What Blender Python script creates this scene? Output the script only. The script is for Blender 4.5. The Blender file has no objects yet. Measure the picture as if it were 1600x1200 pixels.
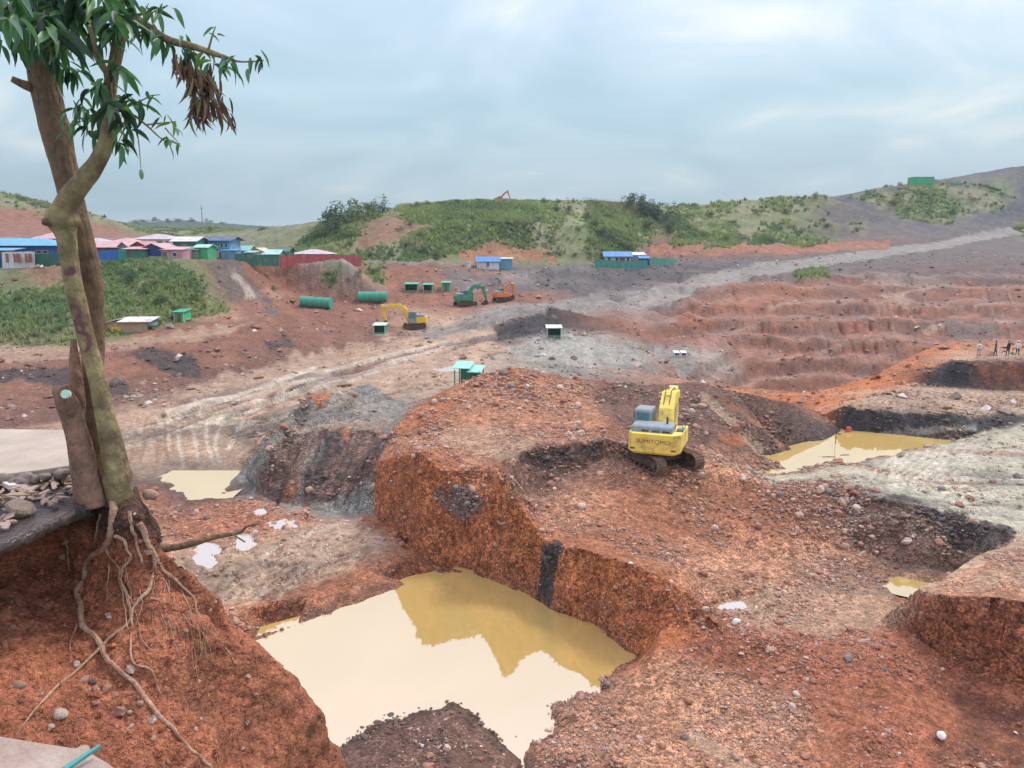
import bpy, bmesh, math, random
import numpy as np
from mathutils import Vector, Matrix, geometry
from mathutils.bvhtree import BVHTree

random.seed(7)
RNG = np.random.default_rng(11)
SC = bpy.context.scene
COL = SC.collection
R = math.radians

# ------------------------------------------------------------------ camera
F_PX, CX, CY = 1200.0, 800.0, 600.0            # photograph is 1600 x 1200
PITCH = math.atan(230.0 / 1200.0)
SP, CP = math.sin(PITCH), math.cos(PITCH)
cam_data = bpy.data.cameras.new('camera')
cam_data.sensor_width = 36.0
cam_data.lens = 36.0 * F_PX / 1600.0
cam_data.clip_start, cam_data.clip_end = 0.05, 9000.0
cam = bpy.data.objects.new('camera', cam_data)
COL.objects.link(cam)
cam.location = (0, 0, 0)
cam.rotation_euler = (math.pi / 2 - PITCH, 0, 0)
SC.camera = cam

# ------------------------------------------------------------------ exposure, sky, sun
SC.view_settings.view_transform = 'Standard'
SC.view_settings.look = 'None'
SC.view_settings.gamma = 1.0
SC.view_settings.use_curve_mapping = False
SC.view_settings.exposure = 0.60
HAZE_DENSITY = 0.00017
SC.cycles.max_bounces = 6
SC.cycles.diffuse_bounces = 3
SC.cycles.volume_bounces = 1
SC.cycles.use_denoising = True
SUN_ELEV, SUN_AZ = 52.0, 48.0                   # azimuth clockwise from +Y

world = bpy.data.worlds.new('World')
SC.world = world
world.use_nodes = True
wt = world.node_tree
wt.nodes.clear()
def wn(kind, **kw):
    n = wt.nodes.new(kind)
    for k, v in kw.items():
        setattr(n, k, v)
    return n
sky = wn('ShaderNodeTexSky', sky_type='NISHITA', sun_disc=False)
sky.sun_elevation = R(SUN_ELEV)
sky.sun_rotation = R(SUN_AZ)
sky.air_density, sky.dust_density, sky.ozone_density = 1.0, 2.0, 1.0
tc = wn('ShaderNodeTexCoord')
sep = wn('ShaderNodeSeparateXYZ')
wt.links.new(tc.outputs['Generated'], sep.inputs[0])
mx = wn('ShaderNodeMath', operation='MAXIMUM'); mx.inputs[1].default_value = 0.0
wt.links.new(sep.outputs['Z'], mx.inputs[0])
ad = wn('ShaderNodeMath', operation='ADD'); ad.inputs[1].default_value = 0.34
wt.links.new(mx.outputs[0], ad.inputs[0])
dv = wn('ShaderNodeVectorMath', operation='DIVIDE')
cmb = wn('ShaderNodeCombineXYZ')
for k in range(3):
    wt.links.new(ad.outputs[0], cmb.inputs[k])
wt.links.new(tc.outputs['Generated'], dv.inputs[0])
wt.links.new(cmb.outputs[0], dv.inputs[1])
mp = wn('ShaderNodeMapping')
mp.inputs['Location'].default_value = (3.2, 1.4, 0.0)
mp.inputs['Rotation'].default_value = (0, 0, R(24))
mp.inputs['Scale'].default_value = (1.0, 1.25, 1.0)
wt.links.new(dv.outputs[0], mp.inputs['Vector'])
n1 = wn('ShaderNodeTexNoise')
n1.inputs['Scale'].default_value = 1.75
n1.inputs['Detail'].default_value = 7.0
n1.inputs['Roughness'].default_value = 0.52
n1.inputs['Distortion'].default_value = 0.5
wt.links.new(mp.outputs[0], n1.inputs['Vector'])
ramp = wn('ShaderNodeValToRGB')
els = ramp.color_ramp.elements
els[0].position, els[0].color = 0.30, (0.335, 0.485, 0.56, 1)
els[1].position, els[1].color = 0.76, (0.70, 0.755, 0.735, 1)
e = els.new(0.47); e.color = (0.395, 0.54, 0.63, 1)
e = els.new(0.60); e.color = (0.465, 0.60, 0.68, 1)
# a thinner place in the deck, up and to the right, lets warmer light through
dn_ = wn('ShaderNodeVectorMath', operation='DOT_PRODUCT'); dn_.inputs[1].default_value = Vector((0.258, 0.936, 0.236)).normalized()
wt.links.new(tc.outputs['Generated'], dn_.inputs[0])
thin = wn('ShaderNodeMapRange'); thin.interpolation_type = 'SMOOTHSTEP'
for q_, v_ in zip((1, 2, 3, 4), (0.982, 1.0, 0.0, 0.20)): thin.inputs[q_].default_value = v_
wt.links.new(dn_.outputs['Value'], thin.inputs[0])
sm_ = wn('ShaderNodeMath', operation='ADD')
wt.links.new(n1.outputs['Fac'], sm_.inputs[0]); wt.links.new(thin.outputs[0], sm_.inputs[1])
wt.links.new(sm_.outputs[0], ramp.inputs[0])
# the cloud deck is paler low over the land and brighter towards the zenith, as overcast is
mr = wn('ShaderNodeMapRange')
mr.inputs[1].default_value, mr.inputs[2].default_value = 0.0, 1.0
mr.inputs[3].default_value, mr.inputs[4].default_value = 6.9, 27.0
wt.links.new(mx.outputs[0], mr.inputs[0])
scl = wn('ShaderNodeVectorMath', operation='SCALE')
wt.links.new(ramp.outputs['Color'], scl.inputs[0])
wt.links.new(mr.outputs[0], scl.inputs['Scale'])
mixn = wn('ShaderNodeMix', data_type='RGBA')
mixn.inputs[0].default_value = 0.90
wt.links.new(sky.outputs[0], mixn.inputs[6])
# the thicker cloud overhead is whiter than the blue-grey deck near the horizon
tr_ = wn('ShaderNodeValToRGB')
te = tr_.color_ramp.elements
te[0].position, te[0].color = 0.16, (1, 1, 1, 1)
te[1].position, te[1].color = 0.55, (1.20, 0.91, 1.0, 1)
wt.links.new(mx.outputs[0], tr_.inputs[0])
tm = wn('ShaderNodeVectorMath', operation='MULTIPLY')
wt.links.new(scl.outputs[0], tm.inputs[0]); wt.links.new(tr_.outputs['Color'], tm.inputs[1])
wt.links.new(tm.outputs[0], mixn.inputs[7])
bg = wn('ShaderNodeBackground')
bg.inputs['Strength'].default_value = 0.085
wt.links.new(mixn.outputs[2], bg.inputs['Color'])
wo = wn('ShaderNodeOutputWorld')
wt.links.new(bg.outputs[0], wo.inputs['Surface'])

sun_data = bpy.data.lights.new('sun', 'SUN')
sun_data.energy = 1.5
sun_data.angle = R(11)
sun_data.color = (1.0, 0.93, 0.82)
sun = bpy.data.objects.new('sun', sun_data)
COL.objects.link(sun)
sdir = Vector((math.sin(R(SUN_AZ)) * math.cos(R(SUN_ELEV)), math.cos(R(SUN_AZ)) * math.cos(R(SUN_ELEV)), math.sin(R(SUN_ELEV))))
sun.rotation_euler = sdir.to_track_quat('Z', 'Y').to_euler()

# ------------------------------------------------------------------ photograph pixel -> point in the place
def ray(px, py):
    u, v = (px - CX) / F_PX, (CY - py) / F_PX
    return u, CP + v * SP, -SP + v * CP
def W(px, py, val):
    """val > 0: metres ahead of the camera; val < 0: height of the point."""
    x, y, z = ray(px, py)
    t = val / y if val > 0 else val / z
    return (x * t, y * t, z * t)
def mpp(Y):                                       # metres per photograph pixel at Y metres ahead
    return Y / F_PX

# ------------------------------------------------------------------ numpy noise
def _h(ix, iy, iz, seed):
    h = (ix.astype(np.int64) * 374761393 + iy.astype(np.int64) * 668265263 + iz.astype(np.int64) * 2147483647 + seed * 1274126177) & 0xffffffff
    h = ((h ^ (h >> 13)) * 1274126177) & 0xffffffff
    h = ((h ^ (h >> 16)) * 2246822519) & 0xffffffff
    return ((h ^ (h >> 15)) & 0xffffff) / float(0xffffff)
def vnoise(x, y, z=None, seed=0):
    if z is None:
        xi, yi = np.floor(x), np.floor(y)
        fx, fy = x - xi, y - yi
        fx, fy = fx * fx * (3 - 2 * fx), fy * fy * (3 - 2 * fy)
        zz = np.zeros_like(xi)
        a, b = _h(xi, yi, zz, seed), _h(xi + 1, yi, zz, seed)
        c, d = _h(xi, yi + 1, zz, seed), _h(xi + 1, yi + 1, zz, seed)
        return (a + (b - a) * fx) * (1 - fy) + (c + (d - c) * fx) * fy
    xi, yi, zi = np.floor(x), np.floor(y), np.floor(z)
    fx, fy, fz = x - xi, y - yi, z - zi
    fx, fy, fz = fx * fx * (3 - 2 * fx), fy * fy * (3 - 2 * fy), fz * fz * (3 - 2 * fz)
    def pl(k):
        a, b = _h(xi, yi, zi + k, seed), _h(xi + 1, yi, zi + k, seed)
        c, d = _h(xi, yi + 1, zi + k, seed), _h(xi + 1, yi + 1, zi + k, seed)
        return (a + (b - a) * fx) * (1 - fy) + (c + (d - c) * fx) * fy
    p0, p1 = pl(0), pl(1)
    return p0 + (p1 - p0) * fz
def fbm(x, y, z=None, octv=4, seed=0, gain=0.5, lac=2.03):
    s, a, n = 0.0, 1.0, 0.0
    f = 1.0
    for k in range(octv):
        s = s + a * (vnoise(x * f, y * f, None if z is None else z * f, seed + 17 * k) - 0.5)
        n += a
        a *= gain; f *= lac
    return s / n * 2.0                             # about -1 .. 1

# ------------------------------------------------------------------ object helpers
def tag(o, label=None, cat=None, group=None, kind=None):
    if label: o['label'] = label
    if cat: o['category'] = cat
    if group: o['group'] = group
    if kind: o['kind'] = kind
    return o
def link_mesh(name, me, mats=None, parent=None):
    o = bpy.data.objects.new(name, me)
    COL.objects.link(o)
    for m in (mats or []):
        me.materials.append(m)
    if parent is not None: o.parent = parent
    return o
def empty(name, loc, label, cat, group=None, rot=(0, 0, 0)):
    o = bpy.data.objects.new(name, None)
    o.empty_display_size = 0.3
    COL.objects.link(o)
    o.location = loc; o.rotation_euler = rot
    return tag(o, label, cat, group)
def np_mesh(name, v, tris, smooth=False, cols=None):
    """mesh straight from numpy arrays; tris is (n,3) or (n,4)"""
    me = bpy.data.meshes.new(name)
    k = tris.shape[1]
    me.vertices.add(len(v)); me.vertices.foreach_set('co', np.ascontiguousarray(v, dtype=np.float32).ravel())
    me.loops.add(tris.size); me.loops.foreach_set('vertex_index', np.ascontiguousarray(tris, dtype=np.int32).ravel())
    me.polygons.add(len(tris))
    me.polygons.foreach_set('loop_start', np.arange(0, tris.size, k, dtype=np.int32))
    me.polygons.foreach_set('loop_total', np.full(len(tris), k, dtype=np.int32))
    me.polygons.foreach_set('use_smooth', np.full(len(tris), smooth, dtype=bool))
    me.update(calc_edges=True)
    me.validate()
    if cols is not None:
        a = me.color_attributes.new('Col', 'FLOAT_COLOR', 'POINT')
        a.data.foreach_set('color', np.ascontiguousarray(np.c_[cols, np.ones(len(cols))] if cols.shape[1] == 3 else cols, dtype=np.float32).ravel())
    return me

class MB:
    """collects simple shapes into one mesh"""
    def __init__(s): s.v = []; s.f = []; s.M = Matrix()
    def add(s, vs, fs):
        b = len(s.v)
        s.v += [tuple(s.M @ Vector(p)) for p in vs]
        s.f += [tuple(b + i for i in f) for f in fs]
        return s
    def box(s, x0, x1, y0, y1, z0, z1):
        return s.add([(x0, y0, z0), (x1, y0, z0), (x1, y1, z0), (x0, y1, z0), (x0, y0, z1), (x1, y0, z1), (x1, y1, z1), (x0, y1, z1)],
                     [(0, 3, 2, 1), (4, 5, 6, 7), (0, 1, 5, 4), (1, 2, 6, 5), (2, 3, 7, 6), (3, 0, 4, 7)])
    def prism(s, poly, a0, a1, axis='x'):
        """poly: list of 2D points; extruded along axis. axis x: (y,z); y: (x,z); z: (x,y)"""
        n = len(poly)
        def p3(p, a):
            return (a, p[0], p[1]) if axis == 'x' else (p[0], a, p[1]) if axis == 'y' else (p[0], p[1], a)
        vs = [p3(p, a0) for p in poly] + [p3(p, a1) for p in poly]
        fs = [tuple(range(n))[::-1], tuple(range(n, 2 * n))] + [(i, (i + 1) % n, n + (i + 1) % n, n + i) for i in range(n)]
        return s.add(vs, fs)
    def tube(s, pts, rads, n=8, caps=True):
        pts = [Vector(p) for p in pts]
        rings = []
        up = Vector((0.31, 0.2, 0.93))
        for i, p in enumerate(pts):
            d = (pts[min(i + 1, len(pts) - 1)] - pts[max(i - 1, 0)])
            d = d.normalized() if d.length > 1e-9 else Vector((0, 0, 1))
            a = up.cross(d)
            if a.length < 1e-3: a = Vector((1, 0, 0)).cross(d)
            a.normalize(); b = d.cross(a); up = d.cross(a).cross(d) * 0 + b.cross(d) * 0 + up
            r = rads[i] if hasattr(rads, '__len__') else rads
            rings.append([p + (a * math.cos(2 * math.pi * k / n) + b * math.sin(2 * math.pi * k / n)) * r for k in range(n)])
        vs = [q for ring in rings for q in ring]
        fs = []
        for i in range(len(pts) - 1):
            for k in range(n):
                k2 = (k + 1) % n
                fs.append((i * n + k, i * n + k2, (i + 1) * n + k2, (i + 1) * n + k))
        if caps:
            fs.append(tuple(range(n))[::-1]); fs.append(tuple((len(pts) - 1) * n + k for k in range(n)))
        return s.add(vs, fs)
    def build(s, name, mat, parent=None, smooth=False, bevel=0.0):
        me = bpy.data.meshes.new(name)
        me.from_pydata(s.v, [], s.f)
        me.update()
        if smooth:
            me.polygons.foreach_set('use_smooth', np.full(len(me.polygons), True))
            try: me.set_sharp_from_angle(angle=R(42))
            except Exception: pass
        bm = bmesh.new(); bm.from_mesh(me)
        bmesh.ops.recalc_face_normals(bm, faces=bm.faces)
        bm.to_mesh(me); bm.free()
        o = link_mesh(name, me, [mat] if not isinstance(mat, (list, tuple)) else mat, parent)
        if bevel:
            b = o.modifiers.new('bevel', 'BEVEL'); b.width = bevel; b.segments = 2; b.limit_method = 'ANGLE'; b.angle_limit = R(35)
        return o

# ------------------------------------------------------------------ materials
MATS = {}
def mat(name, col, rough=0.75, var=0.18, scale=3.0, metal=0.0, dirt=0.0, dirtcol=(0.22, 0.10, 0.06), bump=0.0, bscale=20.0, spec=0.5, stretch=1.0):
    if name in MATS: return MATS[name]
    m = bpy.data.materials.new(name); m.use_nodes = True
    nt = m.node_tree; b = nt.nodes['Principled BSDF']
    tcn = nt.nodes.new('ShaderNodeTexCoord')
    nz = nt.nodes.new('ShaderNodeTexNoise')
    nz.inputs['Scale'].default_value = scale; nz.inputs['Detail'].default_value = 6; nz.inputs['Roughness'].default_value = 0.6
    nt.links.new(tcn.outputs['Object'], nz.inputs['Vector'])
    rp = nt.nodes.new('ShaderNodeValToRGB')
    rp.color_ramp.elements[0].position = 0.3; rp.color_ramp.elements[1].position = 0.72
    rp.color_ramp.elements[0].color = (*[max(0, c * (1 - var)) for c in col], 1)
    rp.color_ramp.elements[1].color = (*[min(1, c * (1 + var)) for c in col], 1)
    nt.links.new(nz.outputs['Fac'], rp.inputs[0])
    out = rp.outputs[0]
    if dirt > 0:
        nd = nt.nodes.new('ShaderNodeTexNoise')
        nd.inputs['Scale'].default_value = scale * 0.6; nd.inputs['Detail'].default_value = 8; nd.inputs['Roughness'].default_value = 0.7
        mpn = nt.nodes.new('ShaderNodeMapping'); mpn.inputs['Location'].default_value = (5, 2, 1)
        nt.links.new(tcn.outputs['Object'], mpn.inputs[0]); nt.links.new(mpn.outputs[0], nd.inputs['Vector'])
        r2 = nt.nodes.new('ShaderNodeValToRGB')
        r2.color_ramp.elements[0].position = 0.62 - dirt * 0.35; r2.color_ramp.elements[1].position = 0.78 - dirt * 0.2
        nt.links.new(nd.outputs['Fac'], r2.inputs[0])
        mi = nt.nodes.new('ShaderNodeMix'); mi.data_type = 'RGBA'
        nt.links.new(r2.outputs[0], mi.inputs[0]); nt.links.new(out, mi.inputs[6]); mi.inputs[7].default_value = (*dirtcol, 1)
        out = mi.outputs[2]
    nt.links.new(out, b.inputs['Base Color'])
    b.inputs['Roughness'].default_value = rough; b.inputs['Metallic'].default_value = metal
    b.inputs['Specular IOR Level'].default_value = spec
    if bump > 0:
        nb = nt.nodes.new('ShaderNodeTexNoise'); nb.inputs['Scale'].default_value = bscale; nb.inputs['Detail'].default_value = 6
        ms_ = nt.nodes.new('ShaderNodeMapping'); ms_.inputs['Scale'].default_value = (1, 1, stretch)
        nt.links.new(tcn.outputs['Object'], ms_.inputs[0]); nt.links.new(ms_.outputs[0], nb.inputs['Vector'])
        bp = nt.nodes.new('ShaderNodeBump'); bp.inputs['Strength'].default_value = bump; bp.inputs['Distance'].default_value = 0.05
        nt.links.new(nb.outputs['Fac'], bp.inputs['Height']); nt.links.new(bp.outputs[0], b.inputs['Normal'])
    MATS[name] = m
    return m
def vcol_mat(name, rough=0.9, trans=0.0, nscale=0.0, namt=0.3, bumps=(), wet=False, spec=0.3, pebble=(), grit=None, upn=0.0):
    """base colour from the mesh's own 'Col' attribute, broken up by world-space noise"""
    m = bpy.data.materials.new(name); m.use_nodes = True
    nt = m.node_tree; b = nt.nodes['Principled BSDF']
    at = nt.nodes.new('ShaderNodeVertexColor'); at.layer_name = 'Col'
    out = at.outputs['Color']
    geo = nt.nodes.new('ShaderNodeNewGeometry')
    if nscale:
        prev = None
        for sc, amt, det in ((nscale, namt, 8), (nscale * 0.16, namt * 0.7, 4)):
            nz = nt.nodes.new('ShaderNodeTexNoise'); nz.inputs['Scale'].default_value = sc; nz.inputs['Detail'].default_value = det
            nz.inputs['Roughness'].default_value = 0.68
            nt.links.new(geo.outputs['Position'], nz.inputs['Vector'])
            mr_ = nt.nodes.new('ShaderNodeMapRange')
            mr_.inputs[1].default_value, mr_.inputs[2].default_value = 0.28, 0.72
            mr_.inputs[3].default_value, mr_.inputs[4].default_value = 1 - amt, 1 + amt
            nt.links.new(nz.outputs['Fac'], mr_.inputs[0])
            sc_ = nt.nodes.new('ShaderNodeVectorMath'); sc_.operation = 'SCALE'
            nt.links.new(out, sc_.inputs[0]); nt.links.new(mr_.outputs[0], sc_.inputs['Scale'])
            out = sc_.outputs[0]
    heights = []
    for sc, amt, hgt in pebble:                       # gravelly grain: each little stone its own tone and relief
        vo = nt.nodes.new('ShaderNodeTexVoronoi'); vo.inputs['Scale'].default_value = sc; vo.inputs['Randomness'].default_value = 1.0
        nt.links.new(geo.outputs['Position'], vo.inputs['Vector'])
        sx_ = nt.nodes.new('ShaderNodeSeparateColor'); nt.links.new(vo.outputs['Color'], sx_.inputs[0])
        mr_ = nt.nodes.new('ShaderNodeMapRange'); mr_.inputs[3].default_value, mr_.inputs[4].default_value = 1 - amt, 1 + amt
        nt.links.new(sx_.outputs[0], mr_.inputs[0])
        if grit:                                       # smooth mud shows less of it than gravel
            ga = nt.nodes.new('ShaderNodeAttribute'); ga.attribute_name = grit
            for s_i, s_g in ((3, -amt), (4, amt)):
                mm_ = nt.nodes.new('ShaderNodeMath'); mm_.operation = 'MULTIPLY_ADD'
                nt.links.new(ga.outputs['Fac'], mm_.inputs[0]); mm_.inputs[1].default_value = s_g; mm_.inputs[2].default_value = 1.0
                nt.links.new(mm_.outputs[0], mr_.inputs[s_i])
        sc_ = nt.nodes.new('ShaderNodeVectorMath'); sc_.operation = 'SCALE'
        nt.links.new(out, sc_.inputs[0]); nt.links.new(mr_.outputs[0], sc_.inputs['Scale']); out = sc_.outputs[0]
        heights.append((vo.outputs['Distance'], hgt))
    nt.links.new(out, b.inputs['Base Color'])
    b.inputs['Roughness'].default_value = rough
    b.inputs['Specular IOR Level'].default_value = spec
    if wet:
        wa = nt.nodes.new('ShaderNodeAttribute'); wa.attribute_name = 'wet'
        mw = nt.nodes.new('ShaderNodeMapRange')
        mw.inputs[3].default_value, mw.inputs[4].default_value = rough, 0.3
        nt.links.new(wa.outputs['Fac'], mw.inputs[0]); nt.links.new(mw.outputs[0], b.inputs['Roughness'])
    nrm = None
    for sc, stg, dist in bumps:
        nb = nt.nodes.new('ShaderNodeTexNoise'); nb.inputs['Scale'].default_value = sc; nb.inputs['Detail'].default_value = 5
        nb.inputs['Roughness'].default_value = 0.65
        nt.links.new(geo.outputs['Position'], nb.inputs['Vector'])
        bp = nt.nodes.new('ShaderNodeBump'); bp.inputs['Strength'].default_value = stg; bp.inputs['Distance'].default_value = dist
        nt.links.new(nb.outputs['Fac'], bp.inputs['Height'])
        if nrm is not None: nt.links.new(nrm, bp.inputs['Normal'])
        nrm = bp.outputs[0]
    for ho_, hgt in heights:
        bp = nt.nodes.new('ShaderNodeBump'); bp.invert = True; bp.inputs['Strength'].default_value = .7; bp.inputs['Distance'].default_value = hgt
        nt.links.new(ho_, bp.inputs['Height'])
        if nrm is not None: nt.links.new(nrm, bp.inputs['Normal'])
        nrm = bp.outputs[0]
    if upn > 0:                                        # thin leaves scatter light much as the sward they stand in
        va = nt.nodes.new('ShaderNodeVectorMath'); va.operation = 'SCALE'; va.inputs['Scale'].default_value = 1 - upn
        nt.links.new(geo.outputs['Normal'], va.inputs[0])
        vb = nt.nodes.new('ShaderNodeVectorMath'); vb.operation = 'ADD'; vb.inputs[1].default_value = (0, 0, upn)
        nt.links.new(va.outputs[0], vb.inputs[0]); vn = nt.nodes.new('ShaderNodeVectorMath'); vn.operation = 'NORMALIZE'
        nt.links.new(vb.outputs[0], vn.inputs[0]); nrm = vn.outputs[0]
    if nrm is not None: nt.links.new(nrm, b.inputs['Normal'])
    if trans > 0:
        tr = nt.nodes.new('ShaderNodeBsdfTranslucent'); nt.links.new(out, tr.inputs['Color'])
        ms = nt.nodes.new('ShaderNodeMixShader'); ms.inputs[0].default_value = trans
        nt.links.new(b.outputs[0], ms.inputs[1]); nt.links.new(tr.outputs[0], ms.inputs[2])
        nt.links.new(ms.outputs[0], nt.nodes['Material Output'].inputs['Surface'])
    return m

# ================================================================== TERRAIN
# what lies where: colour (albedo), stone density, wetness
SOIL = {
    'r': ((.36, .152, .09), .55, 0), 'o': ((.40, .14, .062), .3, 0), 'O': ((.47, .165, .07), .25, 0),
    'q': ((.43, .22, .14), 1.0, 0), 'p': ((.43, .295, .215), .15, .25), 'w': ((.62, .55, .47), .1, .35),
    'g': ((.25, .238, .222), .18, .1), 'k': ((.05, .046, .045), .5, .1), 'b': ((.165, .09, .062), .6, .1),
    'm': ((.25, .118, .082), .2, 0), 'v': ((.17, .185, .085), 0, 0), 'd': ((.27, .245, .23), .1, .1),
    's': ((.45, .42, .33), .3, .3), 'R': ((.34, .125, .07), .5, .05), 'e': ((.19, .10, .07), .3, 0), 'f': ((.045, .08, .05), 0, 0), 'z': ((.105, .108, .112), .3, 0),
    'G': ((.36, .345, .32), .2, .1), 'x': ((.135, .118, .108), .3, 0),
}
for q_ in SOIL:
    (a_, b_, c_), d_, e_ = SOIL[q_]; SOIL[q_] = ((a_ * .98, b_ * .97, c_ * (.86 if a_ > .2 else .95)), d_, e_)
PTS, TAGS, EDG = [], [], []
def addp(p, t):
    PTS.append(p); TAGS.append(t); return len(PTS) - 1
def L(t, *pp, edge=True, ext=True):
    """break-line through photograph points (px, py, metres ahead or height)"""
    pp = [list(p) for p in pp]
    tt = list(t) if len(t) == len(pp) and len(t) > 1 else [t[0]] * len(pp)
    if ext and pp[0][0] <= 10:
        pp.insert(0, [pp[0][0] - 380, pp[0][1], pp[0][2]]); tt.insert(0, tt[0])
    if ext and pp[-1][0] >= 1590:
        pp.append([pp[-1][0] + 380, pp[-1][1], pp[-1][2]]); tt.append(tt[-1])
    ids = [addp(W(*p), c) for p, c in zip(pp, tt)]
    if edge:
        EDG.extend(zip(ids[:-1], ids[1:]))
    return ids
def S(t, *pp): return L(t, *pp, edge=False, ext=False)
def back(t, ids, dist, dz):
    """points behind a crest (hidden from the camera)"""
    for i in ids:
        x, y, z = PTS[i]; r = math.hypot(x, y)
        addp((x * (1 + dist / r), y * (1 + dist / r), z + dz), t)
def X(t, *pp):
    for p in pp: addp(p, t)

# --- large pool, its shore, the red cut wall behind it
L('r', (250, 1075, -17.0), (390, 1000, -17.0), (470, 975, -17.0), (560, 945, -17.0), (640, 915, -17.0), (735, 898, -17.02))
L('o', (585, 800, -16.6), (620, 835, -16.75), (660, 870, -16.9), (735, 898, -17.02), (840, 942, -17.1), (920, 985, -17.1), (990, 1022, -17.0))
L('ooooqoooooo', (592, 722, 45.2), (655, 706, 40.0), (690, 735, 38.9), (735, 800, 37.6), (782, 742, 36.3), (800, 790, 35.6), (850, 845, 34.3), (930, 868, 31.7), (1000, 885, 30.2), (1045, 900, 30.0), (1075, 925, 30.0))
S('r', (280, 1010, -16.5), (380, 955, -16.4), (480, 930, -16.5), (590, 890, -16.6), (690, 885, -16.75))
S('p', (300, 905, -16.2), (360, 870, -16.15), (450, 850, -16.05), (540, 820, -16.0), (600, 850, -16.3))
S('p', (200, 940, -16.2), (250, 880, -16.1))
# pool bed
S('o', (450, 1010, -18.4), (560, 990, -18.4), (660, 950, -18.4), (735, 935, -18.4), (820, 985, -18.4), (900, 1030, -18.3), (900, 1075, -18.2), (600, 1100, -18.4), (500, 1120, -18.4), (780, 1080, -18.4), (400, 1100, -18.3), (800, 1115, -18.2), (838, 1120, -17.9), (800, 1145, -17.9), (820, 1138, -17.8))
# near spit, right shore
L('b', (300, 1210, -17.05), (440, 1190, -17.05), (525, 1162, -17.02), (640, 1112, -17.0), (700, 1096, -16.9), (760, 1140, -17.0), (806, 1190, -17.05), (818, 1260, -17.0))
S('b', (690, 1130, -16.3), (620, 1170, -16.35), (700, 1180, -15.9), (560, 1200, -16.5), (640, 1240, -15.9), (760, 1230, -16.3))
L('q', (990, 1022, -17.0), (935, 1064, -17.03), (930, 1085, -17.03), (866, 1105, -17.03), (860, 1135, -17.03), (815, 1152, -17.03), (808, 1185, -17.05))
S('q', (1000, 1060, -16.45), (960, 1100, -16.4), (905, 1130, -16.5), (870, 1175, -16.45), (1050, 1050, -16.1), (1050, 1130, -16.15), (1000, 1190, -16.2), (1150, 1070, -16.2), (1240, 1110, -16.2), (1160, 1180, -16.1))
L('R', (1040, 985, -15.75), (1085, 975, -15.6), (1140, 990, -15.75), (1250, 1005, -15.8), (1350, 1025, -15.85), (1410, 1010, -16.0))
S('R', (1150, 1035, -16.2), (1300, 1075, -16.3), (1400, 1100, -16.2), (1320, 1170, -16.3))
X('r', (-30, 12, -16.5), (-10, 12, -16.2), (0, 14, -16), (10, 14, -16), (30, 14, -16.5), (-18, 20, -17), (-26, 26, -16.5), (-40, 30, -16.4), (18, 18, -16.3), (0, 8, -16), (-20, 5, -16), (20, 5, -16))
# --- inner pit right of the red wall
S('q', (1110, 945, -15.95), (1150, 960, -16.1), (1260, 955, -16.2), (1370, 965, -16.25), (1390, 905, -16.42), (1455, 900, -16.42), (1430, 930, -16.42), (1300, 900, -16.15))
L('qqqbbb', (1095, 890, -15.4), (1200, 872, -15.9), (1300, 853, -16.0), (1380, 872, -16.2), (1430, 890, -16.3), (1490, 893, -16.3))
L('qrrrrbbks', (900, 800, 37.6), (980, 772, 40.0), (1040, 766, 41.0), (1100, 764, 41.6), (1200, 762, 42.3), (1290, 748, 43.6), (1330, 763, 41.8), (1400, 778, 39.6), (1500, 803, 37.7), )
L('ks', (1500, 803, 37.7), (1592, 830, 36.7))
S('r', (960, 820, 36.3), (920, 840, 34.6), (1050, 830, 37.4), (1150, 820, 38.6), (1230, 810, 39.6))
blk = L('pppp', (1433, 921, 29.3), (1462, 907, 30.3), (1525, 872, 32.8), (1600, 845, 35.0))
back('b', blk[:3], .6, -1.9)
L('R', (1433, 921, 29.3), (1500, 933, 27.6), (1600, 945, 26.2))
L('R', (1418, 985, 29.0), (1500, 1050, 27.1), (1600, 1085, 25.7))
L('R', (1430, 1080, -16.6), (1500, 1100, -16.9), (1600, 1120, -16.9))
S('R', (1440, 1190, -16.7), (1560, 1190, -17.1))
# --- ground behind the wall, machine pad, dark step
S('q', (640, 690, 45), (610, 690, 47.5), (700, 690, 44.5), (740, 720, 42.2), (760, 700, 43.8))
L('rbbb', (765, 728, 39.6), (800, 710, 41.9), (860, 695, 43.3), (950, 689, 44.8))
L('b', (797, 772, 39.0), (830, 766, 40.7), (875, 744, 42.2), (950, 716, 44.2))
S('q', (850, 815, 36.7), (900, 770, 39.8), (870, 790, 38.3), (1000, 745, 42.0), (1060, 745, 42.0), (1120, 738, 42.9), (1120, 715, 46.0), (960, 705, 46.2), (1040, 715, 45.8), (1180, 745, 43.4))
# --- the big red heap and the dark gravel heap
heap = L('rrrrrrr', (608, 680, 47.5), (642, 640, 51), (700, 607, 55), (745, 590, 56.5), (790, 573, 58), (840, 582, 60), (900, 592, 61))
back('g', heap, 12, -4.5)
S('r', (700, 640, 51), (760, 620, 53.5), (820, 640, 52), (880, 630, 54), (860, 675, 47.8), (940, 668, 49), (720, 665, 48.0), (900, 610, 57.5))
dark = L('bbbbbbk', (930, 612, 58), (1000, 601, 60), (1090, 598, 61), (1150, 612, 60.5), (1230, 627, 60.5), (1280, 660, 60), (1310, 678, 59.5))
back('m', dark[:5], 12, -4.0)
back('O', dark[5:], 6, -0.4)
S('b', (960, 650, 52), (1040, 650, 53.5), (1120, 650, 54.5), (1200, 670, 55.5), (1180, 700, 52.5), (1090, 690, 50), (1000, 690, 48.8), (1250, 685, 57.5))
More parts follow.
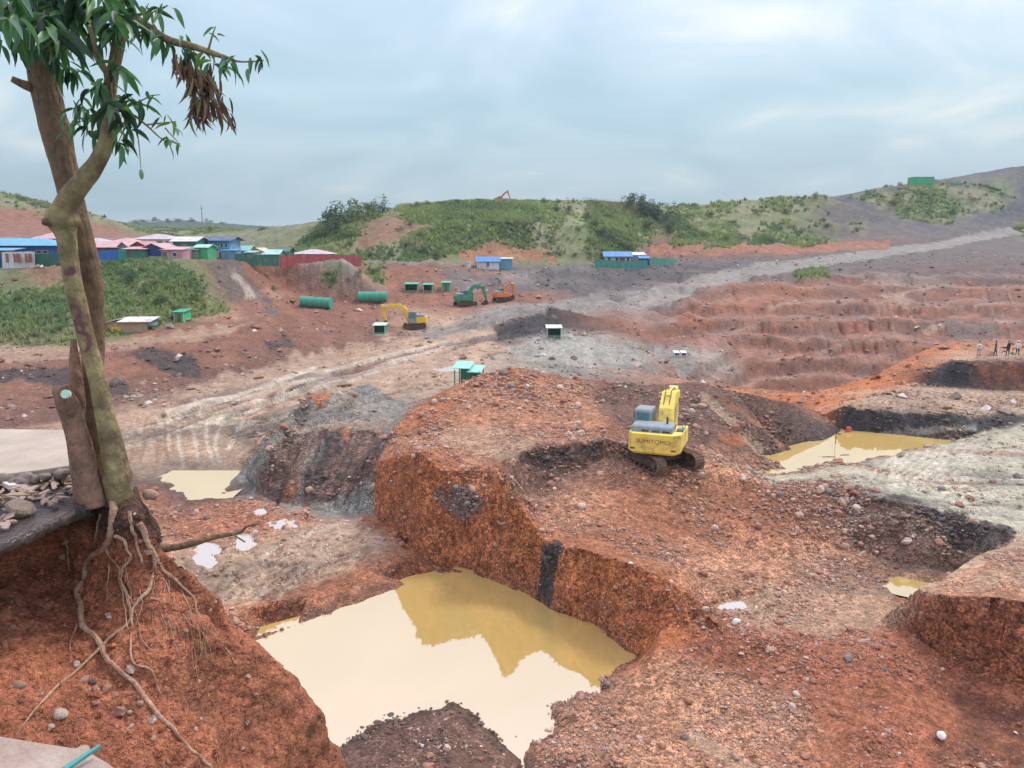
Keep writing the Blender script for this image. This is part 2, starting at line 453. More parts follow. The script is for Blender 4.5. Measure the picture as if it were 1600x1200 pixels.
# --- second pool, its dark wall, the step the people stand on
L('q', (1172, 737, -15.5), (1235, 735, -15.6), (1300, 722, -15.6), (1380, 708, -15.6), (1440, 698, -15.6), (1478, 688, -15.5))
L('k', (1195, 716, -15.6), (1240, 704, -15.65), (1290, 690, -15.65), (1318, 674, -15.6), (1345, 677, -15.65), (1400, 681, -15.6), (1478, 688, -15.5))
S('k', (1205, 728, -16.3), (1230, 720, -16.6), (1260, 718, -16.7), (1300, 706, -16.8), (1330, 690, -16.7), (1350, 700, -16.7), (1380, 692, -16.7), (1420, 690, -16.5), (1330, 712, -16.5))
L('k', (1478, 688, -15.5), (1525, 681, -15.25), (1600, 656, 62.5))
L('kkkk', (1328, 631, 61.6), (1400, 640, 60.6), (1480, 648, 59.2), (1600, 650, 63.4))
S('s', (1300, 735, -15.0), (1450, 720, -14.75), (1540, 700, -14.7), (1590, 720, -14.45), (1500, 770, -14.15), (1380, 745, -14.4), (1590, 790, -14.35), (1220, 748, -14.6), (1590, 675, -14.75))
S('p', (1350, 621, 68), (1430, 612, 73), (1540, 625, 71), (1590, 632, 70))
L('kkee', (1448, 602, 78.2), (1500, 605, 77.5), (1560, 609, 76.6), (1600, 612, 76))
L('kkee', (1470, 574, 79.2), (1492, 562, 79.2), (1560, 565, 77.6), (1600, 567, 77.0))
S('p', (1530, 558, 86), (1590, 556, 87))
ob = L('O', (1400, 568, 88), (1440, 547, 93), (1482, 534, 97), (1600, 537, 97))
back('m', ob, 22, -13)
rp_ = L('O', (1200, 619, 80), (1250, 613, 81.5), (1310, 603, 83.5), (1380, 580, 86.5), (1400, 568, 88))
back('m', rp_, 24, -11)
S('O', (1320, 628, 71), (1400, 600, 79), (1440, 580, 85), (1300, 645, 66), (1240, 640, 70))
# --- terraced red face on the right
L('m', (1120, 606, 108), (1200, 614, 122), (1300, 601, 127), (1400, 562, 132), (1500, 530, 142), (1600, 530, 144))
def bench(c, *pp, w=5.0):
    ids = L(c, *pp)
    for i in ids:
        x, y, z = PTS[i]; r = math.hypot(x, y)
        addp((x * (1 + w / r), y * (1 + w / r), z + .15), 'm')
bench('e', (1200, 566, 134), (1350, 532, 144), (1512, 501, 158), (1600, 500, 160))
bench('e', (1100, 521, 147), (1200, 506, 154), (1300, 496, 160), (1400, 483, 168), (1510, 478, 172), (1600, 464, 182))
bench('e', (1212, 477, 172), (1280, 472, 177), (1355, 461, 188), (1455, 455, 196), (1600, 440, 206))
# --- middle distance: pale haul flat, dark rock bank, grey knob, road
S('m', (1150, 545, 134), (1060, 578, 112), (1100, 600, 106), (950, 500, 141), (1000, 523, 134), (1080, 500, 152), (1150, 470, 172), (1040, 520, 140))
L('G', (960, 562, 112), (1010, 562, 114), (1060, 557, 117), (1105, 553, 120))
S('g', (1000, 572, 110), (1060, 570, 113.5))
L('kkk', (768, 507, 132), (820, 491, 136), (862, 482, 140))
L('kkk', (775, 531, 123), (815, 525, 127), (868, 510, 134))
L('G', (836, 530, 116), (866, 526, 117), (892, 526, 117), (925, 540, 115))
L('g', (828, 560, 107), (880, 568, 105), (935, 568, 107))
S('p', (700, 530, -16.0), (760, 545, -16.0), (800, 548, 114), (720, 580, -15.9), (660, 580, -15.9), (760, 520, 130), (640, 516, -16.4), (700, 506, 141), (600, 560, -15.8))
S('d', (860, 475, 148), (950, 468, 158), (1000, 455, 176), (780, 480, 146), (900, 490, 146))
L('x', (940, 480, 160), (1000, 481, 164), (1050, 474, 171), (1115, 442, 200), (1200, 428, 218), (1300, 414, 232), (1400, 400, 258), (1500, 384, 292), (1600, 368, 335))
L('x', (1000, 452, 182), (1060, 440, 200), (1130, 420, 232), (1200, 408, 258), (1290, 401, 270), (1380, 389, 288), (1500, 371, 322), (1600, 353, 352))
S('e', (1050, 482, 162), (1150, 440, 200), (1230, 436, 206), (1330, 432, 212), (1450, 415, 226), (1590, 408, 232))
# --- dark bank below the blue-roofed house
L('x', (760, 425, 205), (820, 421, 215), (950, 416, 236), (1100, 413, 246), (1180, 411, 250))
L('x', (760, 440, 185), (830, 455, 176), (900, 452, 180), (1000, 444, 195), (1130, 419, 233))
S('d', (720, 440, 180), (860, 440, 190))
# --- grey mound in the middle left
mt = L('ggoggg', (415, 700, 49.5), (450, 650, 52.5), (492, 613, 56), (530, 612, 59), (580, 599, 61), (636, 634, 57))
back('p', mt[1:5], 14, -4.4)
L('g', (372, 742, 51.5), (395, 772, 48.6), (470, 792, 46.4), (560, 806, 45.4), (585, 802, 45.2))
S('g', (470, 690, 51.0), (540, 690, 50.8), (590, 660, 52.5), (450, 730, 49), (550, 740, 48.0))
L('geeg', (470, 668, 52.3), (520, 676, 51.6), (570, 672, 51.6), (600, 668, 51.8))
# --- mud flat on the left, third pool
S('p', (130, 660, -15.1), (210, 652, -15.1), (300, 645, -15.1), (400, 632, -15.15), (470, 600, -15.4), (560, 575, -15.6), (350, 610, -15.5))
L('p', (190, 668, -15.2), (280, 665, -15.2), (360, 660, -15.25), (420, 652, -15.4))
L('p', (170, 728, -16.3), (280, 727, -16.38), (360, 726, -16.38), (385, 728, -16.3))
S('p', (240, 745, -16.4), (330, 745, -16.75), (330, 770, -16.7), (355, 745, -16.7))
L('e', (215, 755, -16.3), (262, 762, -16.38), (290, 785, -16.38), (330, 778, -16.4), (355, 768, -16.38), (385, 748, -16.36))
S('r', (240, 800, -15.9), (300, 810, -15.9), (380, 790, -16.0), (280, 840, -15.95), (440, 815, -16.05))
# --- heaps on the left
L('e', (0, 670, -15.3), (110, 652, -15.2), (200, 622, -15.3), (330, 590, -15.6), (430, 570, -15.8), (500, 552, -15.95), (570, 531, -16.1), (612, 521, -16.25))
L('emmmmm', (0, 562, 91), (150, 548, 95), (290, 538, 98), (350, 528, 103), (410, 503, 116), (455, 487, 134))
S('m', (0, 610, 76), (100, 600, 80), (200, 580, 87), (60, 580, 84), (350, 560, 94), (450, 535, 109), (520, 515, 127))
S('m', (458, 482, 144), (520, 482, 145), (555, 474, 153), (610, 473, 154), (490, 500, 135), (580, 495, 143))
L('m', (620, 462, 168), (645, 457, 172), (710, 456, 173), (745, 462, 170))
S('m', (640, 475, 160), (720, 480, 157), (745, 479, 156), (790, 473, 161), (830, 462, 168))
S('m', (610, 440, 178), (680, 435, 182))
# --- green slope under the houses
L('pvvvp', (0, 544, 100), (100, 527, 103), (200, 522, 106), (270, 504, 111), (330, 490, 119))
S('m', (370, 470, 130), (410, 445, 143), (450, 450, 155), (560, 445, 170), (350, 505, 113), (240, 515, 107), (120, 535, 100))
L('vvvvmm', (0, 424, 121), (110, 413, 124), (200, 410, 127), (300, 405, 132), (380, 406, 143), (440, 410, 157))
L('m', (440, 410, 157), (560, 412, 186), (650, 414, 192), (740, 421, 200))
S('v', (50, 480, 111), (150, 470, 114), (250, 450, 120), (50, 510, 105), (320, 440, 125))
X('d', (-70, 135, -4.0), (-50, 150, -4.0), (-35, 160, -4.0), (-90, 160, -3.6), (-120, 135, -4.0), (-60, 190, -3.5), (-20, 195, -5.3), (-100, 200, -2.5))
# --- main green hill
L('vvvvv', (565, 405, 204), (650, 409, 208), (740, 405, 222), (860, 409, 236), (1000, 411, 246))
rg = L('v', (440, 397, 222), (475, 375, 232), (510, 350, 244), (560, 336, 258), (600, 335, 266), (640, 322, 272), (700, 317, 277), (760, 314, 282), (830, 315, 287), (900, 315, 292), (1000, 319, 302), (1050, 326, 308), (1066, 345, 305))
back('v', rg, 70, 1.0)
S('v', (480, 396, 208), (560, 380, 217), (650, 360, 232), (760, 350, 243), (860, 350, 253), (960, 360, 262), (1000, 388, 256), (640, 385, 217), (800, 380, 240), (900, 385, 246))
# --- right hills
L('eee', (1012, 382, 266), (1200, 383, 292), (1390, 377, 302))
L('eee', (1012, 398, 258), (1200, 396, 276), (1380, 388, 291))
r1 = L('v', (1070, 322, 352), (1150, 313, 352), (1230, 308, 352), (1282, 306, 352))
back('v', r1, 80, .5)
S('v', (1070, 350, 322), (1180, 345, 322), (1290, 342, 325), (1100, 374, 302), (1250, 372, 312))
r2 = L('zzzzz', (1300, 312, 372), (1350, 299, 378), (1430, 286, 384), (1510, 268, 390), (1580, 258, 394), (1620, 259, 396), (1700, 262, 396))
back('z', r2, 120, 2)
S('zxzzzzxx', (1400, 345, 348), (1310, 350, 332), (1540, 340, 352), (1590, 330, 366), (1450, 310, 368), (1560, 295, 378), (1350, 370, 312), (1480, 355, 335))
# --- far left hill, village ground, far ridge
r3 = L('vvvvv', (0, 300, 345), (80, 318, 345), (160, 340, 348), (205, 354, 352), (260, 372, 345))
back('v', r3, 150, 0)
S('d', (0, 386, 262), (150, 386, 252), (300, 384, 290), (400, 386, 300))
S('m', (0, 345, 310), (80, 355, 305), (160, 368, 300))
L('f', (150, 350, 900), (200, 347, 900), (280, 343, 900), (350, 349, 900), (420, 351, 940), (480, 359, 950), (560, 364, 960))
L('f', (255, 365, 560), (320, 360, 560), (390, 362, 540), (440, 372, 520))
X('v', (-400, 450, -3), (-200, 430, -6), (-60, 430, -4), (0, 480, 8), (200, 560, 15), (400, 600, 25), (-900, 900, 20), (600, 1000, 10), (1200, 900, 10), (-1500, 3500, 0), (0, 3500, 0), (1500, 3500, 0), (3500, 3500, 0), (-3500, 3500, 0), (3500, 0, 0), (-3500, 0, 0), (0, 900, 5), (300, 900, 5), (-300, 1200, 0), (500, 300, 20), (-500, 200, 0), (120, 60, -15), (-110, 50, -15))

def build_tin():
    vs = [Vector((p[0], p[1])) for p in PTS]
    ov, oe, of, src, _, _ = geometry.delaunay_2d_cdt(vs, EDG, [], 0, 1e-3, True)
    z = np.zeros(len(ov)); col = np.zeros((len(ov), 5))
    P = np.array(PTS)
    for i, s in enumerate(src):
        if s:
            j = s[0]
            t = SOIL[TAGS[j]]
            z[i] = P[j, 2]; col[i] = (*t[0], t[1], t[2])
        else:
            d = np.hypot(P[:, 0] - ov[i].x, P[:, 1] - ov[i].y); k = np.argsort(d)[:3]; w = 1 / (d[k] + 1e-6); w /= w.sum()
            z[i] = (P[k, 2] * w).sum()
            print('CROSS', ov[i].x, ov[i].y, [TAGS[q] for q in k], P[k].round(1).tolist())
            for a, b in zip(k, w):
                t = SOIL[TAGS[a]]; col[i] += b * np.array((*t[0], t[1], t[2]))
    return np.array([(v.x, v.y) for v in ov]), z, col, np.array(of)
TV, TZ, TC, TF = build_tin()

def tin_eval(x, y):
    """height and soil of the control surface at plan points (any shape, flattened)"""
    r = np.hypot(x, y)
    order = np.argsort(r); rs = r[order]; xs, ys = x[order], y[order]
    z = np.full(len(x), -16.0); c = np.zeros((len(x), 5)); c[:] = (*SOIL['m'][0], .2, 0)
    tr = np.hypot(TV[:, 0], TV[:, 1])
    for a, b, d in TF:
        A, B, D = TV[a], TV[b], TV[d]
        den = (B[1] - D[1]) * (A[0] - D[0]) + (D[0] - B[0]) * (A[1] - D[1])
        if abs(den) < 1e-9: continue
        rmax = max(tr[a], tr[b], tr[d])
        rmin = rmax
        for p, q in ((A, B), (B, D), (D, A)):
            e = q - p; t = np.clip(-(p @ e) / (e @ e + 1e-12), 0, 1); rmin = min(rmin, np.hypot(*(p + t * e)))
        i0, i1 = np.searchsorted(rs, rmin - 1e-3), np.searchsorted(rs, rmax + 1e-3)
        if i0 >= i1: continue
        px, py = xs[i0:i1], ys[i0:i1]
        w0 = ((B[1] - D[1]) * (px - D[0]) + (D[0] - B[0]) * (py - D[1])) / den
        w1 = ((D[1] - A[1]) * (px - D[0]) + (A[0] - D[0]) * (py - D[1])) / den
        w2 = 1 - w0 - w1
        m = np.nonzero((w0 >= -1e-6) & (w1 >= -1e-6) & (w2 >= -1e-6))[0]
        if len(m) == 0: continue
        k = order[i0:i1][m]
        z[k] = w0[m] * TZ[a] + w1[m] * TZ[b] + w2[m] * TZ[d]
        c[k] = w0[m, None] * TC[a] + w1[m, None] * TC[b] + w2[m, None] * TC[d]
    return z, c

# the sheet: rows at growing distance, columns by bearing, so pieces stay about equally fine everywhere
NA = 820
rows = np.concatenate([np.geomspace(9, 19, 14, endpoint=False), np.geomspace(19, 70, 430, endpoint=False), np.geomspace(70, 440, 300, endpoint=False), np.geomspace(440, 3400, 30)])
NR = len(rows)
ang = np.linspace(R(-43), R(43), NA)
GR, GA = np.meshgrid(rows, ang, indexing='ij')
gx, gy = (GR * np.sin(GA)).ravel(), (GR * np.cos(GA)).ravel()
gr = GR.ravel()
amp = np.clip(gr / 40.0, .35, 6)
wxn = fbm(gx / (2.2 * amp), gy / (2.2 * amp), octv=4, seed=3)
wyn = fbm(gx / (2.2 * amp), gy / (2.2 * amp), octv=4, seed=91)
wamp = np.where(gr < 75, .42, .42 + (gr - 75) * .009)
wx, wy = gx + wxn * wamp, gy + wyn * wamp
gz, gc = tin_eval(wx, wy)
# unevenness: metre-sized lumps, then finer
fa = np.where(gr < 70, 1.0, np.minimum(1 + (gr - 70) * .012, 5))
lump = fbm(gx / (3.0 * fa), gy / (3.0 * fa), octv=5, seed=21, gain=.55)
def project(x, y, z):
    f = y * CP - z * SP; u = y * SP + z * CP
    f = np.maximum(f, .05)
    return CX + F_PX * x / f, CY - F_PX * u / f
GU, GV = project(gx, gy, gz)

# a few ragged-edge fields, shared by every outline and band below
JIT = [fbm(gx / amp, gy / amp, gz / amp, octv=3, seed=5 + 50 * k) for k in range(6)]
GRIT = fbm(gx / (.42 * amp), gy / (.42 * amp), gz / (.42 * amp), octv=4, seed=444, gain=.62)
def inpoly(poly, d0=0, d1=1e9, fr=6.0, seed=5, soft=5.0):
    """0..1 mask of ground inside an outline traced on the photograph, ragged by noise"""
    ja, jb = JIT[seed % 6], JIT[(seed + 1) % 6]
    q = np.array(poly, float)
    pre = np.nonzero((GU > q[:, 0].min() - soft - 1.1 * fr) & (GU < q[:, 0].max() + soft + 1.1 * fr) & (GV > q[:, 1].min() - soft - 1.1 * fr) & (GV < q[:, 1].max() + soft + 1.1 * fr) & (gy > d0) & (gy < d1))[0]
    out = np.zeros(len(gx))
    if len(pre) == 0: return out
    u, v = GU[pre] + ja[pre] * fr, GV[pre] + jb[pre] * fr
    p = np.array(poly, float)
    x0, y0 = p.min(0) - soft; x1, y1 = p.max(0) + soft
    sel = np.nonzero((u > x0) & (u < x1) & (v > y0) & (v < y1))[0]
    if len(sel) == 0: return out
    uu, vv = u[sel], v[sel]
    sel = pre[sel]
    inside = np.zeros(len(sel), bool); dist = np.full(len(sel), 1e9)
    n = len(p)
    for i in range(n):
        ax, ay = p[i]; bx, by = p[(i + 1) % n]
        cond = ((ay > vv) != (by > vv)) & (uu < (bx - ax) * (vv - ay) / (by - ay + 1e-12) + ax)
        inside ^= cond
        ex, ey = bx - ax, by - ay
        t = np.clip(((uu - ax) * ex + (vv - ay) * ey) / (ex * ex + ey * ey + 1e-9), 0, 1)
        dist = np.minimum(dist, np.hypot(uu - ax - t * ex, vv - ay - t * ey))
    sd = np.where(inside, dist, -dist)
    out[sel] = np.clip(.5 + sd / (2 * soft), 0, 1)
    return out
def paint(code, poly, d0=0, d1=1e9, k=1.0, fr=6.0, soft=5.0, seed=5, stone=None):
    m = inpoly(poly, d0, d1, fr, seed, soft * 1.3)
    m = (np.clip((m - .5 + GRIT * .75 * (m > 0) * (m < 1)) * 3.2 + .5, 0, 1) * np.clip(k + GRIT * .25, 0, 1) * (m > 0))[:, None]
    t = SOIL[code]
    gc[:] = gc * (1 - m) + m * np.array((*t[0], t[1] if stone is None else stone, t[2]))
    return m[:, 0]
def stroke(code, pts, w, d0=0, d1=1e9, k=.8, dz=0.0, fr=3.0, seed=9):
    """band of ground along a traced line (ruts, gullies, streaks)"""
    global gz
    q = np.array(pts, float); e_ = w + 1.1 * fr
    pre = np.nonzero((GU > q[:, 0].min() - e_) & (GU < q[:, 0].max() + e_) & (GV > q[:, 1].min() - e_) & (GV < q[:, 1].max() + e_) & (gy > d0) & (gy < d1))[0]
    u, v = GU[pre] + JIT[seed % 6][pre] * fr, GV[pre] + JIT[(seed + 2) % 6][pre] * fr * .5
    out = np.zeros(len(pre))
    for (ax, ay), (bx, by) in zip(pts[:-1], pts[1:]):
        sel = np.nonzero((u > min(ax, bx) - w) & (u < max(ax, bx) + w) & (v > min(ay, by) - w) & (v < max(ay, by) + w))[0]
        if len(sel) == 0: continue
        ex, ey = bx - ax, by - ay
        t = np.clip(((u[sel] - ax) * ex + (v[sel] - ay) * ey) / (ex * ex + ey * ey + 1e-9), 0, 1)
        d = np.hypot(u[sel] - ax - t * ex, v[sel] - ay - t * ey)
        out[sel] = np.maximum(out[sel], np.clip(1 - d / w, 0, 1))
    if code:
        t = SOIL[code]; m = (np.clip(out * 2 + GRIT[pre] * .8 * (out > 0), 0, 1) * k)[:, None]
        gc[pre] = gc[pre] * (1 - m) + m * np.array((*t[0], t[1] * .3, t[2]))
    if dz: gz[pre] += dz * out * out * (3 - 2 * out)
    return out

# ------------------------------------------------------------------ where each kind of ground lies
tone = fbm(gx / (7 * fa), gy / (7 * fa), gz / 3, octv=4, seed=61)
gc[:, :3] *= (1 + .16 * tone)[:, None]
# left middle
paint('k', [(195, 548), (245, 543), (300, 558), (318, 590), (270, 588), (225, 566)], 60, 130, .85)
paint('k', [(-50, 580), (60, 572), (130, 578), (200, 600), (205, 622), (160, 616), (60, 596), (-50, 600)], 60, 100, .8)
paint('k', [(412, 533), (445, 530), (455, 545), (425, 548)], 90, 130, .7)
paint('p', [(-50, 552), (200, 528), (330, 512), (420, 500), (300, 533), (100, 556), (-50, 570)], 80, 130, .6)
paint('x', [(320, 405), (372, 408), (420, 470), (440, 500), (360, 470)], 110, 170, .75)
paint('w', [(360, 420), (378, 430), (400, 462), (385, 462)], 110, 170, .5)
paint('v', [(-350, 430), (20, 440), (165, 410), (260, 412), (320, 440), (360, 488), (280, 505), (215, 520), (90, 532), (-350, 548)], 95, 140, .8, fr=14, soft=9)
paint('v', [(505, 412), (530, 412), (525, 450), (515, 450)], 120, 200, .6)
paint('v', [(570, 412), (600, 412), (598, 446), (585, 440)], 120, 200, .6)
paint('x', [(685, 418), (740, 418), (745, 450), (700, 447)], 120, 210, .8)
paint('m', [(20, 412), (110, 414), (150, 440), (60, 445)], 90, 140, .7)
# mud flat and its ruts
paint('p', [(190, 655), (330, 596), (480, 556), (640, 525), (760, 535), (720, 575), (600, 590), (470, 620), (430, 650), (200, 690)], 55, 150, .75, fr=10, soft=14)
for k in range(30):
    a = RNG.uniform(0, 1); b = RNG.uniform(0, 1)
    x0 = 170 + 120 * a; y0 = 690 - 70 * a + 25 * b
    x1 = 560 + 150 * b; y1 = 592 - 55 * b - 10 * a
    stroke(['w', 'e', 'p', 'x', 'w', 'e'][k % 6], [(x0, y0), ((x0 + x1) / 2, (y0 + y1) / 2 + RNG.uniform(-10, 4)), (x1, y1)], RNG.uniform(2.0, 4.5), 55, 140, .55, dz=[.12, -.22, .1, -.25][k % 4], seed=100 + k)
for pts in ([(282, 645), (280, 690), (286, 726)], [(318, 645), (325, 690), (332, 722)], [(345, 655), (338, 695), (342, 720)], [(380, 655), (360, 700)], [(300, 660), (310, 720)], [(262, 655), (268, 720)]):
    stroke('w', pts, 4.5, 48, 75, .55, dz=-.07, fr=2.5)
for k in range(5):
    x0 = 215 + 14 * k
    stroke('r', [(x0, 655), (x0 + RNG.uniform(-14, 14), 722)], 3.5, 48, 75, .4, dz=-.06, fr=3)
# curving wheel ruts pressed into the soft flats
for k in range(16):
    x0, y0 = RNG.uniform(215, 420), RNG.uniform(650, 690); cv = RNG.uniform(-14, 10); x1, y1 = x0 + RNG.uniform(120, 260), y0 - RNG.uniform(30, 85)
    for off in (0, RNG.uniform(5, 8)):
        stroke('ewxp'[k % 4], [(x0 + off, y0 + off * .6), ((x0 * 2 + x1) / 3, (y0 * 2 + y1) / 3 + cv + off * .6), ((x0 + 2 * x1) / 3, (y0 + 2 * y1) / 3 + cv + off * .4), (x1, y1 + off * .3)], 2.2, 52, 140, .6, dz=-.16, fr=2.5, seed=600 + k)
for k in range(12):
    x0, y0 = RNG.uniform(330, 420), RNG.uniform(925, 955); x1, y1 = RNG.uniform(480, 575), RNG.uniform(815, 880); cv = RNG.uniform(-18, 4)
    for off in (0, RNG.uniform(8, 12)):
        stroke('rwep'[k % 4], [(x0, y0 + off), ((x0 * 2 + x1) / 3, (y0 * 2 + y1) / 3 + cv + off), ((x0 + 2 * x1) / 3, (y0 + 2 * y1) / 3 + cv + off * .8), (x1, y1 + off * .6)], 3.5, 33, 48, .55, dz=-.07, fr=3, seed=620 + k)
for k in range(14):
    x0, y0 = RNG.uniform(640, 760), RNG.uniform(520, 560); 
    stroke('exp'[k % 3], [(x0, y0), (x0 + 60, y0 - 14 + RNG.uniform(-4, 4)), (x0 + 150, y0 - 34)], 2.0, 95, 160, .55, dz=-.2, fr=2, seed=640 + k)
# grey mound: streaks of brown and black
paint('g', [(370, 742), (415, 690), (490, 612), (585, 598), (640, 632), (600, 700), (588, 806), (470, 796), (395, 775)], 40, 75, .8, fr=5)
paint('o', [(478, 618), (500, 608), (520, 618), (500, 634)], 40, 75, .85, fr=3, soft=3)
paint('e', [(450, 672), (600, 668), (592, 720), (560, 770), (480, 790), (400, 780), (400, 740), (430, 700)], 40, 75, .8)
paint('k', [(500, 676), (535, 676), (528, 700), (500, 735), (480, 770), (466, 768), (490, 710)], 40, 75, .8)
paint('k', [(470, 630), (490, 618), (480, 650), (455, 690), (440, 700)], 40, 75, .5)
paint('o', [(440, 755), (468, 745), (465, 775), (438, 782)], 40, 75, .55)
paint('o', [(532, 670), (550, 665), (556, 680), (538, 688)], 40, 75, .8, soft=3)
paint('p', [(455, 664), (610, 655), (600, 672), (455, 674)], 40, 75, .6, soft=4)
for k in range(16):
    x0 = RNG.uniform(440, 600)
    stroke(['k', 'g', 'e', 'k'][k % 4], [(x0, 685 + RNG.uniform(-15, 10)), (x0 - RNG.uniform(20, 60), 790)], 3.5, 42, 60, .4, dz=-.1, fr=7, seed=30 + k)
# land left of the pool
paint('p', [(280, 880), (420, 845), (545, 812), (600, 840), (560, 880), (470, 900), (370, 950), (320, 930)], 30, 50, .65, fr=14, soft=16)
for k in range(22):
    a = k / 22
    stroke(['w', 'r', 'p'][k % 3], [(330 + 20 * a, 960 - 60 * a), (420 + 40 * a, 890 - 55 * a), (560, 850 - 40 * a)], 4, 30, 50, .4, dz=[-.10, .07, -.06][k % 3], fr=6, seed=130 + k)
stroke('p', [(395, 870), (415, 890), (395, 915), (365, 935)], 8, 30, 50, .6, dz=-.12, fr=2)
stroke('p', [(340, 880), (345, 900), (330, 920)], 8, 30, 50, .6, dz=-.12, fr=2)
# red cut wall
paint('o', [(585, 720), (655, 700), (690, 735), (715, 790), (780, 740), (800, 790), (850, 850), (1000, 880), (1075, 930), (1100, 1000), (990, 1025), (735, 900), (585, 802)], 28, 47, .95, fr=4)
paint('R', [(600, 780), (740, 830), (850, 890), (1000, 960), (990, 1018), (735, 894), (600, 812)], 28, 47, .45, fr=12, soft=16)
paint('k', [(846, 846), (874, 842), (880, 850), (868, 900), (862, 950), (832, 940), (846, 900)], 28, 45, .95, fr=3, soft=3)
paint('x', [(672, 770), (715, 752), (760, 775), (745, 800), (728, 812), (700, 800)], 28, 50, .85, fr=4, stone=1.4)
paint('b', [(785, 715), (950, 686), (950, 716), (860, 752), (800, 782)], 35, 50, .8, fr=6)
paint('k', [(810, 715), (905, 692), (945, 695), (940, 712), (840, 735)], 35, 50, .6, fr=6)
# heap tops
paint('q', [(640, 660), (760, 590), (900, 596), (960, 660), (860, 690), (720, 690)], 44, 62, .6, fr=20, soft=16)
paint('p', [(690, 690), (760, 655), (830, 690), (800, 720), (770, 715)], 40, 52, .5, fr=8, soft=8)
paint('o', [(625, 665), (680, 615), (720, 620), (680, 670), (630, 690)], 44, 60, .6, fr=8, soft=10)
paint('b', [(925, 612), (1000, 600), (1090, 596), (1150, 610), (1220, 628), (1285, 662), (1310, 690), (1200, 712), (1130, 700), (1085, 690), (1000, 670), (940, 650)], 44, 63, .8, fr=6)
stroke('p', [(1100, 620), (1150, 665), (1190, 705)], 9, 44, 63, .7, dz=-.2)
stroke('r', [(1130, 625), (1200, 670), (1225, 700)], 6, 44, 63, .5, dz=-.2)
paint('k', [(1220, 632), (1285, 662), (1310, 690), (1250, 702), (1215, 670)], 44, 63, .5)
paint('O', [(1125, 680), (1150, 668), (1165, 690), (1135, 702)], 44, 63, .5)
# second pool surroundings
paint('k', [(1318, 674), (1328, 634), (1400, 642), (1480, 652), (1600, 654), (1520, 684), (1430, 690)], 52, 70, .8, fr=3, soft=4)
paint('p', [(1330, 628), (1430, 605), (1600, 614), (1600, 650), (1480, 646)], 60, 80, .7, stone=1.0)
paint('k', [(1445, 603), (1470, 572), (1512, 566), (1515, 608)], 70, 85, .8, fr=3, soft=3)
paint('R', [(1515, 570), (1600, 570), (1600, 590), (1515, 582)], 70, 85, .6)
paint('s', [(1180, 745), (1300, 735), (1470, 690), (1600, 660), (2000, 660), (2000, 840), (1590, 826), (1500, 800), (1400, 772), (1290, 745)], 38, 66, .9, fr=5)
for k in range(44):
    y0 = RNG.uniform(690, 815); x0 = RNG.uniform(1290, 1470); a0 = RNG.uniform(-.02, .28) * (1 if k % 3 else -.7); ln = RNG.uniform(90, 300)
    stroke(['w', 'x', 's', 'w', 'r', 'g'][k % 6], [(x0, y0), (x0 + ln * .5, y0 + ln * .5 * a0 + RNG.uniform(-5, 5)), (x0 + ln, y0 + ln * a0 * .6)], RNG.uniform(2.5, 6), 38, 66, RNG.uniform(.3, .6), dz=[.06, -.10, .05, -.08][k % 4], fr=5, seed=170 + k)
for k in range(9):
    stroke('w', [(1400 + 16 * k, 712 - 2 * k), (1370 + 16 * k, 735), (1360 + 14 * k, 748)], 4, 38, 66, .6, dz=.1, fr=2, seed=210 + k)
# inner pit
paint('b', [(1300, 765), (1400, 780), (1500, 805), (1590, 832), (1490, 893), (1420, 885), (1330, 850)], 34, 44, .75, fr=5)
paint('k', [(1430, 790), (1510, 808), (1592, 833), (1545, 866), (1480, 850)], 34, 44, .75, fr=6)
paint('p', [(1120, 940), (1300, 900), (1400, 910), (1420, 980), (1300, 990), (1160, 975)], 28, 38, .6, fr=10, soft=10)
paint('q', [(1440, 918), (1600, 850), (2000, 850), (2000, 940), (1600, 940), (1500, 930)], 25, 38, .75, fr=4)
paint('p', [(1500, 905), (1600, 870), (2000, 870), (2000, 920), (1600, 925)], 25, 38, .45, fr=14, soft=10)
paint('R', [(1418, 985), (1433, 925), (1600, 946), (2000, 946), (2000, 1200), (1400, 1200), (1180, 1060), (1130, 1000), (1250, 1000), (1350, 1020)], 18, 33, .7, fr=12, soft=12)
paint('o', [(1000, 885), (1075, 930), (1100, 1010), (1000, 1020), (960, 960)], 27, 35, .5, soft=10)
stroke('p', [(1085, 1150), (1130, 1175), (1190, 1215)], 14, 18, 30, .7, dz=-.08)
# right face
for k in range(90):
    x0 = RNG.uniform(1080, 1600); y0 = RNG.uniform(430, 540); ln = RNG.uniform(20, 60)
    stroke(['m', 'R', 'e', 'x', 'p', 'm'][k % 6], [(x0, y0), (x0 + ln * .45, y0 + ln)], RNG.uniform(1.5, 3.5), 105, 250, .3, dz=[-.15, .1, -.2][k % 3], fr=4, seed=230 + k)
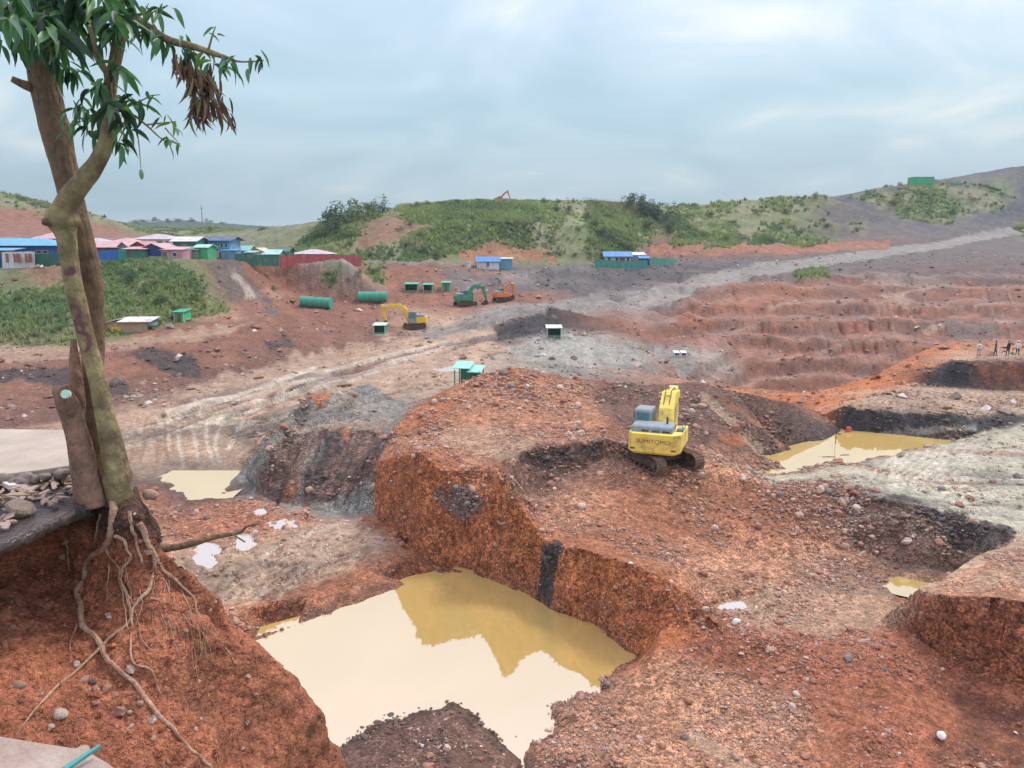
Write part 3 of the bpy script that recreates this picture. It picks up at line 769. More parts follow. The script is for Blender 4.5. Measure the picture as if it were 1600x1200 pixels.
# the cut face shows its beds
fs_ = (gy > 105) & (gy < 262) & (GU > 1000) & (GV > 425) & (GV < 612)
bed = vnoise(gz[fs_] * .55 + 1.6 * JIT[1][fs_], gx[fs_] * .012, seed=77)
bc_ = np.array([(.28, .13, .09), (.205, .095, .068), (.22, .14, .11), (.30, .135, .075), (.165, .11, .09)])[np.clip((bed * 5).astype(int), 0, 4)]
bk_ = (.55 * np.clip(.6 + JIT[3][fs_], 0, 1))[:, None] * (gc[fs_, 0] > .24)[:, None]
gc[fs_, :3] = gc[fs_, :3] * (1 - bk_) + bc_ * bk_
for pts in ([(1325, 485), (1345, 530), (1365, 575)], [(1300, 490), (1325, 530), (1340, 555)], [(1345, 470), (1370, 540), (1385, 560)]):
    stroke('R', pts, 3.5, 105, 250, .5, dz=-.6, fr=6)
for pts in ([(1200, 479), (1280, 473), (1355, 462), (1455, 456), (1620, 440)], [(1080, 523), (1200, 507), (1300, 497), (1400, 484), (1510, 479), (1620, 464)], [(1180, 570), (1270, 550), (1350, 533), (1440, 516), (1512, 502), (1620, 501)], [(1130, 600), (1240, 585), (1330, 570)]):
    for a_, b_ in zip(pts[:-1], pts[1:]):
        c0_, c1_ = RNG.uniform(0, .35), RNG.uniform(.55, 1)
        q0, q1 = [tuple(a_[i] + (b_[i] - a_[i]) * s_ for i in (0, 1)) for s_ in (c0_, c1_)]
        stroke('p', [q0, q1], RNG.uniform(2.2, 4.2), 105, 260, RNG.uniform(.25, .6), fr=6)
    stroke('R', [(a, b + 6) for a, b in pts], 4.0, 105, 260, .35, fr=8)  # red band below each bench line, painted in as its shading
for k in range(34):
    x0, y0 = RNG.uniform(1060, 1600), RNG.uniform(440, 590); r_ = RNG.uniform(12, 34)
    paint('xRmopeRmRb'[k % 10], [(x0, y0), (x0 + r_, y0 - r_ * .2), (x0 + 1.6 * r_, y0 + r_ * .4), (x0 + r_, y0 + r_ * .7), (x0 + .2 * r_, y0 + .4 * r_)], 105, 260, RNG.uniform(.25, .5), fr=8, soft=5, seed=k)
for k in range(40):
    x0, y0 = RNG.uniform(0, 860), RNG.uniform(420, 560); r_ = RNG.uniform(14, 40)
    paint('xRmoekRmRp'[k % 10], [(x0, y0), (x0 + r_, y0 - r_ * .15), (x0 + 1.6 * r_, y0 + r_ * .2), (x0 + r_, y0 + r_ * .4), (x0 + .2 * r_, y0 + .25 * r_)], 80, 200, RNG.uniform(.2, .45), fr=8, soft=5, seed=k)
paint('k', [(1335, 478), (1358, 482), (1365, 500), (1340, 505)], 105, 250, .5)
paint('x', [(1190, 428), (1340, 405), (1600, 375), (2000, 375), (2000, 440), (1480, 440), (1340, 428), (1210, 445)], 190, 400, .7, fr=6)
paint('x', [(1470, 500), (1560, 500), (1550, 530), (1490, 530)], 105, 250, .6)
paint('g', [(1320, 430), (1380, 428), (1480, 440), (1500, 456), (1400, 450)], 150, 250, .5)
paint('o', [(1050, 470), (1150, 435), (1280, 432), (1290, 470), (1200, 470), (1120, 490)], 140, 250, .25, fr=8, soft=8)
paint('R', [(1050, 490), (1095, 480), (1120, 505), (1085, 520)], 120, 200, .5)
paint('g', [(980, 530), (1060, 535), (1095, 560), (1070, 600), (1050, 560), (960, 555)], 95, 140, .75)
paint('G', [(835, 528), (895, 522), (925, 545), (940, 572), (830, 566), (790, 545)], 95, 120, .8, fr=4)
paint('k', [(768, 508), (862, 483), (865, 510), (815, 524), (775, 530)], 110, 150, .85, fr=4, soft=3)
paint('d', [(940, 478), (1050, 440), (1150, 415), (1290, 400), (1400, 388), (1500, 370), (1600, 351), (1600, 366), (1500, 384), (1390, 402), (1200, 429), (1110, 443), (1050, 474), (1000, 482)], 140, 380, .9, fr=2, soft=2)
paint('d', [(640, 520), (760, 490), (860, 474), (950, 460), (960, 482), (860, 482), (760, 510), (690, 530)], 110, 185, .7, fr=4)
paint('k', [(830, 428), (950, 418), (1180, 414), (1120, 424), (1000, 446), (880, 452), (835, 448)], 160, 260, .6, fr=5)
paint('k', [(900, 448), (930, 440), (925, 455), (890, 462)], 160, 260, .5)
# cut banks and bare patches on the hills
paint('r', [(710, 388), (770, 378), (850, 382), (880, 408), (720, 412)], 200, 260, .8, fr=5)
paint('r', [(1015, 383), (1390, 377), (1390, 390), (1015, 400)], 240, 320, .7, fr=2, soft=2)
paint('m', [(560, 350), (620, 335), (680, 335), (670, 370), (600, 395), (555, 390)], 200, 300, .75, fr=10)
paint('m', [(-300, 318), (70, 325), (170, 352), (200, 366), (90, 372), (-300, 372)], 240, 370, .8, fr=8)
paint('x', [(1290, 320), (1420, 330), (1440, 370), (1300, 378), (1230, 360)], 290, 400, .7, fr=8)
# grass cover mask
VEG = np.zeros(len(gx))
def veg(poly, d0, d1, k=1.0, fr=9, soft=7, seed=77):
    m = inpoly(poly, d0, d1, fr, seed, soft) * k
    np.maximum(VEG, m, out=VEG)
    pn = np.clip(.5 + JIT[2] * 1.4, 0, 1)[:, None]
    c = np.array([.15, .185, .075]) * (1 - pn) + np.array([.275, .25, .145]) * pn; mm = (m * .8)[:, None]
    gc[:, :3] = gc[:, :3] * (1 - mm) + mm * c
    gc[:, 3] *= (1 - m)
veg([(-350, 440), (0, 455), (60, 450), (160, 412), (250, 412), (310, 440), (355, 488), (275, 500), (225, 515), (90, 530), (-350, 546)], 98, 140, 1, fr=16, soft=10)
veg([(455, 397), (480, 372), (510, 350), (560, 332), (590, 335), (530, 395)], 200, 310)
veg([(640, 320), (760, 312), (1000, 316), (1055, 325), (1066, 345), (1000, 388), (995, 400), (880, 400), (770, 376), (700, 395), (640, 410), (540, 405), (620, 375), (690, 350), (600, 335)], 200, 420, fr=7)
veg([(1060, 320), (1285, 304), (1290, 325), (1060, 345)], 300, 500)
veg([(1060, 350), (1290, 345), (1260, 365), (1300, 376), (1050, 384)], 260, 330)
veg([(1330, 306), (1430, 290), (1600, 286), (1600, 312), (1545, 330), (1480, 347), (1400, 335)], 330, 420)
veg([(-300, 300), (0, 300), (80, 318), (160, 340), (120, 345), (0, 318), (-300, 318)], 300, 520)
veg([(180, 352), (480, 362), (480, 375), (250, 372)], 340, 700, .8)
veg([(1270, 345), (1300, 345), (1310, 360), (1275, 358)], 300, 350, .8)
veg([(1330, 350), (1352, 345), (1350, 365), (1335, 366)], 300, 350, .8)
veg([(1585, 350), (1700, 350), (1700, 372), (1588, 370)], 300, 400, .8)
veg([(1240, 425), (1285, 420), (1290, 436), (1250, 440)], 180, 260, .5)
veg([(505, 415), (535, 412), (522, 448), (510, 445)], 130, 200, .7)
veg([(570, 415), (600, 414), (600, 448), (585, 440)], 130, 200, .7)

# ------------------------------------------------------------------ small puddles: a hollow for each
PUDDLES = []
def puddle(px, py, rx, ry, d0, d1, depth=.14):
    """hollow the ground inside a ragged outline; water stands in it"""
    global gz
    jx = fbm(gx * 1.3, gy * 1.3, octv=4, seed=300) * .75
    d = np.hypot((GU - px) / rx, (GV - py) / ry) + jx
    sel = (gy > d0) & (gy < d1) & (d < 1.75)
    lvl = np.median(gz[(gy > d0) & (gy < d1) & (d < 1)])
    m = np.clip((1.75 - d) / .35, 0, 1) * sel
    gz = gz * (1 - m) + m * (lvl - depth * np.clip((1.05 - d) / .4, -.6, 1))
    lump[:] = lump * (1 - m)
    cx, cy, cz = W(px, py, float(lvl) - .02)
    PUDDLES.append((px, py, rx, ry, float(lvl) - .02))
puddle(323, 866, 19, 21, 30, 45)
puddle(384, 845, 16, 13, 30, 45)
puddle(1150, 948, 26, 10, 28, 38, .05)
for (px, py, rx, ry, d0, d1) in ((205, 618, 16, 3, 60, 90), (440, 818, 26, 7, 40, 50), (600, 520, 18, 4, 110, 145), (705, 577, 26, 4, 85, 115), (405, 800, 10, 5, 40, 55)):
    puddle(px, py, rx, ry, d0, d1, .08)

# relief
flat = np.clip(gc[:, 4] * 3, 0, 1)
rough = (.09 + .19 * np.clip(gc[:, 3], 0, 1)) * (1 - .55 * flat)
gz = gz + lump * rough * np.where(gr < 70, 1, np.minimum(1 + (gr - 70) * .034, 9))
ridged = 1 - np.abs(fbm(gx / (1.5 * fa), gy / (1.5 * fa), octv=4, seed=27)) * 2
gz = gz + (ridged - .5) * (.05 + .06 * np.clip((gr - 60) / 60, 0, 4)) * (1 - .7 * flat)
# the far cut face was dug in steps: turn its slope into uneven benches
st = np.clip((GU - 985) / 60, 0, 1) * np.clip((GV - 418) / 14, 0, 1) * np.clip((625 - GV) / 20, 0, 1) * ((gy > 104) & (gy < 262)) * (gc[:, 4] < .2)
ph = (gz + .9 * JIT[5] + .012 * gx + .5 * JIT[0]) / 2.3
fr_t = ph - np.floor(ph)
stp = np.clip((fr_t - .42) / .44, 0, 1); stp = stp * stp * (3 - 2 * stp)
gz = gz + st * np.clip(.68 + .5 * JIT[2], .3, .95) * (stp - fr_t) * 2.3
flat_t = np.clip((.46 - np.abs(fr_t - .18) * 2.2) * 3, 0, 1) * st
gc[:, :3] = gc[:, :3] * (1 - .42 * flat_t[:, None]) + np.array([.36, .22, .165]) * .42 * flat_t[:, None]
fine = fbm(gx / .45, gy / .45, octv=3, seed=401) * np.clip(1.5 - gr / 60, 0, 1)
gz = gz + fine * .07 * (1 - .5 * flat)
# rills down the slopes of the far faces
GV2 = gz.reshape(NR, NA)
zx = np.gradient(GV2, axis=1) / (np.gradient(gx.reshape(NR, NA), axis=1) + 1e-9)
slope_r = np.gradient(GV2, axis=0) / (np.gradient(GR, axis=0) + 1e-9)
steep = np.clip((np.abs(slope_r) - .22) * 2.2, 0, 1).ravel()
rill = fbm(GA.ravel() * 260, gr / 60, octv=3, seed=500)
gz = gz - steep * (gr > 60) * np.abs(rill) * np.clip((gr - 25) * .006, 0, .8)
# steep cut faces near by: pocked with clods and sockets of fallen stones
near_st = steep * np.clip((75 - gr) / 30, 0, 1)
pock = fbm(gx / .28, gy / .28, gz / .28, octv=3, seed=520)
pock2 = fbm(gx / .9, gy / .9, gz / .9, octv=3, seed=540)
gz = gz - fine * .07 * (1 - .5 * flat) * near_st
off = near_st * (pock * .03 + pock2 * .36)
gx2 = gx + off * np.sin(GA.ravel()); gy2 = gy + off * np.cos(GA.ravel())

# ground soaked where it meets the water
for lv, y0, y1 in ((-17.0, 20, 40), (-15.5, 47, 62), (-16.34, 33, 37), (-16.42, 46, 56)):
    sk_ = (gy > y0) & (gy < y1) & (GU > 150); hw_ = np.clip(1 - np.abs(gz - lv - .05 - .1 * GRIT) / .26, 0, 1) * sk_
    gc[:, :3] *= (1 - .42 * hw_)[:, None]; gc[:, 4] = np.maximum(gc[:, 4], .8 * hw_)
gcol = np.clip(gc[:, :3] * (1 + .26 * (1 - .85 * near_st) * fbm(gx2 / (.5 * amp), gy2 / (.5 * amp), gz / (.5 * amp), octv=4, seed=700))[:, None], .01, .85)
idx = np.arange(NR * NA).reshape(NR, NA)
quads = np.stack([idx[:-1, :-1], idx[1:, :-1], idx[1:, 1:], idx[:-1, 1:]], -1).reshape(-1, 4)[:, ::-1]
GVERT = np.c_[gx2, gy2, gz]
gme = np_mesh('ground', GVERT, quads, smooth=True, cols=gcol)
wa = gme.attributes.new('wet', 'FLOAT', 'POINT'); wa.data.foreach_set('value', gc[:, 4].astype(np.float32))
M_GROUND = vcol_mat('quarry_soil', rough=.92, nscale=2.4, namt=.40, bumps=((1.6, .5, .35), (7.0, .9, .12)), wet=True, spec=.35, grit='grit', pebble=((4.5, .34, .08), (13.0, .50, .045), (31.0, .36, .02)))
ga_ = gme.attributes.new('grit', 'FLOAT', 'POINT'); ga_.data.foreach_set('value', np.clip(.22 + .85 * gc[:, 3] + .25 * JIT[4] + .8 * near_st, .12, 1.15).astype(np.float32))
ground = tag(link_mesh('ground', gme, [M_GROUND]), 'quarry floor and dug slopes of red, grey and pale soil', kind='structure')
GN = np.zeros(len(gx) * 3, np.float32); gme.vertices.foreach_get('normal', GN); GN = GN.reshape(-1, 3)
DG = None
def ground_bvh():
    global DG
    if DG is None:
        vv = [tuple(p) for p in GVERT]
        DG = BVHTree.FromPolygons(vv, [tuple(q) for q in quads.tolist()])
    return DG
def z_at(x, y):
    h = ground_bvh().ray_cast(Vector((x, y, 120)), Vector((0, 0, -1)))
    return h[0].z if h[0] else -16.0
def hit(px, py):
    """the point of the ground seen at this photograph pixel"""
    d = Vector(ray(px, py)).normalized()
    h = ground_bvh().ray_cast(d * 8, d)
    return h[0] if h[0] else Vector(W(px, py, -16.0))

# ------------------------------------------------------------------ water
def water_mat(name, col, spec_ior=1.55, rough=.03):
    m = bpy.data.materials.new(name); m.use_nodes = True
    nt = m.node_tree; b = nt.nodes['Principled BSDF']
    geo = nt.nodes.new('ShaderNodeNewGeometry')
    nz = nt.nodes.new('ShaderNodeTexNoise'); nz.inputs['Scale'].default_value = .35; nz.inputs['Detail'].default_value = 4
    nt.links.new(geo.outputs['Position'], nz.inputs['Vector'])
    rp = nt.nodes.new('ShaderNodeValToRGB')
    rp.color_ramp.elements[0].color = (*[c * .94 for c in col], 1); rp.color_ramp.elements[1].color = (*[min(1, c * 1.05) for c in col], 1)
    nt.links.new(nz.outputs['Fac'], rp.inputs[0]); nt.links.new(rp.outputs[0], b.inputs['Base Color'])
    b.inputs['Roughness'].default_value = rough; b.inputs['IOR'].default_value = spec_ior
    nb = nt.nodes.new('ShaderNodeTexNoise'); nb.inputs['Scale'].default_value = 2.5; nb.inputs['Detail'].default_value = 3
    nt.links.new(geo.outputs['Position'], nb.inputs['Vector'])
    bp = nt.nodes.new('ShaderNodeBump'); bp.inputs['Strength'].default_value = .02; bp.inputs['Distance'].default_value = .05
    nt.links.new(nb.outputs['Fac'], bp.inputs['Height']); nt.links.new(bp.outputs[0], b.inputs['Normal'])
    return m
M_WATER = water_mat('muddy_water', (.56, .385, .12), 4.2)
M_PUD = water_mat('puddle_water', (.52, .44, .36), 4.0)
def sheet(name, outline, z, m, label):
    pts = [W(px, py, z) for px, py in outline]
    mb = MB(); mb.add([(p[0], p[1], z) for p in pts], [tuple(range(len(pts)))])
    o = mb.build(name, m)
    if o.data.polygons[0].normal.z < 0: o.data.flip_normals()
    return tag(o, label, kind='structure')
sheet('pool_water', [(200, 1060), (330, 1000), (470, 962), (560, 930), (640, 900), (735, 882), (850, 930), (930, 975), (1010, 1022), (960, 1080), (900, 1130), (870, 1170), (825, 1230), (760, 1300), (500, 1300), (200, 1240)], -17.0, M_WATER, 'large muddy yellow pool below the red cut wall')
sheet('pool_water', [(1150, 745), (1190, 708), (1290, 682), (1318, 668), (1345, 671), (1400, 675), (1500, 683), (1450, 705), (1380, 716), (1300, 730), (1235, 745)], -15.5, M_WATER, 'muddy pool under the dark gravel wall')
sheet('pool_water', [(1375, 890), (1470, 890), (1475, 915), (1440, 938), (1395, 928), (1370, 908)], -16.34, M_WATER, 'small yellow puddle in the inner pit')
sheet('pool_water', [(205, 735), (390, 735), (395, 750), (355, 785), (290, 795), (225, 770)], -16.42, M_WATER, 'shallow pale puddle beside the grey mound')
for (px, py, rx, ry, z) in PUDDLES:
    sheet('puddle', [(px + rx * 1.3 * math.cos(a), py + ry * 1.3 * math.sin(a)) for a in np.linspace(0, 2 * math.pi, 14, endpoint=False)], z, M_PUD, 'small pale puddle in the mud')

# ================================================================== NEAR BANK, LEDGE
def catmull(P, n):
    P = np.array(P, float)
    d = np.r_[0, np.cumsum(np.sqrt(((P[1:] - P[:-1]) ** 2).sum(1)))]
    t = np.linspace(0, d[-1], n)
    out = np.zeros((n, P.shape[1]))
    k = np.clip(np.searchsorted(d, t, side='right') - 1, 0, len(P) - 2)
    f = (t - d[k]) / (d[k + 1] - d[k] + 1e-12)
    p0, p1, p2, p3 = P[np.maximum(k - 1, 0)], P[k], P[k + 1], P[np.minimum(k + 2, len(P) - 1)]
    f = f[:, None]
    return .5 * (2 * p1 + (p2 - p0) * f + (2 * p0 - 5 * p1 + 4 * p2 - p3) * f ** 2 + (3 * p1 - p0 - 3 * p2 + p3) * f ** 3)
def curve_uniform(P, n):
    """catmull by index (keeps break points aligned between neighbours)"""
    P = np.array(P, float)
    t = np.linspace(0, len(P) - 1, n); k = np.clip(t.astype(int), 0, len(P) - 2); f = (t - k)[:, None]
    p0, p1, p2, p3 = P[np.maximum(k - 1, 0)], P[k], P[k + 1], P[np.minimum(k + 2, len(P) - 1)]
    return .5 * (2 * p1 + (p2 - p0) * f + (2 * p0 - 5 * p1 + 4 * p2 - p3) * f ** 2 + (3 * p1 - p0 - 3 * p2 + p3) * f ** 3)

sil = [(214, 762, 5.25), (240, 815, 5.3), (248, 872, 5.3), (304, 906, 5.4), (345, 941, 5.45), (371, 1001, 5.5), (392, 1008, 5.5), (430, 1036, 5.6), (464, 1064, 5.7), (466, 1080, 5.7), (490, 1102, 5.8), (514, 1151, 5.9), (528, 1193, 6.0), (545, 1300, 6.2), (560, 1430, 6.5)]
profiles = [
    [(-420, 1010, 3.9), (-420, 1030, 4.0), (-420, 1060, 3.9), (-420, 1200, 3.5), (-420, 1400, 3.0)],
    [(-200, 918, 4.15), (-200, 935, 4.3), (-200, 970, 4.3), (-200, 1100, 3.9), (-200, 1400, 3.05)],
    [(0, 846, 4.42), (0, 862, 4.86), (0, 900, 4.95), (0, 960, 4.62), (0, 1050, 4.25), (0, 1150, 3.9), (0, 1260, 3.5), (0, 1420, 3.1)],
    [(85, 812, 4.72), (85, 832, 5.15), (85, 880, 5.22), (88, 960, 4.85), (95, 1060, 4.4), (110, 1160, 4.05), (130, 1280, 3.7), (150, 1450, 3.3)],
    [(140, 784, 5.0), (135, 812, 5.12), (138, 860, 5.16), (145, 950, 4.9), (170, 1060, 4.5), (210, 1170, 4.2), (250, 1300, 3.9), (280, 1450, 3.6)],
    [(182, 768, 5.05), (182, 800, 4.93), (185, 850, 4.92), (205, 940, 4.85), (240, 1060, 4.6), (290, 1170, 4.4), (340, 1300, 4.2), (380, 1450, 4.0)],
    [(202, 764, 5.1), (222, 800, 5.02), (232, 850, 5.02), (262, 930, 5.05), (312, 1040, 4.95), (375, 1150, 4.9), (430, 1280, 4.8), (470, 1430, 4.7)],
    sil,
    [(208, 756, 5.7)] + [(p[0] - 30, p[1] + 14, p[2] + .9) for p in sil[1:]],
    [(196, 740, 6.9)] + [(p[0] - 130, p[1] + 30, p[2] + 2.6) for p in sil[1:]],
    [(150, 720, 8.2)] + [(p[0] - 330, p[1] + 40, p[2] + 4.0) for p in sil[1:]],
]
NU, NV = 420, 300
cs = []
for pf in profiles:
    pts = [W(*p) for p in pf]
    x, y, z = pts[-1]
    body = catmull(pts, NV - 14)
    tail = np.linspace(0, 1, 15)[1:, None]
    end = np.array([x * 1.25, y * 1.12, -17.5])
    cs.append(np.r_[body, body[-1] * (1 - tail) + end * tail])
cs = np.array(cs)                                            # profiles x NV x 3
bank = np.stack([curve_uniform(cs[:, j], NU) for j in range(NV)], 1)   # NU x NV x 3
du = np.gradient(bank, axis=0); dvv = np.gradient(bank, axis=1)
nn = np.cross(du, dvv); nn /= np.linalg.norm(nn, axis=2, keepdims=True) + 1e-9
bx_, by_, bz_ = bank[..., 0], bank[..., 1], bank[..., 2]
topfade = np.clip(np.linspace(0, 1, NV) * 14, 0, 1)[None, :]
n1_ = fbm(bx_ / .55, by_ / .55, bz_ / .55, octv=3, seed=11); n2_ = fbm(bx_ / .16, by_ / .16, bz_ / .16, octv=4, seed=12)
n3_ = fbm(bx_ / .05, by_ / .05, bz_ / .05, octv=3, seed=13)
sgn = np.sign((nn * -bank).sum(2).mean())
bank = bank + nn * sgn * ((.12 * n1_ + .045 * n2_ + .016 * n3_) * topfade)[..., None]
clod = fbm(bx_ / .3, by_ / .3, bz_ / .3, octv=4, seed=14)
base = np.array([.355, .128, .066])[None, None] * (1 + .24 * clod + .16 * n2_ + .12 * n1_)[..., None]
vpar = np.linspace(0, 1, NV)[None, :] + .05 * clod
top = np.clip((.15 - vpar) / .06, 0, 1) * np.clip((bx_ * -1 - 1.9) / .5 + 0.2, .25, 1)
base = base * (1 - .9 * top[..., None]) + np.array([.075, .045, .033]) * .9 * top[..., None]  # dark topsoil band, with the shade under the ledge painted into it
dk = np.clip((fbm(bx_ / .4 + 7, by_ / .4, bz_ / .4, octv=3, seed=15) - .25) * 2.5, 0, 1)[..., None]
base = base * (1 - .35 * dk) + np.array([.13, .075, .055]) * .35 * dk
ii = np.arange(NU * NV).reshape(NU, NV)
bq = np.stack([ii[:-1, :-1], ii[1:, :-1], ii[1:, 1:], ii[:-1, 1:]], -1).reshape(-1, 4)
if sgn < 0: bq = bq[:, ::-1]
BV = bank.reshape(-1, 3)
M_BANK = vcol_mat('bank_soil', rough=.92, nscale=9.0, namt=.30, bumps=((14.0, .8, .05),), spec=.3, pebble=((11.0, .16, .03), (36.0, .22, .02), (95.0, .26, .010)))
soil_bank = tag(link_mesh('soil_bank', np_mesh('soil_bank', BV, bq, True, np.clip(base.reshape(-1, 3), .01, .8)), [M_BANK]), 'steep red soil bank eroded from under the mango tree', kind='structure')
BB = BVHTree.FromPolygons([tuple(p) for p in BV], [tuple(q) for q in bq.tolist()])
def bank_hit(px, py, lift=0.0):
    d = Vector(ray(px, py)).normalized()
    h = BB.ray_cast(d * .5, d)
    p = h[0] if h[0] else Vector(W(px, py, 5.2))
    return p - d * lift, (h[1] if h[0] else -d)

# crumbs and clods of the same soil on the bank face
nk_ = 1500
iu, iv = RNG.integers(20, int(NU * .72), nk_), (RNG.uniform(.05, .85, nk_) * (NV - 14)).astype(int)
pc = bank[iu, iv]; sc_ = np.clip(np.exp(RNG.normal(math.log(.011), .6, nk_)), .004, .05)
qv = np.array([(1, 0, 0), (0, 1, 0), (-1, 0, 0), (0, -1, 0), (0, 0, 1), (0, 0, -1)], float)[None] * RNG.uniform(.5, 1.35, (nk_, 6, 1))
qa = RNG.uniform(0, 6.28, nk_); c1_, s1_ = np.cos(qa)[:, None], np.sin(qa)[:, None]
qv = np.stack([qv[..., 0] * c1_ - qv[..., 1] * s1_ + .25 * qv[..., 2], qv[..., 0] * s1_ + qv[..., 1] * c1_, qv[..., 2] * .8 + .3 * qv[..., 0]], -1) * sc_[:, None, None] + pc[:, None]
qf = np.array([(0, 1, 4), (1, 2, 4), (2, 3, 4), (3, 0, 4), (1, 0, 5), (2, 1, 5), (3, 2, 5), (0, 3, 5)])[None] + (np.arange(nk_) * 6)[:, None, None]
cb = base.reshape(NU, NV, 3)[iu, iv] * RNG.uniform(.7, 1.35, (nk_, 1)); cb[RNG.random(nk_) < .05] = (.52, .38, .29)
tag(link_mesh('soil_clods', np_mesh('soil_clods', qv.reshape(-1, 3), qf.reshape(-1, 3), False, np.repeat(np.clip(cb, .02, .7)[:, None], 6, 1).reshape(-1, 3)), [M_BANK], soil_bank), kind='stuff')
# --- ledge beside the tree: wet black edge slab, litter, concrete floor on cobbles
LZ = -1.75
M_LEDGE = mat('wet_black_ledge', (.055, .045, .042), rough=.1, var=.5, scale=5, bump=.6, bscale=30, dirt=.5, dirtcol=(.13, .08, .06))
front = [W(px, py, LZ) for px, py in ((-420, 1012), (-200, 920), (0, 848), (60, 825), (105, 802), (130, 790), (150, 778), (172, 768), (196, 763), (212, 758))]
fr_ = catmull(front, 90)
bk_ = catmull([W(px, py, LZ - .01) for px, py in ((-420, 800), (-200, 775), (0, 757), (60, 748), (105, 742), (130, 738), (150, 736), (172, 735), (190, 735), (200, 735))], 90)
g = np.stack([fr_ * (1 - t) + bk_ * t for t in np.linspace(0, 1, 46)], 0)
rag = fbm(g[0][:, 0] / .12, g[0][:, 1] / .12, octv=3, seed=41)
g[0, :, 1] += .03 * rag; g[0, :, 0] += .02 * rag
g[..., 2] += .022 * fbm(g[..., 0] / .3, g[..., 1] / .3, octv=4, seed=40)
low = g[:1].copy(); low[..., 2] -= .075 + .02 * rag[None]; low[..., 1] += .03
low2 = low.copy(); low2[..., 1] += .55 * np.clip((72 - np.arange(90)) / 25, 0, 1)[None]; low2[..., 2] -= .02
G2 = np.concatenate([low2, low, g], 0); a_, b_ = G2.shape[:2]
ii = np.arange(a_ * b_).reshape(a_, b_)
lq = np.stack([ii[:-1, :-1], ii[:-1, 1:], ii[1:, 1:], ii[1:, :-1]], -1).reshape(-1, 4)
ledge = tag(link_mesh('ledge', np_mesh('ledge', G2.reshape(-1, 3), lq, True), [M_LEDGE]), 'wet black ledge of ground at the top of the bank', kind='structure')

M_CONC = mat('pale_concrete', (.46, .385, .29), rough=.75, var=.35, scale=2.2, dirt=.7, dirtcol=(.42, .33, .26), bump=.25, bscale=30)
M_MORTAR = mat('brown_mortar', (.24, .17, .12), rough=.9, var=.4, scale=9, bump=.8, bscale=30)
M_COB = mat('cobble_stone', (.27, .22, .18), rough=.8, var=.3, scale=10, bump=.4, bscale=30)
fl = empty('concrete_floor', W(0, 735, -1.66), 'pale broken concrete floor on a cobble footing behind the tree', 'floor')
f0 = Vector(fl.location)
pf_ = [W(px, py, -1.64) for px, py in ((-420, 782), (-200, 762), (0, 741), (60, 734), (112, 726), (135, 690), (138, 672), (0, 670), (-420, 672))]
mb = MB(); mb.prism([(p[0] - f0.x, p[1] - f0.y) for p in pf_], -1.69 - f0.z, -1.64 - f0.z, 'z')
slab_o = mb.build('slab', M_CONC, fl, bevel=.008)
pm_ = [W(px, py, -1.66) for px, py in ((-420, 786), (-200, 766), (0, 745), (60, 738), (110, 731), (134, 695), (0, 690), (-420, 690))]
mb = MB(); mb.prism([(p[0] - f0.x, p[1] - f0.y + .02) for p in pm_], -1.83 - f0.z, -1.693 - f0.z, 'z')
mb.build('footing', M_MORTAR, fl, bevel=.01)

# --- stones: a few lumpy shapes shared by everything
def stone_mesh(name, m, seed, flat=.75, sub=2, rough_=.5):
    bm = bmesh.new(); bmesh.ops.create_icosphere(bm, subdivisions=sub, radius=1.0)
    rs = np.random.default_rng(seed); off = rs.uniform(0, 50, 3); sc = np.array([1.0, rs.uniform(.62, .95), flat * rs.uniform(.75, 1.1)])
    co = np.array([v.co for v in bm.verts])
    nzv = fbm(co[:, 0] * 1.1 + off[0], co[:, 1] * 1.1 + off[1], co[:, 2] * 1.1 + off[2], octv=3, seed=seed)
    co = co * (1 + rough_ * 1.6 * nzv)[:, None] * sc
    for v, c in zip(bm.verts, co): v.co = c
    for f in bm.faces: f.smooth = (seed % 3 == 0)
    me = bpy.data.meshes.new(name); bm.to_mesh(me); bm.free()
    me.materials.append(m); return me
M_ST = [mat('stone_tan', (.45, .29, .205), .9, .3, 4, dirt=.35, dirtcol=(.40, .17, .10), bump=.5, bscale=8), mat('stone_red', (.38, .18, .12), .9, .3, 4, bump=.4, bscale=12),
        mat('stone_grey', (.25, .21, .185), .9, .3, 4, dirt=.3, dirtcol=(.33, .17, .11), bump=.4, bscale=12), mat('stone_pale', (.55, .42, .33), .9, .3, 4, dirt=.3, dirtcol=(.42, .22, .15), bump=.5, bscale=8),
        mat('stone_dark', (.10, .085, .08), .7, .3, 4, bump=.4, bscale=12)]
M_WHITE = mat('white_stone', (.78, .73, .66), .8, .12, 4, bump=.4, bscale=12)
STM = {}
def stone(name, kind, k, loc, size, parent=None, rot=None):
    key = (kind, k % 5)
    if key not in STM:
        STM[key] = stone_mesh('stone', M_WHITE if kind == 9 else M_ST[kind], 900 + 7 * kind + k % 5)
    o = bpy.data.objects.new(name, STM[key]); COL.objects.link(o)
    o.scale = (size,) * 3
    o.rotation_euler = rot if rot else (random.uniform(-.3, .3), random.uniform(-.3, .3), random.uniform(0, 6.28))
    if parent is not None: o.parent = parent
    o.location = loc
    return o
for k, (px, py, sz) in enumerate(((6, 748, .055), (37, 748, .062), (70, 744, .04), (96, 739, .05), (-30, 752, .05), (-70, 756, .06), (112, 736, .04), (22, 751, .035), (54, 747, .04))):
    p = Vector(W(px, py, 5.19 if px < 80 else 5.3)); o = stone('cobble', 0, k, p - f0, sz, fl)
    o.data = o.data.copy() if k == 0 else o.data
    o.material_slots[0].link = 'OBJECT'; o.material_slots[0].material = M_COB
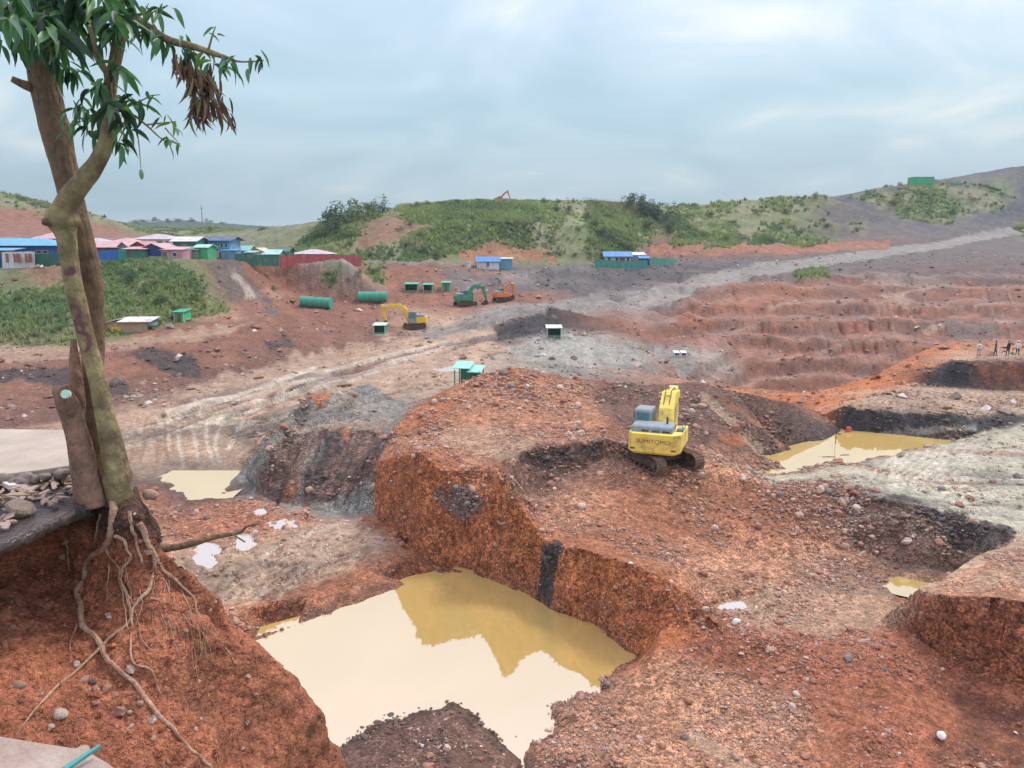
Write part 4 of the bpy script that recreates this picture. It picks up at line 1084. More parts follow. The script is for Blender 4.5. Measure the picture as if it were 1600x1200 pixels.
# stones caught in the bank
for k, (px, py, r, kd) in enumerate(((30, 1070, 9, 0), (120, 1039, 7, 3), (131, 1062, 8, 0), (145, 1065, 8, 4), (150, 1076, 9, 0), (165, 1077, 10, 1), (203, 1045, 8, 3), (178, 1085, 7, 1), (95, 1116, 11, 3), (182, 1113, 12, 1), (201, 1114, 5, 3), (80, 1136, 6, 3), (219, 1098, 6, 0), (205, 1135, 5, 3), (240, 1153, 6, 0), (306, 1140, 5, 3), (150, 1097, 6, 1), (98, 870, 6, 3), (60, 1018, 5, 1), (262, 1190, 7, 1), (20, 980, 5, 1), (232, 862, 9, 0), (218, 845, 6, 1), (236, 772, 11, 0), (386, 1130, 5, 1), (400, 1085, 4, 0), (330, 1075, 5, 1), (290, 985, 5, 1))):
    p, n = bank_hit(px, py, .004)
    o = stone('stone', kd, k, p, r * p.y / 1150, None); o.parent = soil_bank
# litter on the ledge: named stones and many dry flakes
def ledge_pt(px, py, dz=0.0): x, y, z = W(px, py, LZ + .012); return Vector((x, y, z + dz))
def flake_mesh(name, m, seed):
    rs = np.random.default_rng(seed); n = 9
    a = np.sort(rs.uniform(0, 2 * math.pi, n)); rr = rs.uniform(.6, 1.1, n)
    poly = [(math.cos(t) * r, .6 * math.sin(t) * r) for t, r in zip(a, rr)]
    mb = MB(); mb.prism(poly, -.10, .10, 'z'); o = mb.build(name, m); me = o.data; bpy.data.objects.remove(o); return me
M_FLW = mat('white_flake', (.72, .66, .60), .8, .15, 8, bump=.3)
M_FLP = mat('pinkish_flake', (.48, .34, .28), .85, .3, 8, bump=.3)
M_FLB = mat('tan_flake', (.36, .26, .18), .85, .3, 8, bump=.3)
for nm, px, py, sx, sy, sz, mt_, lab in (('stone_slab', 33, 764, .145, .09, .17, M_FLW, 'large flat white stone slab among the litter on the ledge'),
                                       ('flat_stone', 26, 781, .085, .075, .16, M_FLB, 'flat tan stone lying just in front of the white slab'),
                                       ('flat_stone', 118, 767, .085, .06, .10, M_FLP, 'pointed pale stone at the foot of the tree stump')):
    me = flake_mesh(nm, mt_, hash(lab) % 97 if False else len(lab)); o = link_mesh(nm, me); o.location = ledge_pt(px, py, .025); o.scale = (sx, sy, sz); o.rotation_euler = (.06, .08, .1)
    tag(o, lab, 'stone')
o = stone('rock', 0, 2, ledge_pt(35, 804, .045), .075, None, (.3, .2, .4)); o.material_slots[0].link = 'OBJECT'; o.material_slots[0].material = M_FLB
tag(o, 'brown angular rock near the wet edge of the ledge', 'rock')
o = stone('rock', 4, 1, ledge_pt(85, 797, .02), .028, None, (.1, .2, .4)); tag(o, 'small black stone sitting in the wet strip of the ledge', 'rock')
flm = [flake_mesh('flake', m, 60 + k) for k, m in enumerate((M_FLP, M_FLP, M_FLB, M_FLB, M_FLP, M_FLB))]
for k in range(280):
    px = random.uniform(-60, 150) if k < 230 else random.uniform(-330, -60); t = random.random() ** 1.5
    py = 752 - px * .06 + t * (82 - max(0, px) * .42)
    o = link_mesh('flake', flm[k % 6]); o.location = ledge_pt(px, py, .012 + random.uniform(0, .02))
    s_ = random.uniform(.02, .062); o.scale = (s_, s_, s_ * random.uniform(.5, 1.3)); o.rotation_euler = (random.uniform(-.5, .5), random.uniform(-.5, .5), random.uniform(0, 6.3))
    o.parent = ledge

# --- the concrete edge the photographer stands on, with a teal strip lying on it
M_EDGE = mat('grey_concrete_edge', (.38, .31, .255),   .9, .35, 3, dirt=.75, dirtcol=(.33, .22, .165), bump=.6, bscale=24)
ed = [(-500, 1130), (-150, 1133), (0, 1148), (60, 1158), (118, 1167), (130, 1160), (142, 1163), (138, 1172), (170, 1190), (190, 1206), (230, 1260), (250, 1340), (-500, 1500)]
pts = [W(px, py, -1.6) for px, py in ed]
mb = MB(); mb.prism([(p[0], p[1]) for p in pts], -1.74, -1.6, 'z')
tag(mb.build('concrete_edge', M_EDGE, bevel=.012), 'worn concrete slab edge in the near left corner', 'slab')
M_TEAL = mat('teal_plastic', (.07, .30, .27), .45, .1, 4)
mb = MB(); a = Vector(W(100, 1206, -1.588)); b = Vector(W(157, 1168, -1.57))
d = (b - a).normalized(); sd = d.cross(Vector((0, 0, 1))) * .011
mb.add([a - sd, a + sd, b + sd * .45, b - sd * .45] + [q + Vector((0, 0, .012)) for q in (a - sd, a + sd, b + sd * .45, b - sd * .45)], [(0, 3, 2, 1), (4, 5, 6, 7), (0, 1, 5, 4), (1, 2, 6, 5), (2, 3, 7, 6), (3, 0, 4, 7)])
tag(mb.build('plastic_strip', M_TEAL, bevel=.002), 'teal plastic strip poking over the concrete edge', 'strip')

# ================================================================== MANGO TREE
M_BARK1 = mat('olive_bark', (.31, .235, .105), .85, .5, 9, dirt=.6, dirtcol=(.15, .08, .045), bump=.75, bscale=30, stretch=.45)
M_BARK2 = mat('brown_bark', (.19, .115, .065), .9, .5, 9, dirt=.5, dirtcol=(.26, .145, .075), bump=1.0, bscale=40, stretch=.3)
M_BARK3 = mat('reddish_bark', (.30, .16, .10), .9, .35, 9, dirt=.4, dirtcol=(.12, .075, .05), bump=1.0, bscale=34, stretch=.35)
M_CUT = mat('cut_wood_green', (.48, .62, .46), .8, .15, 12)
M_ROOT = mat('root_bark', (.50, .31, .20), .85, .3, 14, dirt=.4, dirtcol=(.28, .11, .06), bump=.6, bscale=50)
tree = empty('mango_tree', W(165, 768, -1.74), 'mango tree with two bare stems and exposed roots at the bank edge', 'tree')
T0 = Vector(tree.location)
def bark_tube(name, pts, wid, m, parent=tree, n=22, seg=None, seed=0, rough_=.09, kn=()):
    """tapering limb through photograph points (px, py, metres); wid = width in photograph pixels"""
    P = np.array([W(*p) for p in pts]); wd = np.array([w * p[2] / 1200 / 2 for w, p in zip(wid, pts)])
    d = np.sqrt(((P[1:] - P[:-1]) ** 2).sum(1)).sum()
    seg = seg or max(10, int(d / .03))
    Q = catmull(np.c_[P, wd], seg)
    C, rr = Q[:, :3], Q[:, 3]
    tg = np.gradient(C, axis=0); tg /= np.linalg.norm(tg, axis=1, keepdims=True)
    ref = np.array([0, 1.0, 0]) if abs(tg[:, 1]).mean() < .8 else np.array([1.0, 0, 0])
    A = np.cross(tg, ref); A /= np.linalg.norm(A, axis=1, keepdims=True); B = np.cross(tg, A)
    th = np.linspace(0, 2 * math.pi, n, endpoint=False)
    dirs = A[:, None] * np.cos(th)[None, :, None] + B[:, None] * np.sin(th)[None, :, None]
    base_ = C[:, None] + dirs * rr[:, None, None]
    nz_ = fbm(base_[..., 0] / .12 + seed, base_[..., 1] / .12, base_[..., 2] / .22, octv=4, seed=50 + seed)
    r2 = rr[:, None] * (1 + rough_ * 1.6 * nz_)
    for kp, kr in kn:                                        # knots and swellings
        dd = np.linalg.norm(C - np.array(W(*kp)), axis=1); r2 *= 1 + kr * np.exp(-(dd / .05) ** 2)[:, None]
    V = C[:, None] + dirs * r2[..., None] - np.array(T0)
    V = V.reshape(-1, 3); s_ = len(C)
    ii = np.arange(s_ * n).reshape(s_, n)
    q = np.stack([ii[:-1], np.roll(ii, -1, 1)[:-1], np.roll(ii, -1, 1)[1:], ii[1:]], -1).reshape(-1, 4)
    V = np.r_[V, [C[0] - np.array(T0), C[-1] - np.array(T0)]]
    caps = [[ii[0, (k + 1) % n], ii[0, k], len(V) - 2, len(V) - 2] for k in range(n)] + [[ii[-1, k], ii[-1, (k + 1) % n], len(V) - 1, len(V) - 1] for k in range(n)]
    me = bpy.data.meshes.new(name)
    me.from_pydata([tuple(v) for v in V], [], [tuple(f) for f in q.tolist()] + [tuple(f[:3]) for f in caps])
    bm = bmesh.new(); bm.from_mesh(me); bmesh.ops.recalc_face_normals(bm, faces=bm.faces); bm.to_mesh(me); bm.free()
    me.polygons.foreach_set('use_smooth', np.full(len(me.polygons), True))
    return link_mesh(name, me, [m], parent)
trunk1 = bark_tube('trunk', [(188, 840, 5.25), (186, 798, 5.12), (183, 760, 5.02), (177, 705, 4.99), (164, 645, 4.98), (152, 590, 4.975), (139, 545, 4.97), (128, 500, 4.96), (117, 455, 4.955), (109, 412, 4.95), (104, 372, 4.93), (98, 342, 4.92), (108, 312, 4.9), (128, 285, 4.88), (150, 255, 4.86), (166, 222, 4.84), (171, 190, 4.83), (170, 150, 4.82), (178, 105, 4.8), (186, 60, 4.78), (188, 20, 4.76), (184, -40, 4.7)],
                   [48, 48, 41, 35, 29, 27, 26, 25, 27, 27, 28, 37, 34, 29, 25, 23, 21, 19, 18, 17, 15, 13], M_BARK1, seed=1, rough_=.11, kn=(((97, 343, 4.92), .32), ((150, 274, 4.87), .16), ((186, 745, 5.0), .18)))
trunk1['label'] = 'olive front stem with a knot where it forks right'
trunk2 = bark_tube('trunk', [(150, 800, 5.18), (151, 740, 5.18), (148, 670, 5.17), (144, 610, 5.16), (145, 550, 5.155), (146, 490, 5.15), (140, 430, 5.14), (127, 372, 5.13), (112, 310, 5.12), (98, 250, 5.11), (86, 200, 5.1), (72, 140, 5.08), (62, 90, 5.06), (55, 40, 5.04), (52, -20, 5.0)],
                   [38, 32, 31, 33, 31, 32, 34, 33, 33, 36, 39, 40, 38, 33, 28], M_BARK2, seed=2, rough_=.15)
trunk2['label'] = 'dark rough rear stem leaning up to the left'
bark_tube('stump', [(142, 790, 4.95), (136, 752, 4.95), (126, 700, 4.94), (114, 660, 4.93), (104, 630, 4.92), (94, 604, 4.91)], [44, 42, 38, 35, 37, 27], M_BARK3, seed=3, rough_=.22)
bark_tube('branch_stub', [(112, 650, 4.93), (108, 632, 4.85), (104, 618, 4.80)], [24, 18, 14], M_BARK3, seed=4)
mb = MB(); c = Vector(W(103, 616, 4.795)); dcut = (Vector((0, 0, 0)) - c).normalized(); dcut = (dcut + Vector((-.35, 0, .15))).normalized()
a = dcut.cross(Vector((0, 0, 1))).normalized(); b = dcut.cross(a)
mb.tube([c - T0 - dcut * .01, c - T0 + dcut * .012], [.030, .028], 18); mb.build('cut_face', M_CUT, tree)
bark_tube('branch_stub', [(122, 680, 5.02), (120, 620, 5.02), (117, 570, 5.02), (115, 530, 5.03)], [20, 22, 17, 9], M_BARK3, seed=5, rough_=.25)
bark_tube('branch_stub', [(100, 345, 4.92), (82, 347, 4.86), (66, 346, 4.82)], [24, 17, 9], M_BARK2, seed=6)
bark_tube('branch_stub', [(64, 140, 5.06), (40, 133, 5.0), (18, 123, 4.96)], [22, 14, 9], M_BARK2, seed=7)
limbs = {}
def limb(key, pts, wid, m=M_BARK1, sd=0): limbs[key] = pts; return bark_tube('branch', pts, wid, m, seed=sd, n=10, rough_=.06)
limb('r', [(184, 70, 4.78), (205, 30, 4.75), (228, 40, 4.7), (262, 62, 4.68), (300, 72, 4.66), (335, 84, 4.64), (360, 92, 4.62)], [16, 13, 12, 11, 10, 8, 5], sd=20)
limb('r2', [(355, 90, 4.62), (372, 96, 4.6), (395, 96, 4.58), (412, 94, 4.56)], [4.5, 3, 2.2, 1.5], sd=21)
limb('c', [(58, 90, 5.06), (90, 50, 4.95), (120, 20, 4.85), (150, -20, 4.75)], [26, 18, 14, 10], M_BARK2, 22)
limb('c2', [(172, 150, 4.82), (165, 110, 4.7), (150, 80, 4.6), (140, 40, 4.5)], [10, 8, 6, 5], sd=23)
limb('l', [(56, 60, 5.04), (35, 30, 4.8), (10, 10, 4.6), (-30, 20, 4.4)], [20, 12, 9, 6], M_BARK2, 24)
limb('d', [(172, 170, 4.83), (205, 178, 4.75), (228, 195, 4.72), (250, 215, 4.7), (262, 222, 4.68)], [5, 3.5, 3, 2.2, 1.4], sd=25)
limb('d2', [(228, 195, 4.72), (255, 192, 4.7), (275, 190, 4.68)], [2.6, 2, 1.4], sd=26)
limb('d3', [(212, 190, 4.75), (217, 225, 4.72), (220, 262, 4.7)], [2, 1.6, 1.2], sd=27)
limb('u', [(325, 80, 4.64), (332, 55, 4.62), (337, 41, 4.62)], [4, 2.5, 1.5], sd=28)
mb = MB(); c = Vector(W(221, 272, 4.7)) - T0
mb.tube([c + Vector((0, 0, h)) for h in (.03, .018, 0, -.02, -.032)], [.004, .010, .014, .010, .003], 10); mb.build('fruit', mat('green_fruit', (.16, .26, .10), .5), tree, smooth=True)

# leaves: one shape bent a few ways, each leaf an object of its own
def leaf_mesh(m, bend, fold, wid=.15, seed=0):
    n = 7; v = []; f = []
    rs = random.Random(seed)
    for i in range(n):
        t = i / (n - 1); w = wid * (math.sin(math.pi * min(1, t * .97 + .03)) ** .75) * (1 - .35 * t)
        if i == n - 1: w = .004
        y = t; z = -bend * t * t + .012 * math.sin(9 * t + seed)
        v += [(-w, y, z + fold * w), (0, y, z), (w, y, z + fold * w)]
    for i in range(n - 1):
        a = 3 * i; f += [(a, a + 1, a + 4, a + 3), (a + 1, a + 2, a + 5, a + 4)]
    me = bpy.data.meshes.new('leaf'); me.from_pydata(v, [], f); me.materials.append(m)
    me.polygons.foreach_set('use_smooth', np.full(len(f), True)); return me
def leaf_mat(name, col, tr=.25, rough_=.42):
    m = mat(name, col, rough_, .22, 9, spec=.5)
    nt = m.node_tree; b = nt.nodes['Principled BSDF']; out = nt.nodes['Material Output']
    t = nt.nodes.new('ShaderNodeBsdfTranslucent'); t.inputs['Color'].default_value = (col[0] * 1.5, col[1] * 1.7, col[2] * .7, 1)
    ms = nt.nodes.new('ShaderNodeMixShader'); ms.inputs[0].default_value = tr
    nt.links.new(b.outputs[0], ms.inputs[1]); nt.links.new(t.outputs[0], ms.inputs[2]); nt.links.new(ms.outputs[0], out.inputs['Surface'])
    return m
LM = [leaf_mat('leaf_dark', (.050, .125, .052)), leaf_mat('leaf_mid', (.080, .19, .072)), leaf_mat('leaf_blue', (.10, .215, .115)), leaf_mat('leaf_bright', (.15, .29, .06)), leaf_mat('leaf_deep', (.03, .07, .04))]
DM = [leaf_mat('dry_leaf_brown', (.135, .065, .04), .1, .8), leaf_mat('dry_leaf_tan', (.23, .135, .08), .1, .8), leaf_mat('dry_leaf_olive', (.21, .17, .06), .1, .8)]
LEAVES = [leaf_mesh(m, b, .35 + .1 * k, seed=k) for k, (m, b) in enumerate([(m, b) for m in LM for b in (.12, .30, .5)])]
DRY = [leaf_mesh(m, .25, 1.3, .085, seed=k) for k, m in enumerate(DM)]
leaf_list = []
def place_leaf(me, base, direction, length, roll, name='leaf'):
    d = Vector(direction).normalized()
    up = Vector((0, 0, 1)) - d * d.z
    if up.length < .05: up = Vector((random.uniform(-1, 1), random.uniform(-1, 1), 0)); up -= d * up.dot(d)
    up.normalize(); x = d.cross(up)
    Mx = Matrix((x, d, up)).transposed().to_4x4() @ Matrix.Rotation(roll, 4, 'Y')
    leaf_list.append((me, Matrix.Translation(Vector(base) - T0) @ Mx @ Matrix.Scale(length, 4), name, (Vector(base)).y))
def whorl(px, py, Y, n, ln=.15, bright=.2, spread=None, down=.6, lean=None):
    n = max(3, int(n * .95)); ln *= 1.08
    c = Vector(W(px, py, Y))
    for k in range(n):
        a = 2 * math.pi * (k + random.random() * .7) / n
        el = -down + random.uniform(-.5, .45)
        d = Vector((math.cos(a) * math.cos(el), math.sin(a) * math.cos(el), math.sin(el)))
        if lean: d = (d + Vector(lean)).normalized()
        b = c + Vector((random.gauss(0, .018), random.gauss(0, .018), random.gauss(0, .018)))
        km = random.choices(range(5), (3, 3, 2 + 3 * bright, 1.5 * bright + .2, 2.6))[0]
        place_leaf(LEAVES[km * 3 + random.randrange(3)], b, d, ln * random.uniform(.7, 1.15), random.uniform(-.6, .6))
def twig(p, q, w=2.2):
    a, b = Vector(W(*p)), Vector(W(*q)); m_ = (a + b) / 2 + Vector((random.uniform(-.02, .02), 0, random.uniform(-.01, .03)))
    mb = MB(); mb.tube([a - T0, m_ - T0, b - T0], [w * p[2] / 2400, w * .8 * p[2] / 2400, w * .5 * p[2] / 2400], 6); mb.build('twig', M_BARK1, tree, smooth=True)
WH = [  # crown over the stems
    (70, 35, 4.55, 9, .19, .5), (20, 25, 4.2, 8, .19, .5), (105, 30, 4.75, 9, .17, .2), (140, 25, 4.8, 9, .16, .2), (90, 70, 4.85, 9, .16, .1), (120, 70, 4.9, 8, .16, .1),
    (45, 60, 4.7, 7, .17, .2), (150, 60, 4.75, 8, .15, .3), (165, 20, 4.7, 8, .15, .3), (205, 22, 4.7, 7, .14, .2), (5, 60, 4.6, 6, .15, .1), (110, 105, 4.95, 8, .15, .1), (85, 100, 5.0, 7, .15, .1),
    (75, 5, 4.7, 9, .18, .2), (125, -5, 4.7, 8, .18, .2), (30, 0, 4.6, 8, .18, .2), (175, 45, 4.7, 7, .15, .3), (190, -5, 4.7, 7, .15, .2),
    # spray in front of the stems
    (160, 135, 4.65, 8, .13, .5), (178, 165, 4.65, 9, .13, .4), (150, 180, 4.9, 8, .13, .3), (130, 185, 4.95, 7, .12, .2), (195, 185, 4.72, 9, .13, .2), (170, 205, 4.9, 8, .12, .2), (185, 222, 4.75, 7, .11, .2),
    (205, 155, 4.72, 7, .12, .1), (215, 165, 4.72, 6, .12, .1), (122, 160, 4.95, 6, .12, .2), (150, 140, 4.9, 7, .13, .3), (200, 200, 4.72, 6, .11, .1), (178, 110, 4.65, 7, .15, .3), (140, 205, 4.95, 6, .11, .1), (112, 190, 5.0, 5, .11, .1),
    # right branch
    (232, 40, 4.68, 6, .13, .3), (255, 60, 4.66, 7, .12, .2), (285, 62, 4.66, 6, .12, .2), (300, 82, 4.66, 6, .11, .3), (318, 78, 4.64, 5, .11, .2), (335, 95, 4.62, 6, .11, .6), (350, 90, 4.62, 5, .1, .2), (368, 92, 4.6, 4, .1, .1), (392, 95, 4.58, 5, .095, .1), (405, 92, 4.56, 4, .09, .1),
    (225, 48, 4.68, 6, .11, .2), (245, 20, 4.68, 6, .11, .1), (262, 8, 4.66, 5, .1, .1), (222, 12, 4.7, 6, .12, .1),
    # hanging twigs
    (258, 220, 4.68, 5, .085, .2), (272, 190, 4.68, 5, .08, .1), (258, 182, 4.7, 4, .08, .1), (235, 145, 4.7, 4, .09, .1), (275, 222, 4.66, 4, .08, .1), (338, 48, 4.62, 3, .08, .1)]
for k in range(20):
    WH.append((random.uniform(-20, 190), random.uniform(-50, 60), random.uniform(4.4, 5.1), 8, random.uniform(.15, .2), random.choice((0, .1, .5))))
for k in range(3):
    WH.append((random.uniform(115, 215), random.uniform(115, 225), random.uniform(4.65, 5.0), 7, random.uniform(.11, .14), random.choice((.1, .2, .5))))
for w_ in WH: whorl(*w_)
for (p, q) in (((184, 70, 4.78), (160, 135, 4.65)), ((174, 120, 4.8), (178, 165, 4.65)), ((172, 150, 4.82), (150, 180, 4.9)), ((171, 165, 4.83), (195, 185, 4.72)), ((195, 185, 4.72), (185, 222, 4.75)), ((171, 160, 4.83), (130, 185, 4.95)), ((130, 185, 4.95), (112, 190, 5.0)),
               ((178, 130, 4.8), (215, 160, 4.72)), ((215, 160, 4.72), (250, 148, 4.7)), ((150, 180, 4.9), (170, 205, 4.9)), ((225, 40, 4.7), (262, 8, 4.66)), ((262, 62, 4.68), (285, 100, 4.66)), ((300, 72, 4.66), (318, 115, 4.64)), ((335, 84, 4.64), (330, 125, 4.62)), ((225, 40, 4.7), (232, 5, 4.7)), ((80, 60, 5.0), (20, 25, 4.2)), ((90, 50, 4.95), (70, 35, 4.55)), ((258, 200, 4.7), (278, 222, 4.66))):
    twig(p, q)
for (px, py, Y, n, ln, sx) in ((276, 92, 4.66, 9, .10, 10), (290, 98, 4.66, 12, .12, 12), (303, 120, 4.65, 10, .12, 8), (318, 112, 4.64, 12, .12, 10), (330, 128, 4.63, 12, .12, 10), (312, 150, 4.63, 12, .12, 10), (326, 160, 4.62, 12, .11, 12), (345, 160, 4.62, 9, .10, 10), (358, 178, 4.62, 6, .09, 6), (305, 165, 4.63, 7, .11, 6)):
    for k in range(int(n * 1.6)):
        b = Vector(W(px + random.gauss(0, sx * .6), py + random.gauss(0, 6), Y + random.uniform(-.06, .06)))
        place_leaf(DRY[random.choices((0, 1, 2), (5, 3, 2.5))[0]], b, (random.gauss(.06, .2), random.gauss(0, .2), -1), ln * random.uniform(.85, 1.35), random.uniform(0, 6.3), 'dry_leaf')
random.shuffle(leaf_list)
extra = {}
count = 0
for me, Mx, nm, Yd in sorted(leaf_list, key=lambda q: q[3] + random.uniform(0, .5)):
    lim_ok = count < 300
    if lim_ok:
        o = bpy.data.objects.new(nm, me); COL.objects.link(o); o.parent = tree; o.matrix_local = Mx; count += 1
    else:
        extra.setdefault(me, []).append(Mx)
vs, fs, mi, ml = [], [], [], []
for me, lst in extra.items():
    mm = me.materials[0]
    if mm not in ml: ml.append(mm)
    for Mx in lst:
        b = len(vs); vs += [tuple(Mx @ v.co) for v in me.vertices]
        for p in me.polygons: fs.append(tuple(b + i for i in p.vertices)); mi.append(ml.index(mm))
if fs:
    me = bpy.data.meshes.new('foliage'); me.from_pydata(vs, [], fs)
    for m_ in ml: me.materials.append(m_)
    me.polygons.foreach_set('material_index', mi); me.polygons.foreach_set('use_smooth', np.full(len(fs), True))
    o = bpy.data.objects.new('foliage', me); COL.objects.link(o); o.parent = tree; tag(o, kind='stuff')

# roots lying on and hanging before the cut bank
def root(pts, w0, w1, lift=.012, name='root', free=()):
    Q = []
    for i, (px, py) in enumerate(pts):
        p, n_ = bank_hit(px, py, lift + (free[i] if i < len(free) else 0))
        Q.append(p - T0)
    P = catmull([tuple(q) for q in Q], max(12, 7 * len(Q)))
    wig = np.stack([fbm(P[:, 2] * 9 + k * 7, P[:, 0] * 9, octv=3, seed=60 + k) for k in range(3)], 1) * .022
    P = P + wig
    rad = .78 * np.linspace(w0, w1, len(P)) * np.mean([q.y + T0.y for q in Q]) / 2400 * (1 + .22 * fbm(P[:, 2] * 30, P[:, 0] * 30, octv=2, seed=70))
    mb = MB(); mb.tube([tuple(p) for p in P], list(rad), 8)
    return mb.build(name, M_ROOT, tree, smooth=True)
root([(178, 775), (178, 800), (176, 830), (168, 850), (150, 866), (136, 878), (128, 905), (120, 925), (128, 945), (129, 975), (145, 992), (158, 1008), (172, 1035), (195, 1052), (215, 1070), (240, 1108), (265, 1135), (300, 1172), (330, 1200)], 17, 7)
root([(168, 850), (172, 868), (184, 885), (188, 900), (200, 935), (207, 975), (206, 1020), (215, 1040), (238, 1050), (252, 1085)], 8, 3)
root([(180, 838), (192, 845), (198, 862), (204, 872), (188, 892), (190, 915), (205, 935)], 8, 3, .03)
root([(240, 860), (241, 890), (234, 920), (215, 940), (207, 955), (204, 972), (180, 990), (160, 1008), (120, 1048), (90, 1072), (60, 1105), (25, 1148)], 10, 3)
root([(215, 820), (240, 862), (246, 880)], 14, 10)
root([(190, 890), (192, 930), (201, 985)], 4, 2, .03)
root([(245, 885), (262, 920), (290, 965), (310, 985)], 5, 2)
root([(250, 880), (270, 905), (300, 930), (312, 960), (335, 990), (355, 1015), (372, 1040)], 7, 2)
root([(262, 900), (285, 925), (300, 960), (305, 985)], 4, 2)
root([(250, 950), (258, 985), (240, 1030)], 3, 1.5)
root([(122, 975), (114, 1000), (112, 1018)], 4, 2); root([(133, 980), (134, 1015)], 3, 1.5); root([(168, 880), (166, 915)], 4, 2, .03)
root([(235, 938), (262, 942)], 6, 3); root([(215, 975), (225, 1005), (242, 1018)], 3, 1.5); root([(100, 790 + 60), (106, 868), (110, 890)], 3, 1.5, .05); root([(65, 852), (70, 868)], 3, 1.5, .06)
root([(155, 800), (152, 830), (148, 852)], 6, 3, .02); root([(200, 800), (205, 830), (214, 850), (222, 880)], 9, 4, .02)
mb = MB()
P = catmull([W(*p) for p in ((225, 842, 5.1), (250, 856, 5.3), (275, 855, 5.35), (305, 848, 5.4), (340, 838, 5.45), (375, 832, 5.5), (385, 823, 5.5), (405, 818, 5.5))], 40)
mb.tube([tuple(p - np.array(T0)) for p in P], list(np.linspace(.042, .006, 40) * (1 + .2 * fbm(P[:, 0] * 12, P[:, 1] * 12, octv=2, seed=80))), 9)
o = mb.build('root', M_BARK2, tree, smooth=True); o['label'] = 'broken dark root sticking out over the pit'
mb = MB(); P = catmull([W(*p) for p in ((362, 834, 5.48), (375, 842, 5.45), (383, 847, 5.45))], 10); mb.tube([tuple(p - np.array(T0)) for p in P], .006, 6); mb.build('root', M_BARK2, tree, smooth=True)
# fine rootlets
for k in range(34):
    px = random.uniform(150, 330); py = 800 + (px - 150) * .9 + random.uniform(0, 90)
    if px > 300: py = 960 + random.uniform(0, 40)
    dx = random.uniform(-14, 22)
    root([(px, py), (px + dx * .5 + random.uniform(-5, 5), py + 22), (px + dx, py + random.uniform(38, 70))], 2.0, .9, .01, 'rootlet')
# faded paint daubs on the front stem
t1v = [tuple(trunk1.matrix_basis @ v.co + T0) for v in trunk1.data.vertices]
TB = BVHTree.FromPolygons(t1v, [tuple(p.vertices) for p in trunk1.data.polygons])
M_PAINT = mat('faded_red_paint', (.17, .06, .065), .8, .25, 30)
def daub(pts, w):
    Q = catmull([(float(a), float(b)) for a, b in pts], 26); tn = np.gradient(Q, axis=0); tn /= np.linalg.norm(tn, axis=1, keepdims=True)
    vs, fs = [], []
    for i, (c, t) in enumerate(zip(Q, tn)):
        ww = w * (.75 + .4 * random.random()) * math.sin(math.pi * min(.97, max(.06, (i + .5) / 26))) ** .4
        for s_ in (-.5, -.17, .17, .5):
            px, py = c[0] - t[1] * s_ * ww, c[1] + t[0] * s_ * ww
            d = Vector(ray(px, py)).normalized(); h = TB.ray_cast(d * 2, d)
            if h[0] is None: h = TB.find_nearest(d * 5.35)
            vs.append(tuple(h[0] - d * .0025 - T0))
    for i in range(25):
        for k in range(3): fs.append((4 * i + k, 4 * i + k + 1, 4 * i + 5 + k, 4 * i + 4 + k))
    mb = MB(); mb.add(vs, fs); mb.build('paint_mark', M_PAINT, tree, smooth=True)
daub([(100, 428), (109, 424), (118, 420)], 13)
daub([(114, 478), (121, 481), (124, 490), (121, 498), (116, 506), (118, 514), (124, 520)], 7.0)
daub([(119, 500), (126, 506), (130, 514), (124, 522)], 6)
daub([(126, 521), (134, 522), (140, 530), (138, 543), (132, 551)], 7.0)

# ================================================================== LOOSE STONES
area = GR.ravel() * (ang[1] - ang[0]) * np.repeat(np.gradient(rows), NA)
PU, PV = project(GVERT[:, 0], GVERT[:, 1], GVERT[:, 2])
seen = (PU > -120) & (PU < 1720) & (PV < 1260) & (gr > 20) & (gr < 130)
patch = np.clip(.5 + 1.5 * fbm(gx / 2.5, gy / 2.5, octv=3, seed=801), .04, 2.0) ** 1.6
wgt = np.where(seen, area * (1 + 2.5 * steep) * np.clip(gc[:, 3], 0, 1.5) ** 1.4 * patch * np.clip(34 / gr, 0, 1.25) ** 1.7, 0)
WLEV = [(-17.0, 26, 40), (-15.5, 48, 62), (-16.34, 33, 37), (-16.42, 46, 56)]
for lv, y0, y1 in WLEV:
    wgt[(gz < lv + .02) & (gy > y0) & (gy < y1) & (gz > lv - 2.5)] = 0
NS = 34000
pick = RNG.choice(len(wgt), NS, p=wgt / wgt.sum())
size = np.exp(RNG.normal(math.log(.053), .55, NS)); size = np.clip(size, .018, .23) * np.clip(gr[pick] / 36, .75, 1.5)
order = np.argsort(-(size / gr[pick]))
big, small = order[:298], order[298:]
icv = np.array([(0, 0, -1), (.724, -.526, -.447), (-.276, -.851, -.447), (-.894, 0, -.447), (-.276, .851, -.447), (.724, .526, -.447), (.276, -.851, .447), (-.724, -.526, .447), (-.724, .526, .447), (.276, .851, .447), (.894, 0, .447), (0, 0, 1)])
icf = np.array([(0, 1, 2), (1, 0, 5), (0, 2, 3), (0, 3, 4), (0, 4, 5), (1, 5, 10), (2, 1, 6), (3, 2, 7), (4, 3, 8), (5, 4, 9), (1, 10, 6), (2, 6, 7), (3, 7, 8), (4, 8, 9), (5, 9, 10), (6, 10, 11), (7, 6, 11), (8, 7, 11), (9, 8, 11), (10, 9, 11)])[:, ::-1]
n_ = len(small); ps = GVERT[pick[small]] + np.c_[RNG.uniform(-.12, .12, (n_, 2)), np.zeros(n_)]
nr_ = GN[pick[small]]
v = icv[None] * RNG.uniform(.68, 1.28, (n_, 12, 1))
v = v * np.stack([np.ones(n_), RNG.uniform(.6, .95, n_), RNG.uniform(.45, .85, n_)], 1)[:, None]
